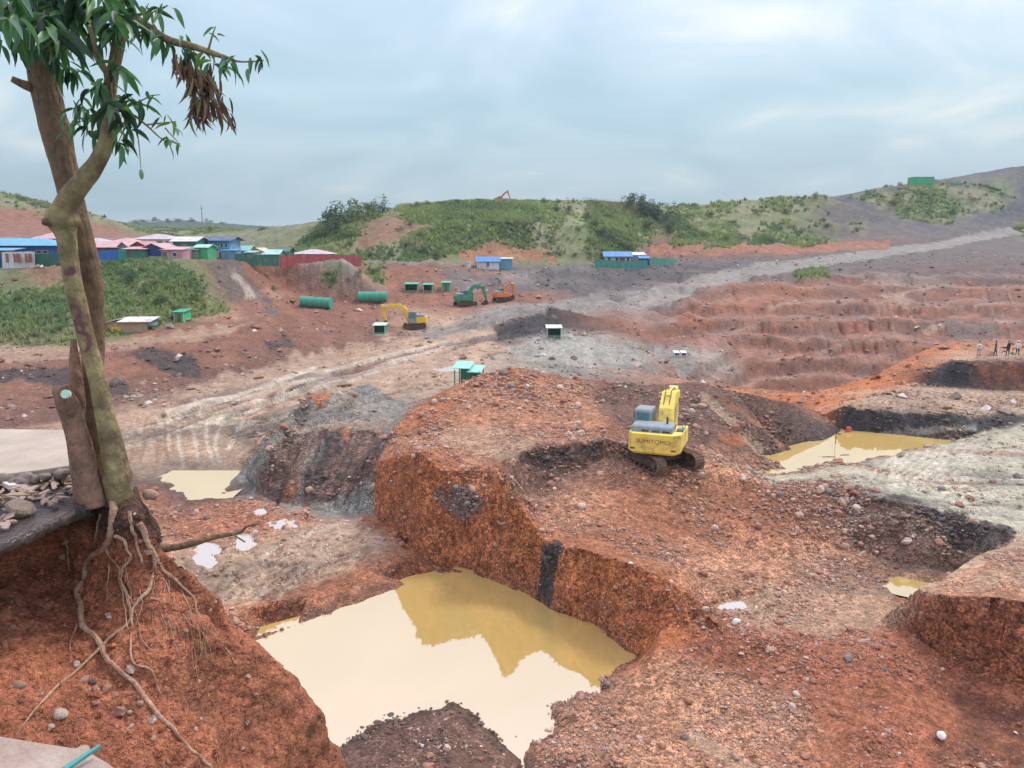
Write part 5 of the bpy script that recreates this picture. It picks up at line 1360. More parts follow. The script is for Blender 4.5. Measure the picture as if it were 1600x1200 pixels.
th = RNG.uniform(0, 6.28, n_); ct, st_ = np.cos(th)[:, None], np.sin(th)[:, None]
v = np.stack([v[..., 0] * ct - v[..., 1] * st_, v[..., 0] * st_ + v[..., 1] * ct, v[..., 2]], -1) * size[small][:, None, None]
v = v + ps[:, None] + nr_[:, None] * (size[small] * .18)[:, None, None]
bc = gcol[pick[small]]; lightc = np.array([(.52, .37, .28), (.42, .25, .18), (.55, .42, .33), (.30, .27, .24), (.38, .17, .11)])[RNG.integers(0, 5, n_)]
dkm = (bc.mean(1) < .10)[:, None]
lightc = np.where(dkm, lightc * .42, lightc)
mixk = RNG.uniform(.15, .9, (n_, 1)); cc = (bc * (1 - mixk) + lightc * mixk) * RNG.uniform(.8, 1.15, (n_, 1))
wh = RNG.random(n_) < .010; cc[wh] = (.70, .62, .54)
cc = np.repeat(np.clip(cc, .02, .8)[:, None], 12, 1).reshape(-1, 3)
ft = (icf[None] + (np.arange(n_) * 12)[:, None, None]).reshape(-1, 3)
# finer pebbles between them, eight faces each, and rubble strewn over the far slopes
def pebbles(w, n, med, sg, lo, hi, white=.02):
    pk = RNG.choice(len(w), n, p=w / w.sum()); sz = np.clip(np.exp(RNG.normal(math.log(med), sg, n)), lo, hi)
    oc = np.array([(1, 0, 0), (0, 1, 0), (-1, 0, 0), (0, -1, 0), (0, 0, 1), (0, 0, -1)], float)
    of = np.array([(0, 1, 4), (1, 2, 4), (2, 3, 4), (3, 0, 4), (1, 0, 5), (2, 1, 5), (3, 2, 5), (0, 3, 5)])
    q = oc[None] * RNG.uniform(.6, 1.3, (n, 6, 1)); t_ = RNG.uniform(0, 6.28, n); c_, s_ = np.cos(t_)[:, None], np.sin(t_)[:, None]
    q = np.stack([q[..., 0] * c_ - q[..., 1] * s_, q[..., 0] * s_ + q[..., 1] * c_, q[..., 2] * .75 + q[..., 0] * .3], -1) * sz[:, None, None]
    spread = np.where(gr[pk] < 75, .12, .5)
    q = q + (GVERT[pk] + np.c_[RNG.uniform(-1, 1, (n, 2)) * spread[:, None], np.zeros(n)])[:, None] + GN[pk][:, None] * (sz * .2)[:, None, None]
    b_ = gcol[pk]; lc = np.array([(.52, .37, .28), (.40, .22, .15), (.55, .42, .33), (.28, .24, .21), (.20, .09, .06)])[RNG.integers(0, 5, n)]
    lc = np.where((b_.mean(1) < .10)[:, None], lc * .45, lc); mk = RNG.uniform(.1, .85, (n, 1)); c = (b_ * (1 - mk) + lc * mk) * RNG.uniform(.75, 1.2, (n, 1))
    c[RNG.random(n) < white] = (.68, .60, .52)
    return q.reshape(-1, 3), (of[None] + (np.arange(n) * 6)[:, None, None]).reshape(-1, 3), np.repeat(np.clip(c, .02, .8)[:, None], 6, 1).reshape(-1, 3)
far_w = np.where((PU > -100) & (PU < 1700) & (gr > 75) & (gr < 300), area * (.15 + gc[:, 3]) * (VEG < .3) * patch / gr, 0)  # strewn rubble
for A_ in (pebbles(wgt, 62000, .032, .4, .014, .09), pebbles(far_w, 5500, .22, .5, .1, .8, .03)):
    b0 = len(v.reshape(-1, 3)); v = np.r_[v.reshape(-1, 3), A_[0]]; ft = np.r_[ft, A_[1] + b0]; cc = np.r_[cc, A_[2]]
M_GRAVEL = vcol_mat('gravel', rough=.85, nscale=14.0, namt=.22, bumps=((30.0, .4, .02),), spec=.35)
gv = link_mesh('gravel', np_mesh('gravel', v.reshape(-1, 3), ft, False, cc), [M_GRAVEL], ground)
tag(gv, kind='stuff')
for k, i in enumerate(big):
    p = GVERT[pick[i]]; n3 = GN[pick[i]]; c = gcol[pick[i]]
    kd = 4 if c.mean() < .09 else random.choices((0, 1, 2, 3), (4, 5, 1.2, 2))[0]
    if c[0] < 1.25 * c[2] and kd != 4: kd = random.choice((2, 2, 0, 3))
    s_ = float(size[i]) * .95
    o = stone('stone', kd, k, tuple(p + n3 * s_ * .22), s_, ground)
for (px, py, r, sq, lab) in ((1150, 975, 13, .5, 'large white stone on the rim of the inner pit'), (1470, 1152, 14, .8, 'round white stone on the red slope near the lower right corner')):
    p = hit(px, py); s_ = r * p.y / 1180
    o = stone('boulder', 9, int(px), (p.x, p.y, p.z + s_ * .35), s_, None, (.2, .3, .8)); o.scale = (s_, s_ * sq, s_ * .7); tag(o, lab, 'stone')

# ================================================================== GRASS AND SHRUBS
vg = np.clip(.55 + 1.3 * fbm(gx / (5 * np.clip(gr / 120, .6, 3)), gy / (5 * np.clip(gr / 120, .6, 3)), octv=3, seed=815), .03, 1.4)
wv = np.where((VEG > .25) & (PU > -150) & (PU < 1750), area * VEG * vg, 0)
def tufts(sel_w, n, hmin, hmax, wid, nb=5):
    pk = RNG.choice(len(sel_w), n, p=sel_w / sel_w.sum())
    b = GVERT[pk] + np.c_[RNG.uniform(-.8, .8, (n, 2)), np.zeros(n)]
    pt = fbm(b[:, 0] / 16, b[:, 1] / 16, octv=3, seed=820) + RNG.normal(0, .28, n)
    p2 = fbm(b[:, 0] / 9 + 30, b[:, 1] / 9, octv=3, seed=830)
    h = RNG.uniform(hmin, hmax, n) * (1 + .4 * np.clip(p2, -1, 1))
    C1, C2, C3, C4 = np.array([.24, .34, .13]), np.array([.36, .45, .16]), np.array([.46, .44, .24]), np.array([.16, .26, .12])
    w1 = np.clip(pt * 1.6 + .5, 0, 1)[:, None]
    col = C1 * (1 - w1) + C2 * w1
    w2 = np.clip(p2 * 2 - .35, 0, 1)[:, None]; col = col * (1 - w2) + C3 * w2
    w3 = np.clip(-pt * 2 - .3, 0, 1)[:, None]; col = col * (1 - w3) + C4 * w3
    V, Cc = [], []
    for k in range(nb):
        a = RNG.uniform(0, 6.28, n); sx, sy = np.cos(a), np.sin(a)
        lean = RNG.uniform(.15, .6, n) * h; la = RNG.uniform(0, 6.28, n)
        ww = wid * RNG.uniform(.6, 1.3, n)
        base_ = b + np.c_[RNG.uniform(-.5, .5, (n, 2)) * wid * 2, -.1 * np.ones(n)]
        p0 = base_ - np.c_[sx * ww, sy * ww, np.zeros(n)]; p1 = base_ + np.c_[sx * ww, sy * ww, np.zeros(n)]
        p2_ = base_ + np.c_[np.cos(la) * lean, np.sin(la) * lean, h * RNG.uniform(.6, 1.1, n)]
        V.append(np.stack([p0, p1, p2_], 1)); cj = col * RNG.uniform(.75, 1.25, (n, 1)); Cc.append(np.repeat(cj[:, None], 3, 1))
    V = np.stack(V, 1).reshape(-1, 3); Cc = np.stack(Cc, 1).reshape(-1, 3)
    return V, Cc
M_GRASS = vcol_mat('grass_blades', rough=.85, trans=.5, spec=.1, upn=.7)
for nm, m, n, a_, b_, w_ in (('grass', (gr < 150), 6500, .35, 1.0, .14), ('grass', (gr >= 150) & (gr < 318), 26000, .6, 1.5, .36), ('grass', gr >= 318, 12000, .8, 1.8, .7)):
    V, Cc = tufts(wv * m, n, a_, b_, w_)
    if a_ < .5: Cc = Cc * 1.2
    f = np.arange(len(V)).reshape(-1, 3)
    tag(link_mesh(nm, np_mesh(nm, V, f, False, np.clip(Cc, .01, .5)), [M_GRASS]), 'tall rough grass covering the slopes', 'grass', kind='stuff')

M_WOOD = mat('bush_wood', (.12, .08, .05), .9)
M_LEAFC = vcol_mat('bush_leaves', rough=.75, trans=.35, spec=.2, upn=.45)
def crown_mesh(seed, n, col, tall=1.0, holes=.3):
    """n leaf clumps through a lumpy volume of unit radius"""
    rs = np.random.default_rng(seed)
    lob = rs.normal(0, .42, (9, 3)); lob[:, 2] = np.abs(lob[:, 2]) * .9 + .35; lr = rs.uniform(.32, .55, 9)
    k = rs.integers(0, 9, n); d = rs.normal(0, 1, (n, 3)); d /= np.linalg.norm(d, axis=1, keepdims=True)
    c = lob[k] + d * (lr[k] * rs.uniform(.35, 1.0, n) ** .5)[:, None]; c[:, 2] *= tall
    c[:, 2] = np.maximum(c[:, 2], .05)
    V = []
    s = rs.uniform(.05, .11, n)
    a1 = rs.normal(0, 1, (n, 3)); a1 /= np.linalg.norm(a1, axis=1, keepdims=True)
    a2 = np.cross(a1, rs.normal(0, 1, (n, 3))); a2 /= np.linalg.norm(a2, axis=1, keepdims=True)
    V = np.stack([c - a1 * s[:, None], c + a2 * (s * .55)[:, None], c + a1 * s[:, None], c - a2 * (s * .55)[:, None]], 1).reshape(-1, 3)
    cj = np.array(col)[None] * rs.uniform(.6, 1.45, (n, 1)) * (1 + rs.normal(0, .08, (n, 3)))
    return np_mesh('crown', V, np.arange(4 * n).reshape(-1, 4), False, np.repeat(np.clip(cj, .008, .4), 4, 0))
CROWNS, PLANTS = {}, []
def plant(name, px, py, hpx, wr, col, seed, label, cat, group, Y=None, trunk=.25):
    p = hit(px, py) if Y is None else Vector(W(px, py, Y))
    h = hpx * p.y / 1185 * (.72 if group and 'slope' in group else 1.0)
    t = empty(name, p, label, cat, group, (0, 0, random.uniform(0, 6.28)))
    if group: PLANTS.append((t, label, px, py, group, name))
    key = (seed % 6, col)
    if key not in CROWNS:
        me = crown_mesh(840 + seed % 6, 620, col); me.materials.append(M_LEAFC); CROWNS[key] = me
    o = bpy.data.objects.new('crown', CROWNS[key]); COL.objects.link(o); o.parent = t
    o.scale = (h * .62 * wr, h * .62 * wr, h * .72 * (1 - trunk * .5)); o.location = (0, 0, h * trunk * .6)
    key2 = 'trunk_bush'
    if key2 not in CROWNS:
        mb = MB(); mb.tube([(0, 0, -.2), (.02, .01, .3), (-.01, .02, .8)], [.05, .035, .012], 7)
        mb.tube([(.01, 0, .3), (.2, .05, .62)], [.025, .008], 5); mb.tube([(.01, 0, .35), (-.18, -.1, .65)], [.022, .008], 5)
        q = mb.build('trunk', M_WOOD); CROWNS[key2] = q.data; bpy.data.objects.remove(q)
    o = bpy.data.objects.new('trunk', CROWNS[key2]); COL.objects.link(o); o.parent = t; o.scale = (h * .7, h * .7, h)
    return t
DG1, DG2, DG3, DG4 = (.095, .155, .075), (.155, .21, .09), (.22, .255, .11), (.06, .11, .07)
k = 0
for px, py, h, wr, c in ((515, 365, 34, 1.4, DG1), (535, 355, 34, 1.5, DG1), (560, 345, 33, 1.3, DG2), (500, 372, 22, 1.3, DG2), (575, 338, 26, 1.2, DG1), (548, 372, 20, 1.4, DG3)):
    plant('tree', px, py, h, wr, c, k, 'bushy tree in the clump at the left end of the green hill', 'tree', 'trees on the left end of the hill'); k += 1
plant('tree', 598, 336, 20, .9, DG4, 1, 'single pointed dark tree on the ridge right of the tree clump', 'tree', None)
for px, py, h, wr in ((655, 324, 8, 1.5), (668, 321, 7, 1.6), (645, 326, 7, 1.5), (748, 316, 7, 1.0), (690, 320, 6, 1.6), (715, 318, 6, 1.8), (850, 317, 7, 1.8), (872, 317, 6, 1.6), (895, 317, 7, 1.4), (1055, 327, 7, 1.4), (1035, 324, 9, 1.2)):
    plant('shrub', px, py, h, wr, random.choice((DG1, DG2)), k, 'low dark shrub along the skyline of the green hill', 'shrub', 'shrubs on the hill skyline'); k += 1
for px, py, h, wr, c in ((985, 326, 22, 1.0, DG1), (1000, 332, 24, 1.1, DG4), (1012, 340, 24, 1.2, DG4), (1028, 345, 24, 1.1, DG4), (1040, 352, 22, 1.2, DG1), (1015, 358, 20, 1.3, DG2), (1045, 362, 16, 1.3, DG1)):
    plant('tree', px, py, h, wr, c, k, 'dark tree in the gully at the right end of the green hill', 'tree', 'trees in the gully right of the hill'); k += 1
for px, py, h, wr, c in ((915, 345, 16, 1.5, DG1), (930, 355, 16, 1.5, DG4), (945, 366, 18, 1.5, DG1), (958, 378, 18, 1.5, DG4), (972, 388, 20, 1.5, DG1), (985, 394, 16, 1.5, DG1), (890, 332, 14, 1.6, DG2), (870, 330, 12, 1.6, DG1), (905, 362, 12, 1.4, DG2), (925, 380, 12, 1.5, DG3), (840, 345, 12, 1.6, DG2), (950, 340, 12, 1.5, DG3), (640, 355, 12, 1.5, DG1), (655, 372, 14, 1.5, DG1), (625, 362, 12, 1.4, DG2), (640, 385, 14, 1.6, DG2), (660, 395, 14, 1.6, DG1), (680, 404, 14, 1.5, DG1), (610, 398, 12, 1.5, DG2), (580, 402, 11, 1.5, DG1), (720, 360, 12, 1.6, DG3), (745, 366, 12, 1.6, DG1), (705, 345, 12, 1.5, DG2), (770, 350, 11, 1.6, DG3), (735, 345, 10, 1.5, DG1), (625, 407, 9, 1.6, DG3), (550, 402, 9, 1.6, DG2), (695, 375, 12, 1.5, DG2), (800, 370, 12, 1.6, DG3), (820, 355, 10, 1.7, DG2), (600, 408, 9, 1.6, DG1), (548, 385, 12, 1.5, DG1), (560, 395, 10, 1.4, DG1), (870, 398, 10, 1.6, DG2), (900, 400, 9, 1.6, DG3)):
    plant('shrub', px, py, h, wr, c, k, 'leafy shrub growing among the tall grass on the green hill', 'shrub', 'shrubs on the green hill slope'); k += 1
for px, py, h, wr, c in ((1100, 372, 9, 1.8, DG2), (1130, 378, 9, 1.8, DG1), (1160, 376, 9, 1.8, DG2), (1200, 378, 8, 1.8, DG1), (1075, 340, 9, 1.8, DG2), (1110, 338, 8, 1.8, DG1), (1180, 334, 7, 1.8, DG1), (1230, 334, 8, 1.8, DG2), (1275, 309, 8, 1.6, DG2), (1255, 312, 7, 1.6, DG2), (1393, 320, 10, 1.6, DG1), (1420, 330, 9, 1.6, DG2), (1450, 335, 10, 1.6, DG3), (1490, 335, 9, 1.6, DG2), (1440, 305, 8, 1.6, DG3), (1520, 315, 9, 1.6, DG3), (1405, 306, 8, 1.6, DG3), (1595, 362, 10, 1.6, DG1), (1340, 362, 7, 1.6, DG2), (1290, 355, 6, 1.8, DG2)):
    plant('shrub', px, py, h, wr, c, k, 'rounded shrub on the terraced hill to the right', 'shrub', 'shrubs on the right hill'); k += 1
for px, py, h, wr, c in ((30, 470, 16, 1.5, DG2), (65, 500, 18, 1.6, DG3), (20, 520, 18, 1.6, DG2), (60, 530, 15, 1.6, DG1), (205, 440, 22, 1.4, DG1), (225, 460, 24, 1.4, DG2), (255, 475, 22, 1.5, DG1), (280, 485, 18, 1.5, DG2), (190, 430, 18, 1.3, DG2), (245, 445, 16, 1.4, DG3), (300, 470, 14, 1.4, DG1), (320, 482, 12, 1.5, DG2), (270, 455, 14, 1.4, DG3), (215, 475, 12, 1.3, DG3), (95, 515, 14, 1.5, DG2), (40, 455, 10, 1.4, DG1), (170, 415, 12, 1.3, DG2), (305, 440, 9, 1.4, DG2), (10, 490, 12, 1.5, DG3), (75, 470, 9, 1.5, DG2), (270, 500, 12, 1.3, DG1), (310, 495, 10, 1.3, DG1)):
    plant('shrub', px, py, h, wr, c, k, 'leafy shrub on the grassy slope under the shanty houses', 'shrub', 'shrubs on the slope under the houses'); k += 1
for px, py, h, wr in ((405, 388, 22, 1.1), (418, 385, 24, 1.0), (430, 388, 24, 1.1), (442, 386, 22, 1.0), (452, 388, 22, 1.1), (462, 386, 20, 1.1), (395, 386, 16, 1.2), (410, 380, 22, 1.1), (436, 380, 22, 1.1), (448, 378, 20, 1.1)):
    plant('tree', px, py, h, wr, DG4, k, 'bluish dark tree in the hollow behind the shanty houses', 'tree', 'trees in the hollow behind the houses', Y=330 + 8 * (k % 6)); k += 1
for px, py, h, wr in ((210, 351, 9, 1.6), (225, 350, 8, 1.8), (245, 349, 9, 1.6), (262, 349, 7, 1.8), (300, 348, 7, 1.8), (325, 349, 7, 1.6), (280, 348, 8, 1.6), (348, 352, 6, 1.6)):
    plant('tree', px, py, h, wr, DG2, k, 'hazy tree along the far ridge on the left', 'tree', 'trees on the far ridge'); k += 1
for px, py, h, wr in ((270, 366, 10, 1.7), (330, 364, 10, 1.8), (360, 366, 9, 1.8), (380, 370, 10, 1.8), (300, 372, 9, 1.7), (350, 378, 9, 1.8), (240, 366, 8, 1.8)):
    plant('shrub', px, py, h, wr, DG3, k, 'pale green shrub on the low rise behind the houses', 'shrub', 'shrubs behind the houses', Y=450); k += 1
for px, py, h, wr, c in ((520, 445, 14, 1.0, DG2), (512, 432, 10, 1.3, DG2), (592, 442, 12, 1.1, DG2), (585, 428, 10, 1.3, DG1), (545, 440, 9, 1.4, DG3), (430, 455, 9, 1.3, DG3), (560, 430, 9, 1.2, DG2)):
    plant('shrub', px, py, h, wr, c, k, 'green shrub on the bare red slope below the red fence', 'shrub', 'shrubs below the red fence'); k += 1

# each plant's own label: where it grows, then which of its neighbours it is
WHERE = {
    'shrubs on the green hill slope': ([(585, 'beside the tree clump'), (645, 'left of the bare brown scar'), (690, 'below the bare brown scar'), (760, 'above the red cut bank'), (860, 'in the middle of the hill'), (925, 'up and left of the blue-roofed house'), (2000, 'above the blue-roofed house')], [(352, 'high'), (378, 'midway up'), (999, 'near the foot')], 'shrub {row} on the hill {col}'),
    'shrubs on the slope under the houses': ([(110, 'left of the tree stem'), (235, 'just right of the tree stem'), (275, 'above the bright green hut'), (999, 'right of the bright green hut')], [(458, 'near the top'), (488, 'halfway down'), (999, 'near the bottom')], 'shrub {row} of the slope {col}'),
    'shrubs on the right hill': ([(1150, 'at its left end'), (1300, 'left of the grey slope'), (1380, 'on the grey slope'), (2000, 'below the green netted block')], [(325, 'high'), (999, 'low')], 'shrub {row} on the terraced right hill {col}'),
    'shrubs on the hill skyline': ([(680, 'left of the red boom'), (760, 'under the red boom'), (920, 'left of the fence posts'), (2000, 'right of the fence posts')], [(999, '')], 'skyline shrub on the green hill {col}'),
    'trees on the left end of the hill': ([(999, '')], [(350, 'upper'), (999, 'lower')], '{row} bushy tree in the clump at the left end of the hill'),
    'trees in the gully right of the hill': ([(2000, '')], [(345, 'upper'), (999, 'lower')], '{row} dark tree in the gully at the right end of the hill'),
    'trees in the hollow behind the houses': ([(999, '')], [(384, 'rear'), (999, 'front')], '{row} dark tree in the hollow behind the shanty row'),
    'trees on the far ridge': ([(999, '')], [(999, '')], 'hazy tree on the far ridge'),
    'shrubs behind the houses': ([(999, '')], [(370, 'upper'), (999, 'lower')], '{row} pale shrub on the rise behind the houses'),
    'shrubs below the red fence': ([(540, 'left'), (999, 'right')], [(438, 'upper'), (999, 'lower')], '{row} shrub on the bare slope under the {col} part of the red fence'),
}
ORD = ['leftmost', 'second from left', 'third from left', 'fourth from left', 'fifth from left', 'sixth from left', 'seventh from left', 'eighth from left', 'ninth from left', 'tenth from left']
bins = {}
for t_, lab, px, py, grp, nm in PLANTS:
    cols_, rows_, txt = WHERE[grp]
    s_ = ' '.join(txt.format(col=next(n for lim, n in cols_ if px < lim), row=next(n for lim, n in rows_ if py < lim)).split())
    bins.setdefault(s_, []).append((px, py, t_))
for s_, lst in bins.items():
    lst.sort(key=lambda q: q[0])
    for i, (px, py, t_) in enumerate(lst):
        t_['label'] = s_ if len(lst) == 1 else (ORD[i] if i < len(lst) - 1 or len(lst) > 10 else 'rightmost') + ' ' + s_

# ================================================================== MACHINES
def exc_mats(tagname, body, dirt=.35):
    return dict(body=mat(tagname + '_paint', body, .55, .14, 2.2, dirt=dirt, dirtcol=(.34, .19, .11), bump=.08, bscale=6),
                dark=mat('machine_dark_steel', (.055, .045, .04), .7, .35, 4, dirt=.5, dirtcol=(.2, .12, .08), bump=.3),
                track=mat('muddy_track_steel', (.16, .10, .07), .85, .4, 5, dirt=.5, dirtcol=(.32, .18, .115), bump=.5, bscale=14),
                hood=mat('faded_grey_hood', (.235, .285, .30), .6, .2, 3, dirt=.25, dirtcol=(.3, .24, .2)),
                glass=mat('cab_glass', (.10, .20, .21), .12, .2, 3), rod=mat('chrome_rod', (.65, .63, .6), .3, .1, 3, metal=.6), red=mat('letter_red', (.30, .06, .05), .7, .3, 20), white=mat('letter_white', (.75, .73, .70), .7, .2, 20))
def limb_poly(pts, wid):
    """outline of a plate limb that follows pts with the given depths"""
    L_, R_ = [], []
    for i, p in enumerate(pts):
        a = Vector(pts[max(i - 1, 0)]); b = Vector(pts[min(i + 1, len(pts) - 1)]); t = (b - a).normalized(); n = Vector((-t.y, t.x))
        L_.append(tuple(Vector(p) + n * wid[i] / 2)); R_.append(tuple(Vector(p) - n * wid[i] / 2))
    return L_ + R_[::-1]
def excavator(label, loc, heading, under, tilt, s, M, boom, arm, bucket_ang, cabside=-1, lettering=False, cyl=True):
    """boom, arm: points (forward, up) in metres; under: undercarriage turn relative to the upper body"""
    g = empty('excavator', loc, label, 'excavator', None, (tilt[0], tilt[1], heading)); g.scale = (s, s, s)
    RU = Matrix.Rotation(under, 4, 'Z')
    for sx in (-1, 1):
        x0 = sx * 1.32
        loop = []
        for k in range(60):                                  # belt path: two wheels and two runs
            u = k / 60 * (2 * 3.5 + 2 * math.pi * .46)
            if u < 3.5: y, z, a = -1.75 + u, .94, 0
            elif u < 3.5 + math.pi * .46: q = (u - 3.5) / .46; y, z, a = 1.75 + .46 * math.sin(q), .48 + .46 * math.cos(q), -q
            elif u < 7 + math.pi * .46: q = u - 3.5 - math.pi * .46; y, z, a = 1.75 - q, .02, math.pi
            else: q = (u - 7 - math.pi * .46) / .46; y, z, a = -1.75 - .46 * math.sin(q), .48 - .46 * math.cos(q), math.pi - q
            loop.append((y, z, a))
        mb = MB()
        for (y, z, a) in loop:
            mb.M = RU @ Matrix.Translation((x0, y, z)) @ Matrix.Rotation(a, 4, 'X')
            mb.box(-.31, .31, -.078, .078, -.05, .0); mb.box(-.31, .31, -.02, .02, .0, .045)
        tr = mb.build('track', M['track'], g)
        mb = MB(); mb.M = RU; mb.box(x0 - .17, x0 + .17, -1.6, 1.6, .28, .74); mb.box(x0 - .2, x0 + .2, -1.2, 1.2, .74, .82); mb.build('track_frame', M['dark'], g, bevel=.03)
        for yy, nm in ((1.75, 'idler'), (-1.75, 'sprocket')):
            mb = MB(); mb.M = RU @ Matrix.Translation((x0, yy, .48)) @ Matrix.Rotation(math.pi / 2, 4, 'Y')
            mb.tube([(0, 0, -.2), (0, 0, .2)], .38, 20); mb.tube([(0, 0, -.28), (0, 0, .28)], .16, 12); mb.build(nm, M['dark'], tr)
        mb = MB(); mb.M = RU
        for q in range(6):
            yy = -1.25 + q * .5; mb.M = RU @ Matrix.Translation((x0, yy, .17)) @ Matrix.Rotation(math.pi / 2, 4, 'Y'); mb.tube([(0, 0, -.24), (0, 0, .24)], .12, 10)
        mb.build('rollers', M['dark'], tr)
    mb = MB(); mb.M = RU; mb.box(-1.15, 1.15, -.7, .7, .42, .88); mb.M = Matrix(); mb.tube([(0, 0, .86), (0, 0, 1.08)], .72, 24); mb.build('slew_ring', M['dark'], g)
    mb = MB(); mb.box(-1.35, 1.35, -1.5, 1.5, 1.08, 1.27); mb.build('deck', M['body'], g, bevel=.03)
    # counterweight: rounded behind, tapering under
    mb = MB(); mb.prism([(-1.47, -2.0), (-1.2, -2.42), (1.2, -2.42), (1.5, -1.95), (1.5, -1.3), (-1.47, -1.3)], 1.22, 2.33, 'z')
    mb.prism([(-1.30, -1.95), (-1.1, -2.28), (1.1, -2.28), (1.32, -1.9), (1.32, -1.3), (-1.30, -1.3)], 1.12, 1.22, 'z')
    cw = mb.build('counterweight', M['body'], g, bevel=.05)
    if lettering:
        for body_, z_, sz, mm, al in (('SUMITOMO', 1.78, .33, M['red'], 0), ('S-H', 2.06, .17, M['white'], 1)):
            cu = bpy.data.curves.new('lettering', 'FONT'); cu.body = body_; cu.size = sz; cu.align_x = 'CENTER'; cu.extrude = .004
            to = bpy.data.objects.new('lettering', cu); COL.objects.link(to)
            dg = bpy.context.evaluated_depsgraph_get(); me = bpy.data.meshes.new_from_object(to.evaluated_get(dg)); bpy.data.objects.remove(to)
            me.materials.clear(); o = link_mesh('lettering', me, [mm], cw); o.rotation_euler = (math.pi / 2, 0, 0); o.scale = (1.12, 1, 1); o.location = (0, -2.4255, z_)
    mb = MB(); mb.prism([(-1.5, 2.33), (-1.5, 2.58), (-1.42, 2.68), (.25, 2.68), (.25, 2.33)], -1.25, 1.05, 'y') if False else mb.prism([(-2.1, 2.325), (-2.02, 2.62), (-1.9, 2.70), (-.5, 2.70), (-.4, 2.325)], -1.32, 1.0, 'x')
    hd = mb.build('engine_hood', M['hood'], g, bevel=.04)
    mb = MB(); [mb.box(x_, x_ + .42, -2.09, -2.04, 2.37, 2.47) for x_ in (-.75, -.15, .45)]; mb.build('vent', M['dark'], hd)
    mb = MB(); mb.tube([(.55, -1.0, 2.66), (.55, -1.0, 3.0), (.55, -1.07, 3.08)], .06, 10); mb.build('exhaust', M['dark'], hd)
    mb = MB(); mb.box(.6, 1.48, -1.28, 1.35, 1.27, 2.2); mb.box(.6, 1.3, 1.0, 1.6, 1.27, 1.9); mb.build('side_panel', M['body'], g, bevel=.04)
    mb = MB(); mb.box(-1.46, -.5, -1.28, -.55, 1.27, 2.3); mb.build('side_panel', M['body'], g, bevel=.04)
    if lettering:                                           # rails, step and mirror that show at this distance
        mb = MB(); mb.tube([(1.42, -.9, 2.2), (1.42, -.9, 2.62), (1.42, .2, 2.62), (1.42, .2, 2.2)], .022, 6); mb.tube([(.75, -.9, 2.2), (.75, -.9, 2.62), (1.42, -.9, 2.62)], .022, 6)
        mb.build('handrail', M['dark'], g)
        mb = MB(); mb.box(1.05, 1.4, -.6, .1, 2.2, 2.36); mb.build('tool_box', M['hood'], g, bevel=.02)
        mb = MB(); mb.box(-1.75, -1.5, .75, .79, 2.5, 2.85); mb.tube([(-1.46, .8, 2.6), (-1.6, .78, 2.65)], .02, 6); mb.build('mirror', M['dark'], g)
        for x_ in (-1.15, 1.15):
            mb = MB(); mb.box(x_ - .14, x_ + .14, -2.43, -2.415, 1.4, 1.5); mb.build('tail_light', M['red'], cw)
    # cab
    cx0, cx1 = (-1.46, -.46)
    mb = MB(); mb.prism([(-.5, 1.25), (-.5, 3.22), (-.38, 3.34), (.95, 3.34), (1.15, 2.3), (1.22, 1.25)], cx0, cx1, 'x'); cab = mb.build('cab', M['hood'], g, bevel=.04)
    for nm, f4 in (('rear_window', [(cx0 + .14, -.506, 2.2), (cx1 - .14, -.506, 2.2), (cx1 - .14, -.506, 3.12), (cx0 + .14, -.506, 3.12)]),
                   ('side_window', [(cx0 - .006, -.36, 2.05), (cx0 - .006, .95, 2.05), (cx0 - .006, .85, 3.12), (cx0 - .006, -.36, 3.12)]),
                   ('side_window', [(cx1 + .006, -.36, 2.35), (cx1 + .006, .95, 2.35), (cx1 + .006, .85, 3.12), (cx1 + .006, -.36, 3.12)])):
        a, b, c, d = [Vector(q) for q in f4]; n = (b - a).cross(d - a).normalized() * .008
        mb = MB(); mb.add([a - n, b - n, c - n, d - n, a + n, b + n, c + n, d + n], [(0, 3, 2, 1), (4, 5, 6, 7), (0, 1, 5, 4), (1, 2, 6, 5), (2, 3, 7, 6), (3, 0, 4, 7)]); mb.build(nm, M['glass'], cab)
    # boom, arm, bucket
    nb = len(boom); wb = [.55] + [.85 - .08 * abs(i - 1) for i in range(1, nb - 1)] + [.42]
    mb = MB(); mb.prism(limb_poly(boom, wb), -.24, .62, 'x'); bo = mb.build('boom', M['body'], g, bevel=.03)
    for x_ in (-.02, .32):
        mb = MB(); mb.tube([(x_, p[0] - .1, p[1] + .47 - .1 * (i == nb - 1)) for i, p in enumerate(boom)], .025, 6); mb.build('hose', M['dark'], bo)
    wa_ = [.36, .62, .5, .3][:len(arm)] if len(arm) < 5 else None
    mb = MB(); mb.prism(limb_poly(arm, wa_), -.08, .48, 'x'); ar = mb.build('arm', M['body'], g, bevel=.03)
    # cylinders
    mid = Vector(boom[1]) if nb < 4 else (Vector(boom[1]) + Vector(boom[2])) / 2
    for x_ in (-.30, .70):
        f0_, f1_ = Vector((x_, 1.35, 1.45)), Vector((x_, mid.x, mid.y - .1)); h_ = f0_.lerp(f1_, .58)
        mb = MB(); mb.tube([f0_, h_], .12, 12); cy = mb.build('boom_cylinder', M['body'], g, smooth=True)
        mb = MB(); mb.tube([h_, f1_], .07, 10); mb.build('rod', M['rod'], cy, smooth=True)
    t0, t1 = mid + Vector((-.05, .5)), Vector(arm[0]) + (Vector(arm[0]) - Vector(boom[-1])) * .0
    f0_, f1_ = Vector((.18, t0.x, t0.y)), Vector((.18, t1.x, t1.y)); h_ = f0_.lerp(f1_, .62)
    mb = MB(); mb.tube([f0_, h_], .13, 12); cy = mb.build('arm_cylinder', M['body'], g, smooth=True); mb = MB(); mb.tube([h_, f1_], .07, 10); mb.build('rod', M['rod'], cy, smooth=True)
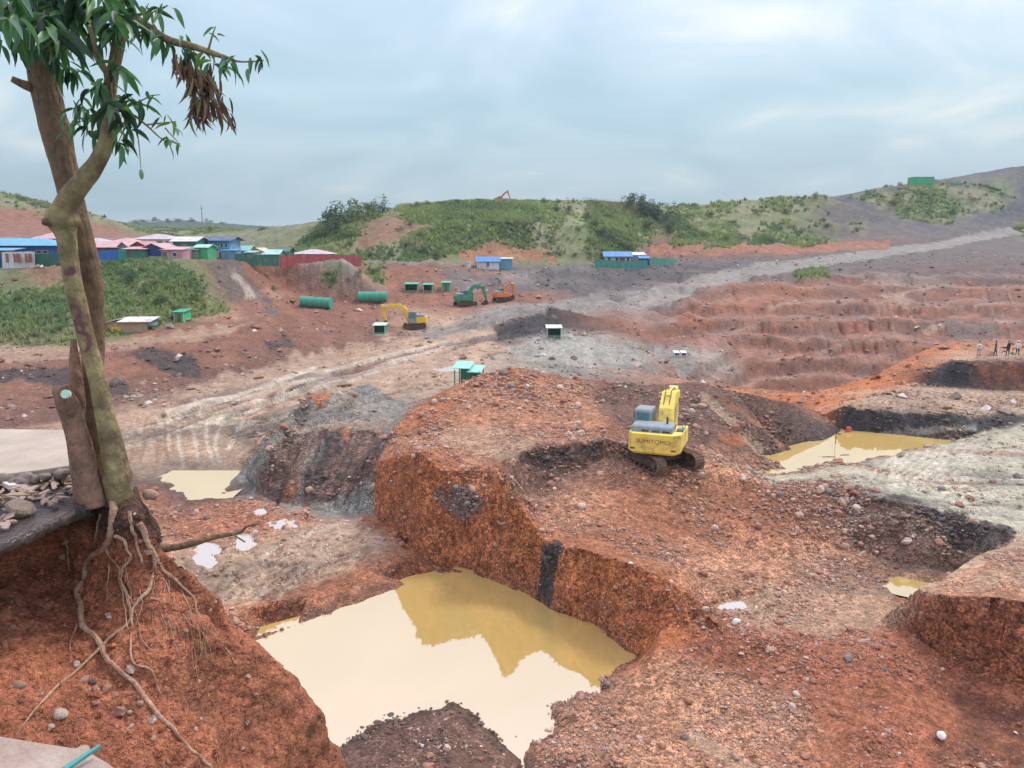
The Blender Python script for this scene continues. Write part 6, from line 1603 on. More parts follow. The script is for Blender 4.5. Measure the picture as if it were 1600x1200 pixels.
    tip = Vector(arm[-1]); ca, sa = math.cos(bucket_ang), math.sin(bucket_ang)
    prof = [(0, .1), (.55, .0), (.95, -.35), (1.0, -.85), (.72, -1.2), (.1, -1.28), (.16, -1.2), (.66, -1.1), (.88, -.82), (.85, -.4), (.5, -.12), (.05, -.05)]
    pr = [(tip.x + a_ * ca - b_ * sa, tip.y + a_ * sa + b_ * ca) for a_, b_ in prof]
    mb = MB(); mb.prism(pr, -.42, .78, 'x')
    side = [prof[0], prof[1], prof[2], prof[3], prof[4], prof[5]]; sd_ = [(tip.x + a_ * ca - b_ * sa, tip.y + a_ * sa + b_ * ca) for a_, b_ in side]
    mb.prism(sd_, -.45, -.421, 'x'); mb.prism(sd_, .781, .81, 'x')
    bk = mb.build('bucket', M['dark'], g)
    mb = MB()
    for q in range(5):
        x_ = -.36 + q * .27; a_, b_ = .1, -1.28; d_ = (-.28, -.1)
        pts = [(a_ + .02, b_ - .03), (a_ + .02, b_ + .05), (a_ + d_[0], b_ + d_[1])]
        mb.prism([(tip.x + u * ca - w * sa, tip.y + u * sa + w * ca) for u, w in pts], x_, x_ + .12, 'x')
    mb.build('teeth', M['dark'], bk)
    return g
YEL, GRN, ORG = exc_mats('yellow', (.88, .66, .12), .3), exc_mats('green', (.03, .26, .13), .2), exc_mats('orange', (.72, .23, .07), .3)
pe = hit(1032, 733)
main = excavator('yellow excavator seen from behind on the gravel mound beside the pit', (pe.x, pe.y + .6, pe.z + .12), R(-20), R(44), (R(-2), R(0)), 1.0, YEL,
                 [(.35, 1.7), (1.15, 3.0), (1.9, 3.75), (3.5, 3.8)], [(3.3, 4.2), (3.5, 3.75), (3.9, 2.4), (3.8, 1.7)], R(-60), lettering=True)
p = hit(648, 513); excavator('yellow excavator with its boom arched to the left on the pit floor', (p.x, p.y, p.z + .05), R(90), R(8), (0, 0), .92, exc_mats('clean_yellow', (.86, .55, .05), .12),
          [(.35, 1.7), (2.2, 4.0), (3.2, 4.35), (6.2, 4.1)], [(6.5, 4.5), (6.0, 4.0), (5.9, 2.6), (5.6, 1.5)], R(-30))
p = hit(727, 478); excavator('green excavator with a raised boom beside the red cut', (p.x, p.y, p.z + .05), R(-75), R(10), (0, 0), .95, GRN,
          [(.35, 1.7), (1.3, 3.6), (2.2, 4.2), (4.0, 3.9)], [(4.3, 4.3), (3.9, 3.8), (4.4, 2.2), (4.6, 1.2)], R(-50))
p = hit(785, 471); excavator('orange excavator folded up at the end of the red cut', (p.x, p.y, p.z + .05), R(-60), R(-8), (0, 0), .82, ORG,
          [(.35, 1.7), (1.0, 3.8), (1.8, 4.5), (3.0, 4.2)], [(3.3, 4.5), (3.0, 4.1), (3.2, 2.4), (3.1, 1.4)], R(-70))
px_ = Vector(W(780, 318, 292)); excavator('red excavator whose boom rises above the hill skyline', (px_.x, px_.y, z_at(px_.x, px_.y) + .0), R(-80), 0, (0, 0), .72, exc_mats('red', (.62, .13, .07), .2),
          [(.35, 1.7), (1.4, 3.4), (2.4, 4.4), (4.4, 5.9)], [(4.5, 6.4), (4.4, 5.8), (5.1, 3.8), (5.6, 2.2)], R(-40))

# ================================================================== BUILDINGS
def wallmat(c, nm): return mat('wall_' + nm, c, .75, .2, 1.2, dirt=.28, dirtcol=(.25, .17, .13))
def roofmat(c, nm): return mat('roof_' + nm, c, .6, .18, 1.0, dirt=.32, dirtcol=(.34, .22, .16))
WC = dict(blue=(.035, .14, .36), dkblue=(.025, .06, .20), green=(.03, .20, .13), dkgreen=(.02, .12, .08), brgreen=(.05, .40, .16), pink=(.55, .27, .33), white=(.66, .63, .60), cream=(.62, .52, .36), redbr=(.30, .10, .09), ltblue=(.14, .33, .48), grey=(.35, .36, .36), tan=(.46, .31, .20), wood=(.33, .22, .15), pale=(.60, .52, .44), greygreen=(.16, .30, .22))
RC = dict(blue=(.10, .37, .58), dkblue=(.03, .10, .20), pink=(.56, .33, .33), red=(.48, .20, .18), greyp=(.50, .43, .44), pale=(.62, .60, .57), teal=(.16, .42, .40), mint=(.36, .60, .52), green=(.10, .36, .25), cream=(.62, .50, .36), brblue=(.05, .24, .55), dkgreen=(.03, .13, .11), white=(.70, .68, .66))
M_WIN, M_FRAME, M_DOOR = mat('dark_pane', (.035, .045, .055), .25, .2, 2), mat('window_frame', (.55, .53, .50), .7, .1, 2), mat('plank_door', (.16, .11, .08), .8, .3, 6)
def house(name, px0, px1, pyb, pye, pyr, Y, wall, roof, label, cat, depth=5.0, kind='gable', over=.35, wins=(), door=None, lower=None, plinth=None, yaw=0.0, group=None, deep=1.5):
    """px0..px1, ground, eave and ridge rows of the photograph; wins: (u0, u1, v0, v1) as fractions of the front wall"""
    c = Vector(W((px0 + px1) / 2, pyb, Y)); m_ = (ray(CX, pyb)[1] and Y / (F_PX * ray(CX, pyb)[1]))
    w = (px1 - px0) * m_ ; he = (pyb - pye) * m_; hr = (pyb - pyr) * m_
    t = empty(name, (c.x, c.y + depth / 2, c.z), label, cat, group, (0, 0, R(yaw)))
    x0, x1, y0, y1 = -w / 2, w / 2, -depth / 2, depth / 2
    WM, RM = wallmat(WC[wall], wall), roofmat(RC[roof], roof)
    zb = -deep
    mb = MB()
    if kind == 'front':                                     # gable end towards the camera
        mb.prism([(x0, zb), (x1, zb), (x1, he), (0, hr - .05), (x0, he)], y0, y1, 'y')
    elif kind == 'gable':
        mb.prism([(y0, zb), (y1, zb), (y1, he), (0, hr - .05), (y0, he)], x0, x1, 'x')
    else: mb.box(x0, x1, y0, y1, zb, he)
    wl = mb.build('wall', WM, t)
    o = over; th = .09; sl = (hr - he)
    mb = MB()
    if kind == 'front':
        k = sl / (w / 2); zz = he - o * k
        mb.prism([(x0 - o, zz), (0, hr), (x1 + o, zz), (x1 + o, zz + th), (0, hr + th), (x0 - o, zz + th)], y0 - o, y1 + o, 'y')
    elif kind == 'gable':
        k = sl / (depth / 2); zz = he - o * k
        mb.prism([(y0 - o, zz), (0, hr), (y1 + o, zz), (y1 + o, zz + th), (0, hr + th), (y0 - o, zz + th)], x0 - o, x1 + o, 'x')
    elif kind == 'hip':
        rx = max(.2, w / 2 - depth / 2)
        a = [(x0 - o, y0 - o, he), (x1 + o, y0 - o, he), (x1 + o, y1 + o, he), (x0 - o, y1 + o, he), (-rx, 0, hr), (rx, 0, hr)]
        mb.add(a, [(0, 1, 5, 4), (1, 2, 5), (2, 3, 4, 5), (3, 0, 4), (0, 3, 2, 1)])
    else:                                                   # single pitch falling to the front
        mb.prism([(y0 - o, he + .01), (y1 + o, hr + .01), (y1 + o, hr + .01 + th), (y0 - o, he + .01 + th)], x0 - o, x1 + o, 'x')
    mb.build('roof', RM, t)
    if lower:
        mb = MB(); f, cw = lower; mb.box(x0 - .02, x1 + .02, y0 - .03, y1, zb, he * f); mb.build('lower_wall', wallmat(WC[cw], cw), t)
    if plinth:
        mb = MB(); mb.box(x0 - .06, x1 + .06, y0 - .08, y1, zb - .5, .05); mb.build('plinth', wallmat(WC[plinth], plinth), t)
    for (u0, u1, v0, v1) in wins:
        a, b, p, q = x0 + w * u0, x0 + w * u1, he * v0, he * v1; f = .07
        mb = MB(); yy = y0 - .09
        mb.box(a - f, a, yy, y0, p - f, q + f); mb.box(b, b + f, yy, y0, p - f, q + f); mb.box(a, b, yy, y0, q, q + f); mb.box(a, b, yy, y0, p - f, p)
        wf = mb.build('window', M_FRAME, t)
        mb = MB(); mb.box(a, b, y0 - .045, y0 - .004, p, q); mb.build('pane', M_WIN, wf)
    if door:
        u0, u1, v1 = door; mb = MB(); mb.box(x0 + w * u0, x0 + w * u1, y0 - .05, y0 - .003, 0, he * v1); mb.build('door', M_DOOR, t)
    return t
def fence(pts, label, colr, nm, panel_px=9, cat='fence', posts=True):
    """pts: (px, py_bottom, py_top, metres): panels butted along the line, with posts"""
    c0 = Vector(W(pts[0][0], pts[0][1], pts[0][3])); t = empty('fence', c0, label, cat)
    m = wallmat(colr, nm); me_n = 0
    for (a, b) in zip(pts[:-1], pts[1:]):
        n = max(1, int(round(abs(b[0] - a[0]) / panel_px)))
        for k in range(n):
            q = [tuple(a[i] + (b[i] - a[i]) * s_ / n for i in range(4)) for s_ in (k + .02, k + .98)]
            P = [Vector(W(r_[0], r_[1], r_[3])) - c0 for r_ in q]; T_ = [Vector(W(r_[0], r_[2], r_[3])) - c0 for r_ in q]
            d = (P[1] - P[0]); d.z = 0; nrm_ = Vector((-d.y, d.x, 0)).normalized() * .03
            jz = Vector((0, 0, random.uniform(-.04, .04)))
            vs = [P[0] - nrm_ - Vector((0, 0, .9)), P[1] - nrm_ - Vector((0, 0, .9)), T_[1] - nrm_ + jz, T_[0] - nrm_ + jz]; vs += [v + nrm_ * 2 for v in vs]
            mb = MB(); mb.add(vs, [(0, 1, 2, 3), (7, 6, 5, 4), (0, 4, 5, 1), (1, 5, 6, 2), (2, 6, 7, 3), (3, 7, 4, 0)]); mb.build('panel', m, t)
            if posts:
                mb = MB(); b_, h_ = P[0] + nrm_ * 3, T_[0].z + .12; mb.box(b_.x - .05, b_.x + .05, b_.y - .05, b_.y + .05, P[0].z - 1, h_); mb.build('post', M_DOOR, t)
    return t
# the shanty row on the left terrace, back to front
house('house', 53, 100, 384, 373, 362, 162, 'redbr', 'pink', 'house with a faded pink roof rising behind the blue house', 'house', 7, 'hip', .6)
house('house', 128, 158, 386, 378, 372, 165, 'dkblue', 'greyp', 'dark house with a grey roof glimpsed just right of the tree stems', 'house', 6, 'hip', .5)
house('house', -60, 88, 405, 384, 373, 132, 'blue', 'blue', 'long bright blue house with a light blue roof at the left edge', 'house', 8, 'hip', .9, wins=((.80, .85, .45, .62), (.87, .92, .45, .62)))
house('shed', -30, 18, 406, 392, 389, 127, 'dkblue', 'blue', 'low dark blue lean-to before the blue house', 'shed', 3, 'shed', .4)
fence([(53, 408, 396, 125.5), (98, 408, 397, 126)], 'short green fence in front of the blue house', WC['dkgreen'], 'dkgreen')
wf_ = fence([(3, 411, 394, 124.5), (54, 409, 393, 125)], 'white hoarding with brown panels at the edge of the left terrace', WC['white'], 'white', 5, 'hoarding')
for k in (1, 3, 4, 6, 7):
    a = Vector(W(6 + k * 6, 411, 124.4)); b = Vector(wf_.location); w_ = .32 if k in (4, 7) else .18
    mb = MB(); p = a - b; mb.box(p.x - w_, p.x + w_, p.y - .06, p.y - .02, .1, 1.5); mb.build('brown_panel', wallmat(WC['redbr'], 'redbr'), wf_)
house('house', 210, 270, 392, 374, 366, 172, 'white', 'greyp', 'two-storey white house with a pale grey hipped roof', 'house', 7, 'hip', .6, wins=((.12, .25, .5, .8), (.60, .74, .3, .8), (.84, .92, .4, .8)))
house('house', 160, 213, 396, 382, 372, 150, 'redbr', 'pink', 'wide low house under a long pink roof', 'house', 7, 'hip', .6)
house('house', 140, 187, 404, 386, 378, 138, 'redbr', 'pink', 'dark red house with a pinkish roof beside the tree stem', 'house', 6, 'gable', .5)
house('shed', 188, 200, 404, 384, 379, 137, 'greygreen', 'pink', 'narrow grey-green gable between the pink roofs', 'shed', 5, 'front', .3)
fence([(145, 409, 393, 127.5), (170, 409, 391, 127.5), (193, 408, 390, 128)], 'blue tarpaulin fence below the pink-roofed house', (.03, .15, .42), 'tarp_blue', 8, posts=False)
fence([(184, 408, 389, 127.0), (197, 408, 389, 127.3)], 'green-blue sheet screen at the end of the blue tarpaulin', (.04, .25, .24), 'tarp_teal', 7, posts=False)
house('shed', 195, 226, 407, 390, 387, 133, 'green', 'pink', 'dark green shack with a rusty lean-to roof', 'shed', 3.5, 'shed', .4, door=(.08, .3, .85))
house('house', 200, 236, 402, 388, 378, 138, 'redbr', 'red', 'house with a rust red gable roof in the middle of the row', 'house', 6, 'front', .4)
house('house', 226, 253, 401, 387, 381, 134.5, 'dkblue', 'pink', 'dark blue gabled house standing on a pale concrete base', 'house', 6, 'front', .4, plinth='pale', deep=2.4)
house('shed', 253, 286, 408, 391, 387, 134, 'pink', 'pink', 'small pink shed in the middle of the row', 'shed', 4, 'shed', .25, door=(.05, .25, .8), wins=((.55, .72, .45, .75),))
house('house', 272, 307, 402, 377, 371, 142, 'green', 'pale', 'two-storey green house with a pale sheet roof', 'house', 6, 'gable', .5, wins=((.4, .48, .6, .8), (.55, .62, .6, .8)), lower=(.42, 'greygreen'))
house('shed', 287, 308, 404, 391, 389, 138, 'greygreen', 'green', 'grey-green annex under the two-storey green house', 'shed', 3, 'shed', .25)
house('shed', 305, 325, 403, 387, 383, 139, 'brgreen', 'mint', 'bright green shed beside the blue two-storey house', 'shed', 4, 'gable', .3)
house('house', 326, 360, 404, 376, 371, 147, 'ltblue', 'dkblue', 'two-storey blue house with a dark blue roof at the right of the row', 'house', 6, 'gable', .7, wins=((.60, .70, .62, .84), (.80, .90, .62, .84)), lower=(.40, 'pale'), door=(.5, .62, .36))
house('shed', 346, 369, 405, 392, 390, 145, 'ltblue', 'blue', 'light blue sheet-metal shed below the two-storey blue house', 'shed', 3, 'shed', .2)
house('house', 360, 388, 402, 391, 385, 160, 'ltblue', 'teal', 'low house with a teal roof behind the green fence', 'house', 5, 'gable', .5)
house('house', 390, 412, 402, 393, 388, 158, 'cream', 'cream', 'low cream-roofed house behind the green fence', 'house', 5, 'front', .4)
house('shed', 383, 396, 402, 395, 393, 152, 'ltblue', 'mint', 'small shed with a mint roof by the cream-roofed house', 'shed', 3, 'shed', .3)
house('house', 412, 435, 403, 397, 391, 157, 'greygreen', 'mint', 'low house with a mint green roof near the end of the row', 'house', 5, 'gable', .4)
house('house', 428, 450, 403, 393, 388, 168, 'dkgreen', 'dkgreen', 'dark green house at the far end of the row', 'house', 5, 'gable', .4)
fence([(368, 407, 396, 141), (400, 408, 398, 145), (436, 409, 400, 151)], 'long dark green fence closing the right end of the shanty row', WC['dkgreen'], 'dkgreen', 8)
fence([(438, 409, 399, 153), (500, 409, 398, 167), (564, 410, 399, 182)], 'long red fence at the edge of the terrace', (.33, .055, .06), 'fence_red', 10)
house('house', 458, 512, 406, 397, 390, 190, 'redbr', 'greyp', 'house with a pale pinkish roof behind the red fence', 'house', 7, 'hip', .8)
fence([(575, 411, 408, 188), (650, 413, 409, 194), (678, 415, 411, 197)], 'low pale barrier along the terrace edge under the hill', (.55, .52, .48), 'barrier', 12, 'barrier', posts=False)
house('cabin', 745, 780, 416, 408, 402, 208, 'white', 'brblue', 'white site cabin with a bright blue roof', 'cabin', 4, 'gable', .4, door=(.45, .55, .8))
house('cabin', 780, 800, 414.5, 405, 403, 209, 'ltblue', 'mint', 'small blue cabin with a mint roof next to the white cabin', 'cabin', 3, 'shed', .3)
house('cabin', 729, 735, 416, 409, 409, 206, 'white', 'white', 'tiny white booth left of the site cabin', 'booth', 1.2, 'shed', .05)
house('house', 946, 985, 411, 400, 394, 240, 'pale', 'brblue', 'pale house with a blue roof inside a green fence at the foot of the hill', 'house', 7, 'gable', .7, wins=((.10, .2, .3, .75), (.40, .5, .3, .75), (.85, .95, .3, .75)), door=(.56, .78, .75))
house('house', 985, 1008, 411, 399, 395, 243, 'grey', 'pale', 'grey annex with a pale roof beside the blue-roofed house', 'annex', 5, 'shed', .4)
house('shed', 1000, 1015, 411, 404, 401, 238, 'dkblue', 'brblue', 'dark blue shed at the right of the blue-roofed house', 'shed', 3, 'shed', .3)
fence([(929, 413, 404, 233), (970, 415, 408, 229), (1012, 415, 407, 231)], 'green fence in front of the blue-roofed house', (.05, .30, .22), 'fence_green', 9)
fence([(1016, 413, 403, 236), (1040, 413, 404, 241), (1057, 413, 406, 246)], 'open green fence running right from the blue-roofed house', (.10, .36, .26), 'fence_green2', 5)
house('structure', 1427, 1459, 290, 277, 277, 384, 'brgreen', 'teal', 'green netted block on the skyline of the right hill', 'building', 6, 'shed', .1)
house('structure', 1489, 1505, 290, 286, 286, 380, 'greygreen', 'mint', 'small pale green block right of the netted one on the hill', 'building', 4, 'shed', .1)

# sheds and shelters down in the pit
def shelter(px0, px1, pyb, pyt, colw, colr, label, cat, depth=2.6, front_open=True, group=None, stuff=True, yaw=0, tilt=.12, over=.35):
    p = hit((px0 + px1) / 2, pyb); m_ = p.y / (F_PX * ray(CX, pyb)[1]); w, h = (px1 - px0) * m_, (pyb - pyt) * m_
    t = empty('shelter', (p.x, p.y + depth / 2, p.z), label, cat, group, (0, 0, R(yaw)))
    x0, x1, y0, y1 = -w / 2 + over * .6, w / 2 - over * .6, -depth / 2, depth / 2
    WM, RM = wallmat(*colw), roofmat(*colr)
    mb = MB(); mb.box(x0, x1, y1 - .06, y1, -.6, h - .1); mb.build('back_wall', WM, t)
    for a in (x0, x1 - .06):
        mb = MB(); mb.box(a, a + .06, y0 + .05, y1 - .061, -.6, h - .14); mb.build('side_wall', WM, t)
    if not front_open:
        mb = MB(); mb.box(x0 + .061, x1 - .061, y0 + .05, y0 + .1, -.5, h - .14); mb.build('front_wall', WM, t)
        mb = MB(); mb.box(-w * .1, w * .12, y0 + .0, y0 + .046, 0, h * .75); mb.build('door', M_DOOR, t)
    else:
        mb = MB(); mb.box(x0 + .061, x1 - .061, y0 + .05, y0 + .1, -.5, h * .22); mb.build('low_wall', WM, t)
    for a in (x0, x1 - .1):
        mb = MB(); mb.box(a, a + .1, y0 - .05, y0 + .045, -.6, h - .16); mb.build('post', M_FRAME, t)
    mb = MB(); mb.prism([(y0 - over, h - tilt - .03), (y1 + over, h + tilt * .3), (y1 + over, h + .05 + tilt * .3), (y0 - over, h + .02 - tilt)], -w / 2, w / 2, 'x'); mb.build('roof', RM, t)
    return t
G1, G2c = ((.03, .34, .17), 'tarp_green'), ((.02, .26, .13), 'tarp_green_dark')
gs = 'green sheds on the ledge above the excavators'
shelter(631, 654, 456.5, 443, G1, ((.05, .42, .24), 'sheet_green'), 'widest of the three green sheds on the ledge', 'shed', group=gs)
shelter(660, 677, 456.5, 444, G2c, ((.06, .42, .27), 'sheet_green2'), 'middle green shed on the ledge', 'shed', group=gs)
shelter(689, 705, 455.5, 441, G1, ((.05, .42, .24), 'sheet_green'), 'right green shed on the ledge with a closed front', 'shed', front_open=False, group=gs)
shelter(270, 290, 503, 486, ((.04, .45, .17), 'bright_green'), ((.03, .34, .2), 'green_roof'), 'bright green hut at the foot of the grassy slope', 'hut', 2.6, False)
shelter(582, 604, 523, 507, G2c, ((.50, .60, .52), 'pale_green_sheet'), 'dark green hut with a pale roof by the far yellow excavator', 'hut', 2.2, True)
shelter(853, 879, 527.5, 511, G2c, ((.62, .62, .58), 'pale_sheet'), 'green hut with a flat pale roof on the grey knob', 'hut', 2.4, True)
for (a, b, pb, pt_, lab) in ((1053, 1062, 556, 550, 'left of two small white tarpaulin covers on the grey bench'), (1064, 1073, 557, 550, 'right of two small white tarpaulin covers on the grey bench')):
    shelter(a, b, pb, pt_, ((.6, .6, .58), 'white_tarp'), ((.74, .74, .72), 'white_sheet'), lab, 'cover', 1.0, True, over=.1)
# teal-roofed shelter behind the red heap: two stepped sheet roofs on posts
p = Vector(W(733, 583, 80)); p.z = z_at(p.x, p.y)
t = empty('shelter', p, 'teal-roofed open shelter behind the red heap', 'shelter', None, (0, 0, R(-12)))
dzt = Vector(W(733, 572, 80)).z - p.z
RMt = roofmat((.30, .66, .55), 'mint_teal')
mb = MB(); mb.prism([(-1.2, dzt - .1), (.9, dzt + .35), (.9, dzt + .41), (-1.2, dzt - .04)], -1.5, .4, 'x'); mb.build('roof', RMt, t)
mb = MB(); mb.prism([(-1.3, dzt - .45), (.7, dzt - .02), (.7, dzt + .04), (-1.3, dzt - .39)], .1, 1.6, 'x'); mb.build('roof', RMt, t)
for (x, y) in ((-1.3, -1), (.3, -1), (1.4, -1.1), (-1.3, .8), (1.4, .6)):
    mb = MB(); mb.box(x - .05, x + .05, y - .05, y + .05, -.5, dzt - .3); mb.build('post', wallmat(WC['green'], 'green'), t)
mb = MB(); mb.box(-1.1, 1.2, .5, .56, -.4, dzt - .4); mb.build('back_wall', wallmat(WC['green'], 'green'), t)
mb = MB(); mb.box(-.6, .4, -.6, .2, -.2, .7); mb.build('crate', M_FRAME, t)
# plank shed with a pale sheet roof at the foot of the slope
p = hit(197, 519); m_ = p.y / (F_PX * ray(CX, 519)[1])
t = empty('plank_shed', (p.x, p.y + 1.5, p.z), 'long tan plank shed with a pale sheet roof below the grassy slope', 'shed', None, (0, 0, R(4)))
w, h = 60 * m_, 20 * m_
for k in range(26):
    a = -w / 2 + k * w / 26; mb = MB(); mb.box(a + .008, a + w / 26 - .008, -1.5, -1.45, -.3 if k > 8 else -.3, h * (.80 + .02 * random.random())); mb.build('plank', mat('tan_plank', (.50, .33, .21), .8, .25, 3), t)
mb = MB(); mb.box(-w / 2, w / 2, -1.44, 1.4, -.3, h * .8); mb.build('wall', wallmat(WC['tan'], 'tan'), t)
mb = MB(); mb.prism([(-2.0, h * .80), (1.8, h * 1.0), (1.8, h + .06), (-2.0, h * .80 + .07)], -w / 2 + 1.6, w / 2 + .8, 'x'); mb.build('roof', roofmat((.66, .64, .62), 'pale_zinc'), t)
mb = MB(); mb.prism([(-w / 2 - .3, h * .70), (-w / 2 + 1.6, h * .98), (-w / 2 + 1.6, h * 1.04), (-w / 2 - .3, h * .76)], -1.9, 1.6, 'y'); mb.build('roof', roofmat((.55, .47, .42), 'dull_zinc'), t)
for k, px in enumerate((177, 182, 187)):
    q = hit(px, 519.5); mb = MB(); s_ = .22
    mb.prism([(-s_, 0), (s_, 0), (s_, .62), (s_ * .3, .78), (-s_, .70)], -.16, .16, 'y'); mb.tube([(s_ * .6, 0, .7), (s_ * .6, 0, .84)], .06, 8)
    o = mb.build('jerrycan', mat('yellow_plastic', (.72, .42, .05), .5, .1, 4), bevel=.03); o.location = q; o.rotation_euler.z = .4 * k
    tag(o, ('leftmost', 'middle', 'rightmost')[k] + ' yellow jerrycan before the plank shed', 'jerrycan', 'jerrycans by the plank shed')
q = hit(234, 514); t = empty('handcart', q, 'teal handcart parked at the right end of the plank shed', 'cart', None, (0, 0, .2))
mb = MB(); mb.box(-1.0, 1.0, -.45, .45, .45, .55); mb.build('bed', mat('teal_paint', (.10, .42, .42), .6, .15, 3), t)
for s_ in (-.45, .42):
    mb = MB(); mb.box(-1.0, 1.0, s_, s_ + .04, .551, .95); mb.build('side_board', mat('pale_teal_paint', (.40, .60, .58), .6, .15, 3), t)
for x in (-.6, .6):
    for y in (-.5, .5):
        mb = MB(); mb.tube([(x, y - .05, .25), (x, y + .05, .25)], .25, 14); mb.build('wheel', mat('black_rubber', (.03, .03, .03), .8), t)
mb = MB(); mb.tube([(1.0, 0, .5), (1.7, 0, .8)], .03, 6); mb.build('handle', mat('black_rubber', (.03, .03, .03), .8), t)
# green tanks
for px, pyb, wpx, hpx, yaw, lab in ((493, 481.5, 47, 17.5, -7, 'long green tank lying on the red slope, left one'), (582, 473, 42, 17.5, 4, 'shorter green tank lying on the red slope, right one')):
    p = hit(px, pyb); m_ = p.y / (F_PX * ray(CX, pyb)[1]); L_, r_ = wpx * m_, hpx * m_ / 2
    t = empty('tank', (p.x, p.y + r_ * .5, p.z - .05), lab, 'tank', 'green tanks', (0, R(0 if px > 500 else 2.5), R(yaw)))
    gm = mat('tank_green', (.035, .30, .19), .5, .15, .8, dirt=.15)
    mb = MB(); mb.tube([(-L_ / 2, 0, r_), (L_ / 2, 0, r_)], r_, 26); mb.build('shell', gm, t, smooth=True)
    mb = MB()
    for x in (-L_ / 2, -L_ / 6, L_ / 6, L_ / 2): mb.tube([(x - .06, 0, r_), (x + .06, 0, r_)], r_ * 1.035, 26)
    mb.build('rims', mat('tank_rim', (.05, .38, .26), .5), t)
    mb = MB(); mb.tube([(0, 0, 2 * r_ - .05), (0, 0, 2 * r_ + .14)], .25, 14); mb.build('hatch', gm, t)
    for x in (-L_ / 3, L_ / 3):
        mb = MB(); mb.box(x - .15, x + .15, -r_ * .8, r_ * .8, -.5, r_ * .35); mb.build('cradle', M_DOOR, t)
# pump with a red cover at the edge of the second pool
p = hit(1322, 673); t = empty('pump', (p.x, p.y - .5, p.z + .05), 'pump under a red cover at the corner of the far pool', 'pump'); t.scale = (.42, .42, .42)
mb = MB(); mb.prism([(-.5, .35), (.5, .35), (.42, .85), (.2, 1.0), (-.3, .95), (-.48, .75)], -.3, .3, 'y'); mb.build('cover', mat('red_cover', (.60, .06, .07), .5, .2, 4), t, bevel=.05)
mb = MB(); mb.box(-.45, .45, -.25, .25, .05, .345); mb.build('engine', mat('orange_engine', (.55, .16, .05), .6, .2, 4), t)
mb = MB(); mb.tube([(-.4, -.1, .2), (-.9, -.5, .1), (-1.4, -1.2, -.15)], .06, 8); mb.build('hose', mat('black_rubber', (.03, .03, .03), .8), t, smooth=True)
for k, (px, py, L_) in enumerate(((1295, 714, 1.0), (1320, 711, .7), (1262, 729, .5))):
    c = Vector(W(px, py, -15.49)); mb = MB(); mb.tube([(-L_ / 2, 0, 0), (0, .04, .015), (L_ / 2, .02, 0)], .025, 6); o = mb.build('stick', M_WOOD); o.location = c; o.rotation_euler.z = .1 * k
    tag(o, ('longest dark stick floating on the far pool', 'short stick floating near the pump on the far pool', 'stub of a stick floating by the near shore of the far pool')[k], 'stick')
c = Vector(W(1305, 694, -15.5)); mb = MB(); mb.tube([(0, 0, -.5), (.02, 0, 1.2)], .03, 6); o = mb.build('stake', M_WOOD); o.location = c; tag(o, 'upright stake standing in the far pool', 'stake')
# skyline: posts of a fence on the hill, a mast far off
M_POST = mat('grey_post', (.30, .28, .25), .9)
t = empty('hill_fence', W(920, 318, 296), 'row of bare fence posts on the hill skyline', 'fence'); o0 = Vector(t.location)
for k in range(18):
    px = 912 + k * 4.2; q = Vector(W(px, 316, 298)); q.z = z_at(q.x, q.y)
    mb = MB(); q -= o0; mb.box(q.x - .07, q.x + .07, q.y - .07, q.y + .07, q.z - .5, q.z + 1.9); mb.build('post', M_POST, t)
mb = MB(); a = Vector(W(912, 316, 298)); a.z = z_at(a.x, a.y) + 1.5; b = Vector(W(984, 316, 298)); b.z = z_at(b.x, b.y) + 1.5
mb.tube([a - o0, (a + b) / 2 - o0 + Vector((0, 0, -.1)), b - o0], .05, 5); mb.build('rail', M_POST, t)
q = Vector(W(316, 345, 890)); q.z = z_at(q.x, q.y); mb = MB(); hh = Vector(W(316, 321, 890)).z - q.z
mb.tube([(0, 0, -1), (0, 0, hh)], [.8, .35], 6); mb.box(-2, 2, -.2, .2, hh * .8, hh * .8 + .5)
o = mb.build('mast', M_POST); o.location = q; tag(o, 'thin mast standing on the far ridge', 'mast')
q = hit(1176, 411); mb = MB(); mb.tube([(0, 0, -.3), (0, 0, 3.2)], .06, 6); mb.tube([(0, 0, 3.1), (-.8, 0, 3.5)], .05, 6); o = mb.build('pole', M_POST); o.location = q; tag(o, 'thin pole beside the haul road', 'pole')

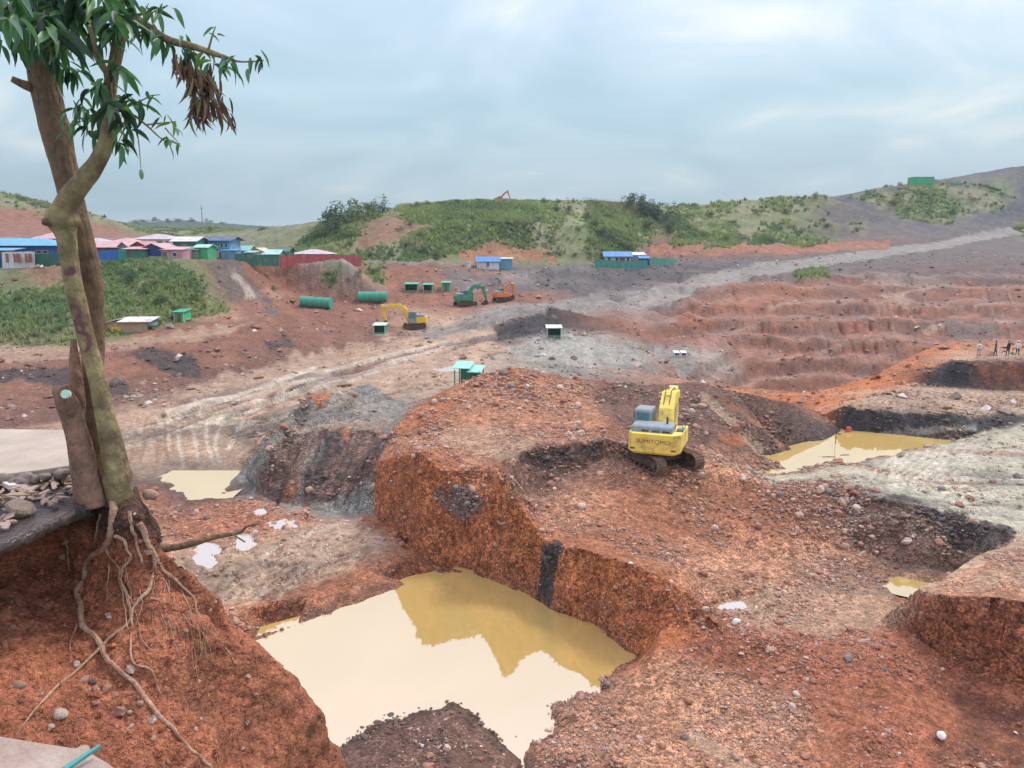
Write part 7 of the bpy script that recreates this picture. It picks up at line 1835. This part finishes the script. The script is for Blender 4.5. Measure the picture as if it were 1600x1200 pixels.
# ================================================================== PEOPLE
SKIN, HAIR = mat('skin', (.36, .20, .13), .6, .05), mat('black_hair', (.02, .017, .015), .6)
def person(px, py, hgt, facing, shirt, trousers, label, arms, legs=(.08, -.06), hat=None, Y=86.5):
    """one continuous body grown over a skeleton; shirt, trousers, skin and shoes by region"""
    c = Vector(W(px, py, Y)); c.z = z_at(c.x, c.y)
    k = hgt / 1.72
    J = {'pel': (0, 0, .93), 'bel': (0, .01, 1.08), 'che': (0, .0, 1.30), 'nek': (0, .0, 1.47), 'hd0': (0, .015, 1.56), 'hd1': (0, .02, 1.70)}
    Rr = {'pel': (.155, .12), 'bel': (.145, .11), 'che': (.175, .12), 'nek': (.058, .058), 'hd0': (.08, .09), 'hd1': (.082, .095)}
    E = [('pel', 'bel'), ('bel', 'che'), ('che', 'nek'), ('nek', 'hd0'), ('hd0', 'hd1')]
    for s_, nm in ((-1, 'l'), (1, 'r')):
        fw = legs[0 if s_ < 0 else 1]
        J[nm + 'hip'] = (s_ * .10, 0, .86); J[nm + 'kne'] = (s_ * .12, fw * .7 + .03, .49); J[nm + 'ank'] = (s_ * .13, fw, .09); J[nm + 'toe'] = (s_ * .15, fw + .17, .045)
        Rr.update({nm + 'hip': (.095, .095), nm + 'kne': (.06, .062), nm + 'ank': (.045, .048), nm + 'toe': (.045, .035)})
        E += [('pel', nm + 'hip'), (nm + 'hip', nm + 'kne'), (nm + 'kne', nm + 'ank'), (nm + 'ank', nm + 'toe')]
        a = arms[0 if s_ < 0 else 1]
        J[nm + 'sho'] = (s_ * .20, 0, 1.40); J[nm + 'elb'] = a[0]; J[nm + 'wri'] = a[1]; d = (Vector(a[1]) - Vector(a[0])).normalized(); J[nm + 'han'] = tuple(Vector(a[1]) + d * .13)
        Rr.update({nm + 'sho': (.065, .065), nm + 'elb': (.046, .046), nm + 'wri': (.034, .034), nm + 'han': (.036, .022)})
        E += [('che', nm + 'sho'), (nm + 'sho', nm + 'elb'), (nm + 'elb', nm + 'wri'), (nm + 'wri', nm + 'han')]
    names = list(J); me = bpy.data.meshes.new('body'); me.from_pydata([J[n] for n in names], [(names.index(a), names.index(b)) for a, b in E], [])
    o = bpy.data.objects.new('body', me); COL.objects.link(o)
    sk = o.modifiers.new('skin', 'SKIN'); sk.use_smooth_shade = True
    for i, n in enumerate(names):
        sv = me.skin_vertices[0].data[i]; sv.radius = Rr[n]; sv.use_root = (n == 'pel')
    o.modifiers.new('sub', 'SUBSURF').levels = 1; o.modifiers['sub'].render_levels = 1
    dg = bpy.context.evaluated_depsgraph_get(); bm_ = bpy.data.meshes.new_from_object(o.evaluated_get(dg)); bpy.data.objects.remove(o)
    t = empty('person', c, label, 'person', None, (0, 0, facing)); t.scale = (k, k, k)
    b = link_mesh('body', bm_, [], t); bm_.materials.clear()
    SHO = mat('dark_shoe', (.03, .028, .026), .7)
    for m in (shirt, trousers, SKIN, SHO): bm_.materials.append(m)
    hw = [Vector(J['lwri']), Vector(J['rwri']), Vector(J['lhan']), Vector(J['rhan'])]
    for p_ in bm_.polygons:
        q = Vector(p_.center); z = q.z
        if z > 1.50: mi_ = 2
        elif min((q - w).length for w in hw) < .085: mi_ = 2
        elif z < .10: mi_ = 3
        elif z < .93 and abs(q.x) < .24 and min((q - w).length for w in hw) > .12 and abs(q.x) < .21: mi_ = 1
        else: mi_ = 0
        p_.material_index = mi_; p_.use_smooth = True
    bmh = bmesh.new(); bmesh.ops.create_icosphere(bmh, subdivisions=2, radius=1)
    for v in bmh.verts: v.co = (v.co.x * .088, v.co.y * .105 - .012, max(v.co.z, -.45) * .085)
    mh = bpy.data.meshes.new('hair'); bmh.to_mesh(mh); bmh.free()
    if not hat:
        h = link_mesh('hair', mh, [HAIR], t); h.location = (0, .01, 1.70)
    else:
        h = link_mesh('hair', mh, [HAIR], t); h.location = (0, .005, 1.675)
        mb = MB(); mb.tube([(0, .02, 1.715), (0, .02, 1.727)], [.185, .175], 18); mb.tube([(0, .02, 1.727), (0, .02, 1.80), (0, .02, 1.825)], [.10, .09, .05], 16); mb.build('hat', hat, t, smooth=True)
    mb = MB(); mb.add([(-.016, .098, 1.59), (.016, .098, 1.59), (0, .125, 1.595), (0, .1, 1.64)], [(0, 1, 2), (0, 2, 3), (1, 3, 2), (0, 3, 1)]); mb.build('nose', SKIN, t)
    return t
CL = lambda n, c: mat('cloth_' + n, c, .85, .15, 8)
dn = lambda s_: ((s_ * .26, -.02, 1.14), (s_ * .27, .06, .90))
akimbo = lambda s_: ((s_ * .40, -.06, 1.17), (s_ * .22, .10, 1.02))
fold = lambda s_: ((s_ * .26, .02, 1.15), (s_ * -.04, .19, 1.17))
ppl = (person(1528.5, 557.5, 1.72, 2.6, CL('white', (.74, .73, .72)), CL('grey', (.30, .28, .30)), 'person in a white shirt and grey trousers, alone at the left on the dark bank', (dn(-1), fold(1))),
       person(1554, 559, 1.74, -2.2, CL('navy', (.05, .08, .17)), CL('black', (.022, .02, .022)), 'person in a dark blue shirt with a hand on the hip beside the white pole', (akimbo(-1), dn(1)), (.10, -.10)),
       person(1574, 558.5, 1.72, .4, CL('black', (.022, .02, .022)), CL('black', (.022, .02, .022)), 'person dressed all in black standing between two others', (dn(-1), dn(1))),
       person(1589, 556, 1.66, 2.9, CL('white', (.74, .73, .72)), CL('dark', (.03, .03, .035)), 'person in a white shirt, dark trousers and a white hat at the right end', (akimbo(-1), akimbo(1)), (.06, -.05), hat=CL('hat', (.74, .72, .70))))
c = Vector(W(1559.5, 559, 86.2)); c.z = z_at(c.x, c.y)
mb = MB(); mb.tube([(0, 0, -.05), (0, 0, 1.42)], .035, 8); mb.tube([(0, 0, 1.42), (0, 0, 1.46)], .05, 8); o = mb.build('pole', mat('white_pole', (.78, .76, .72), .6)); o.location = c
tag(o, 'white pole standing upright next to the person in dark blue', 'pole')

# ================================================================== AIR
haze = bpy.data.materials.new('air'); haze.use_nodes = True
hn = haze.node_tree; hn.nodes.clear()
ho = hn.nodes.new('ShaderNodeOutputMaterial'); hv = hn.nodes.new('ShaderNodeVolumePrincipled')
hv.inputs['Color'].default_value = (.80, .90, 1.0, 1); hv.inputs['Density'].default_value = HAZE_DENSITY; hv.inputs['Anisotropy'].default_value = 0.2
hn.links.new(hv.outputs[0], ho.inputs['Volume'])
mb = MB(); mb.box(-3600, 3600, -20, 3650, -36, 62); h = mb.build('haze', haze); tag(h, kind='stuff')
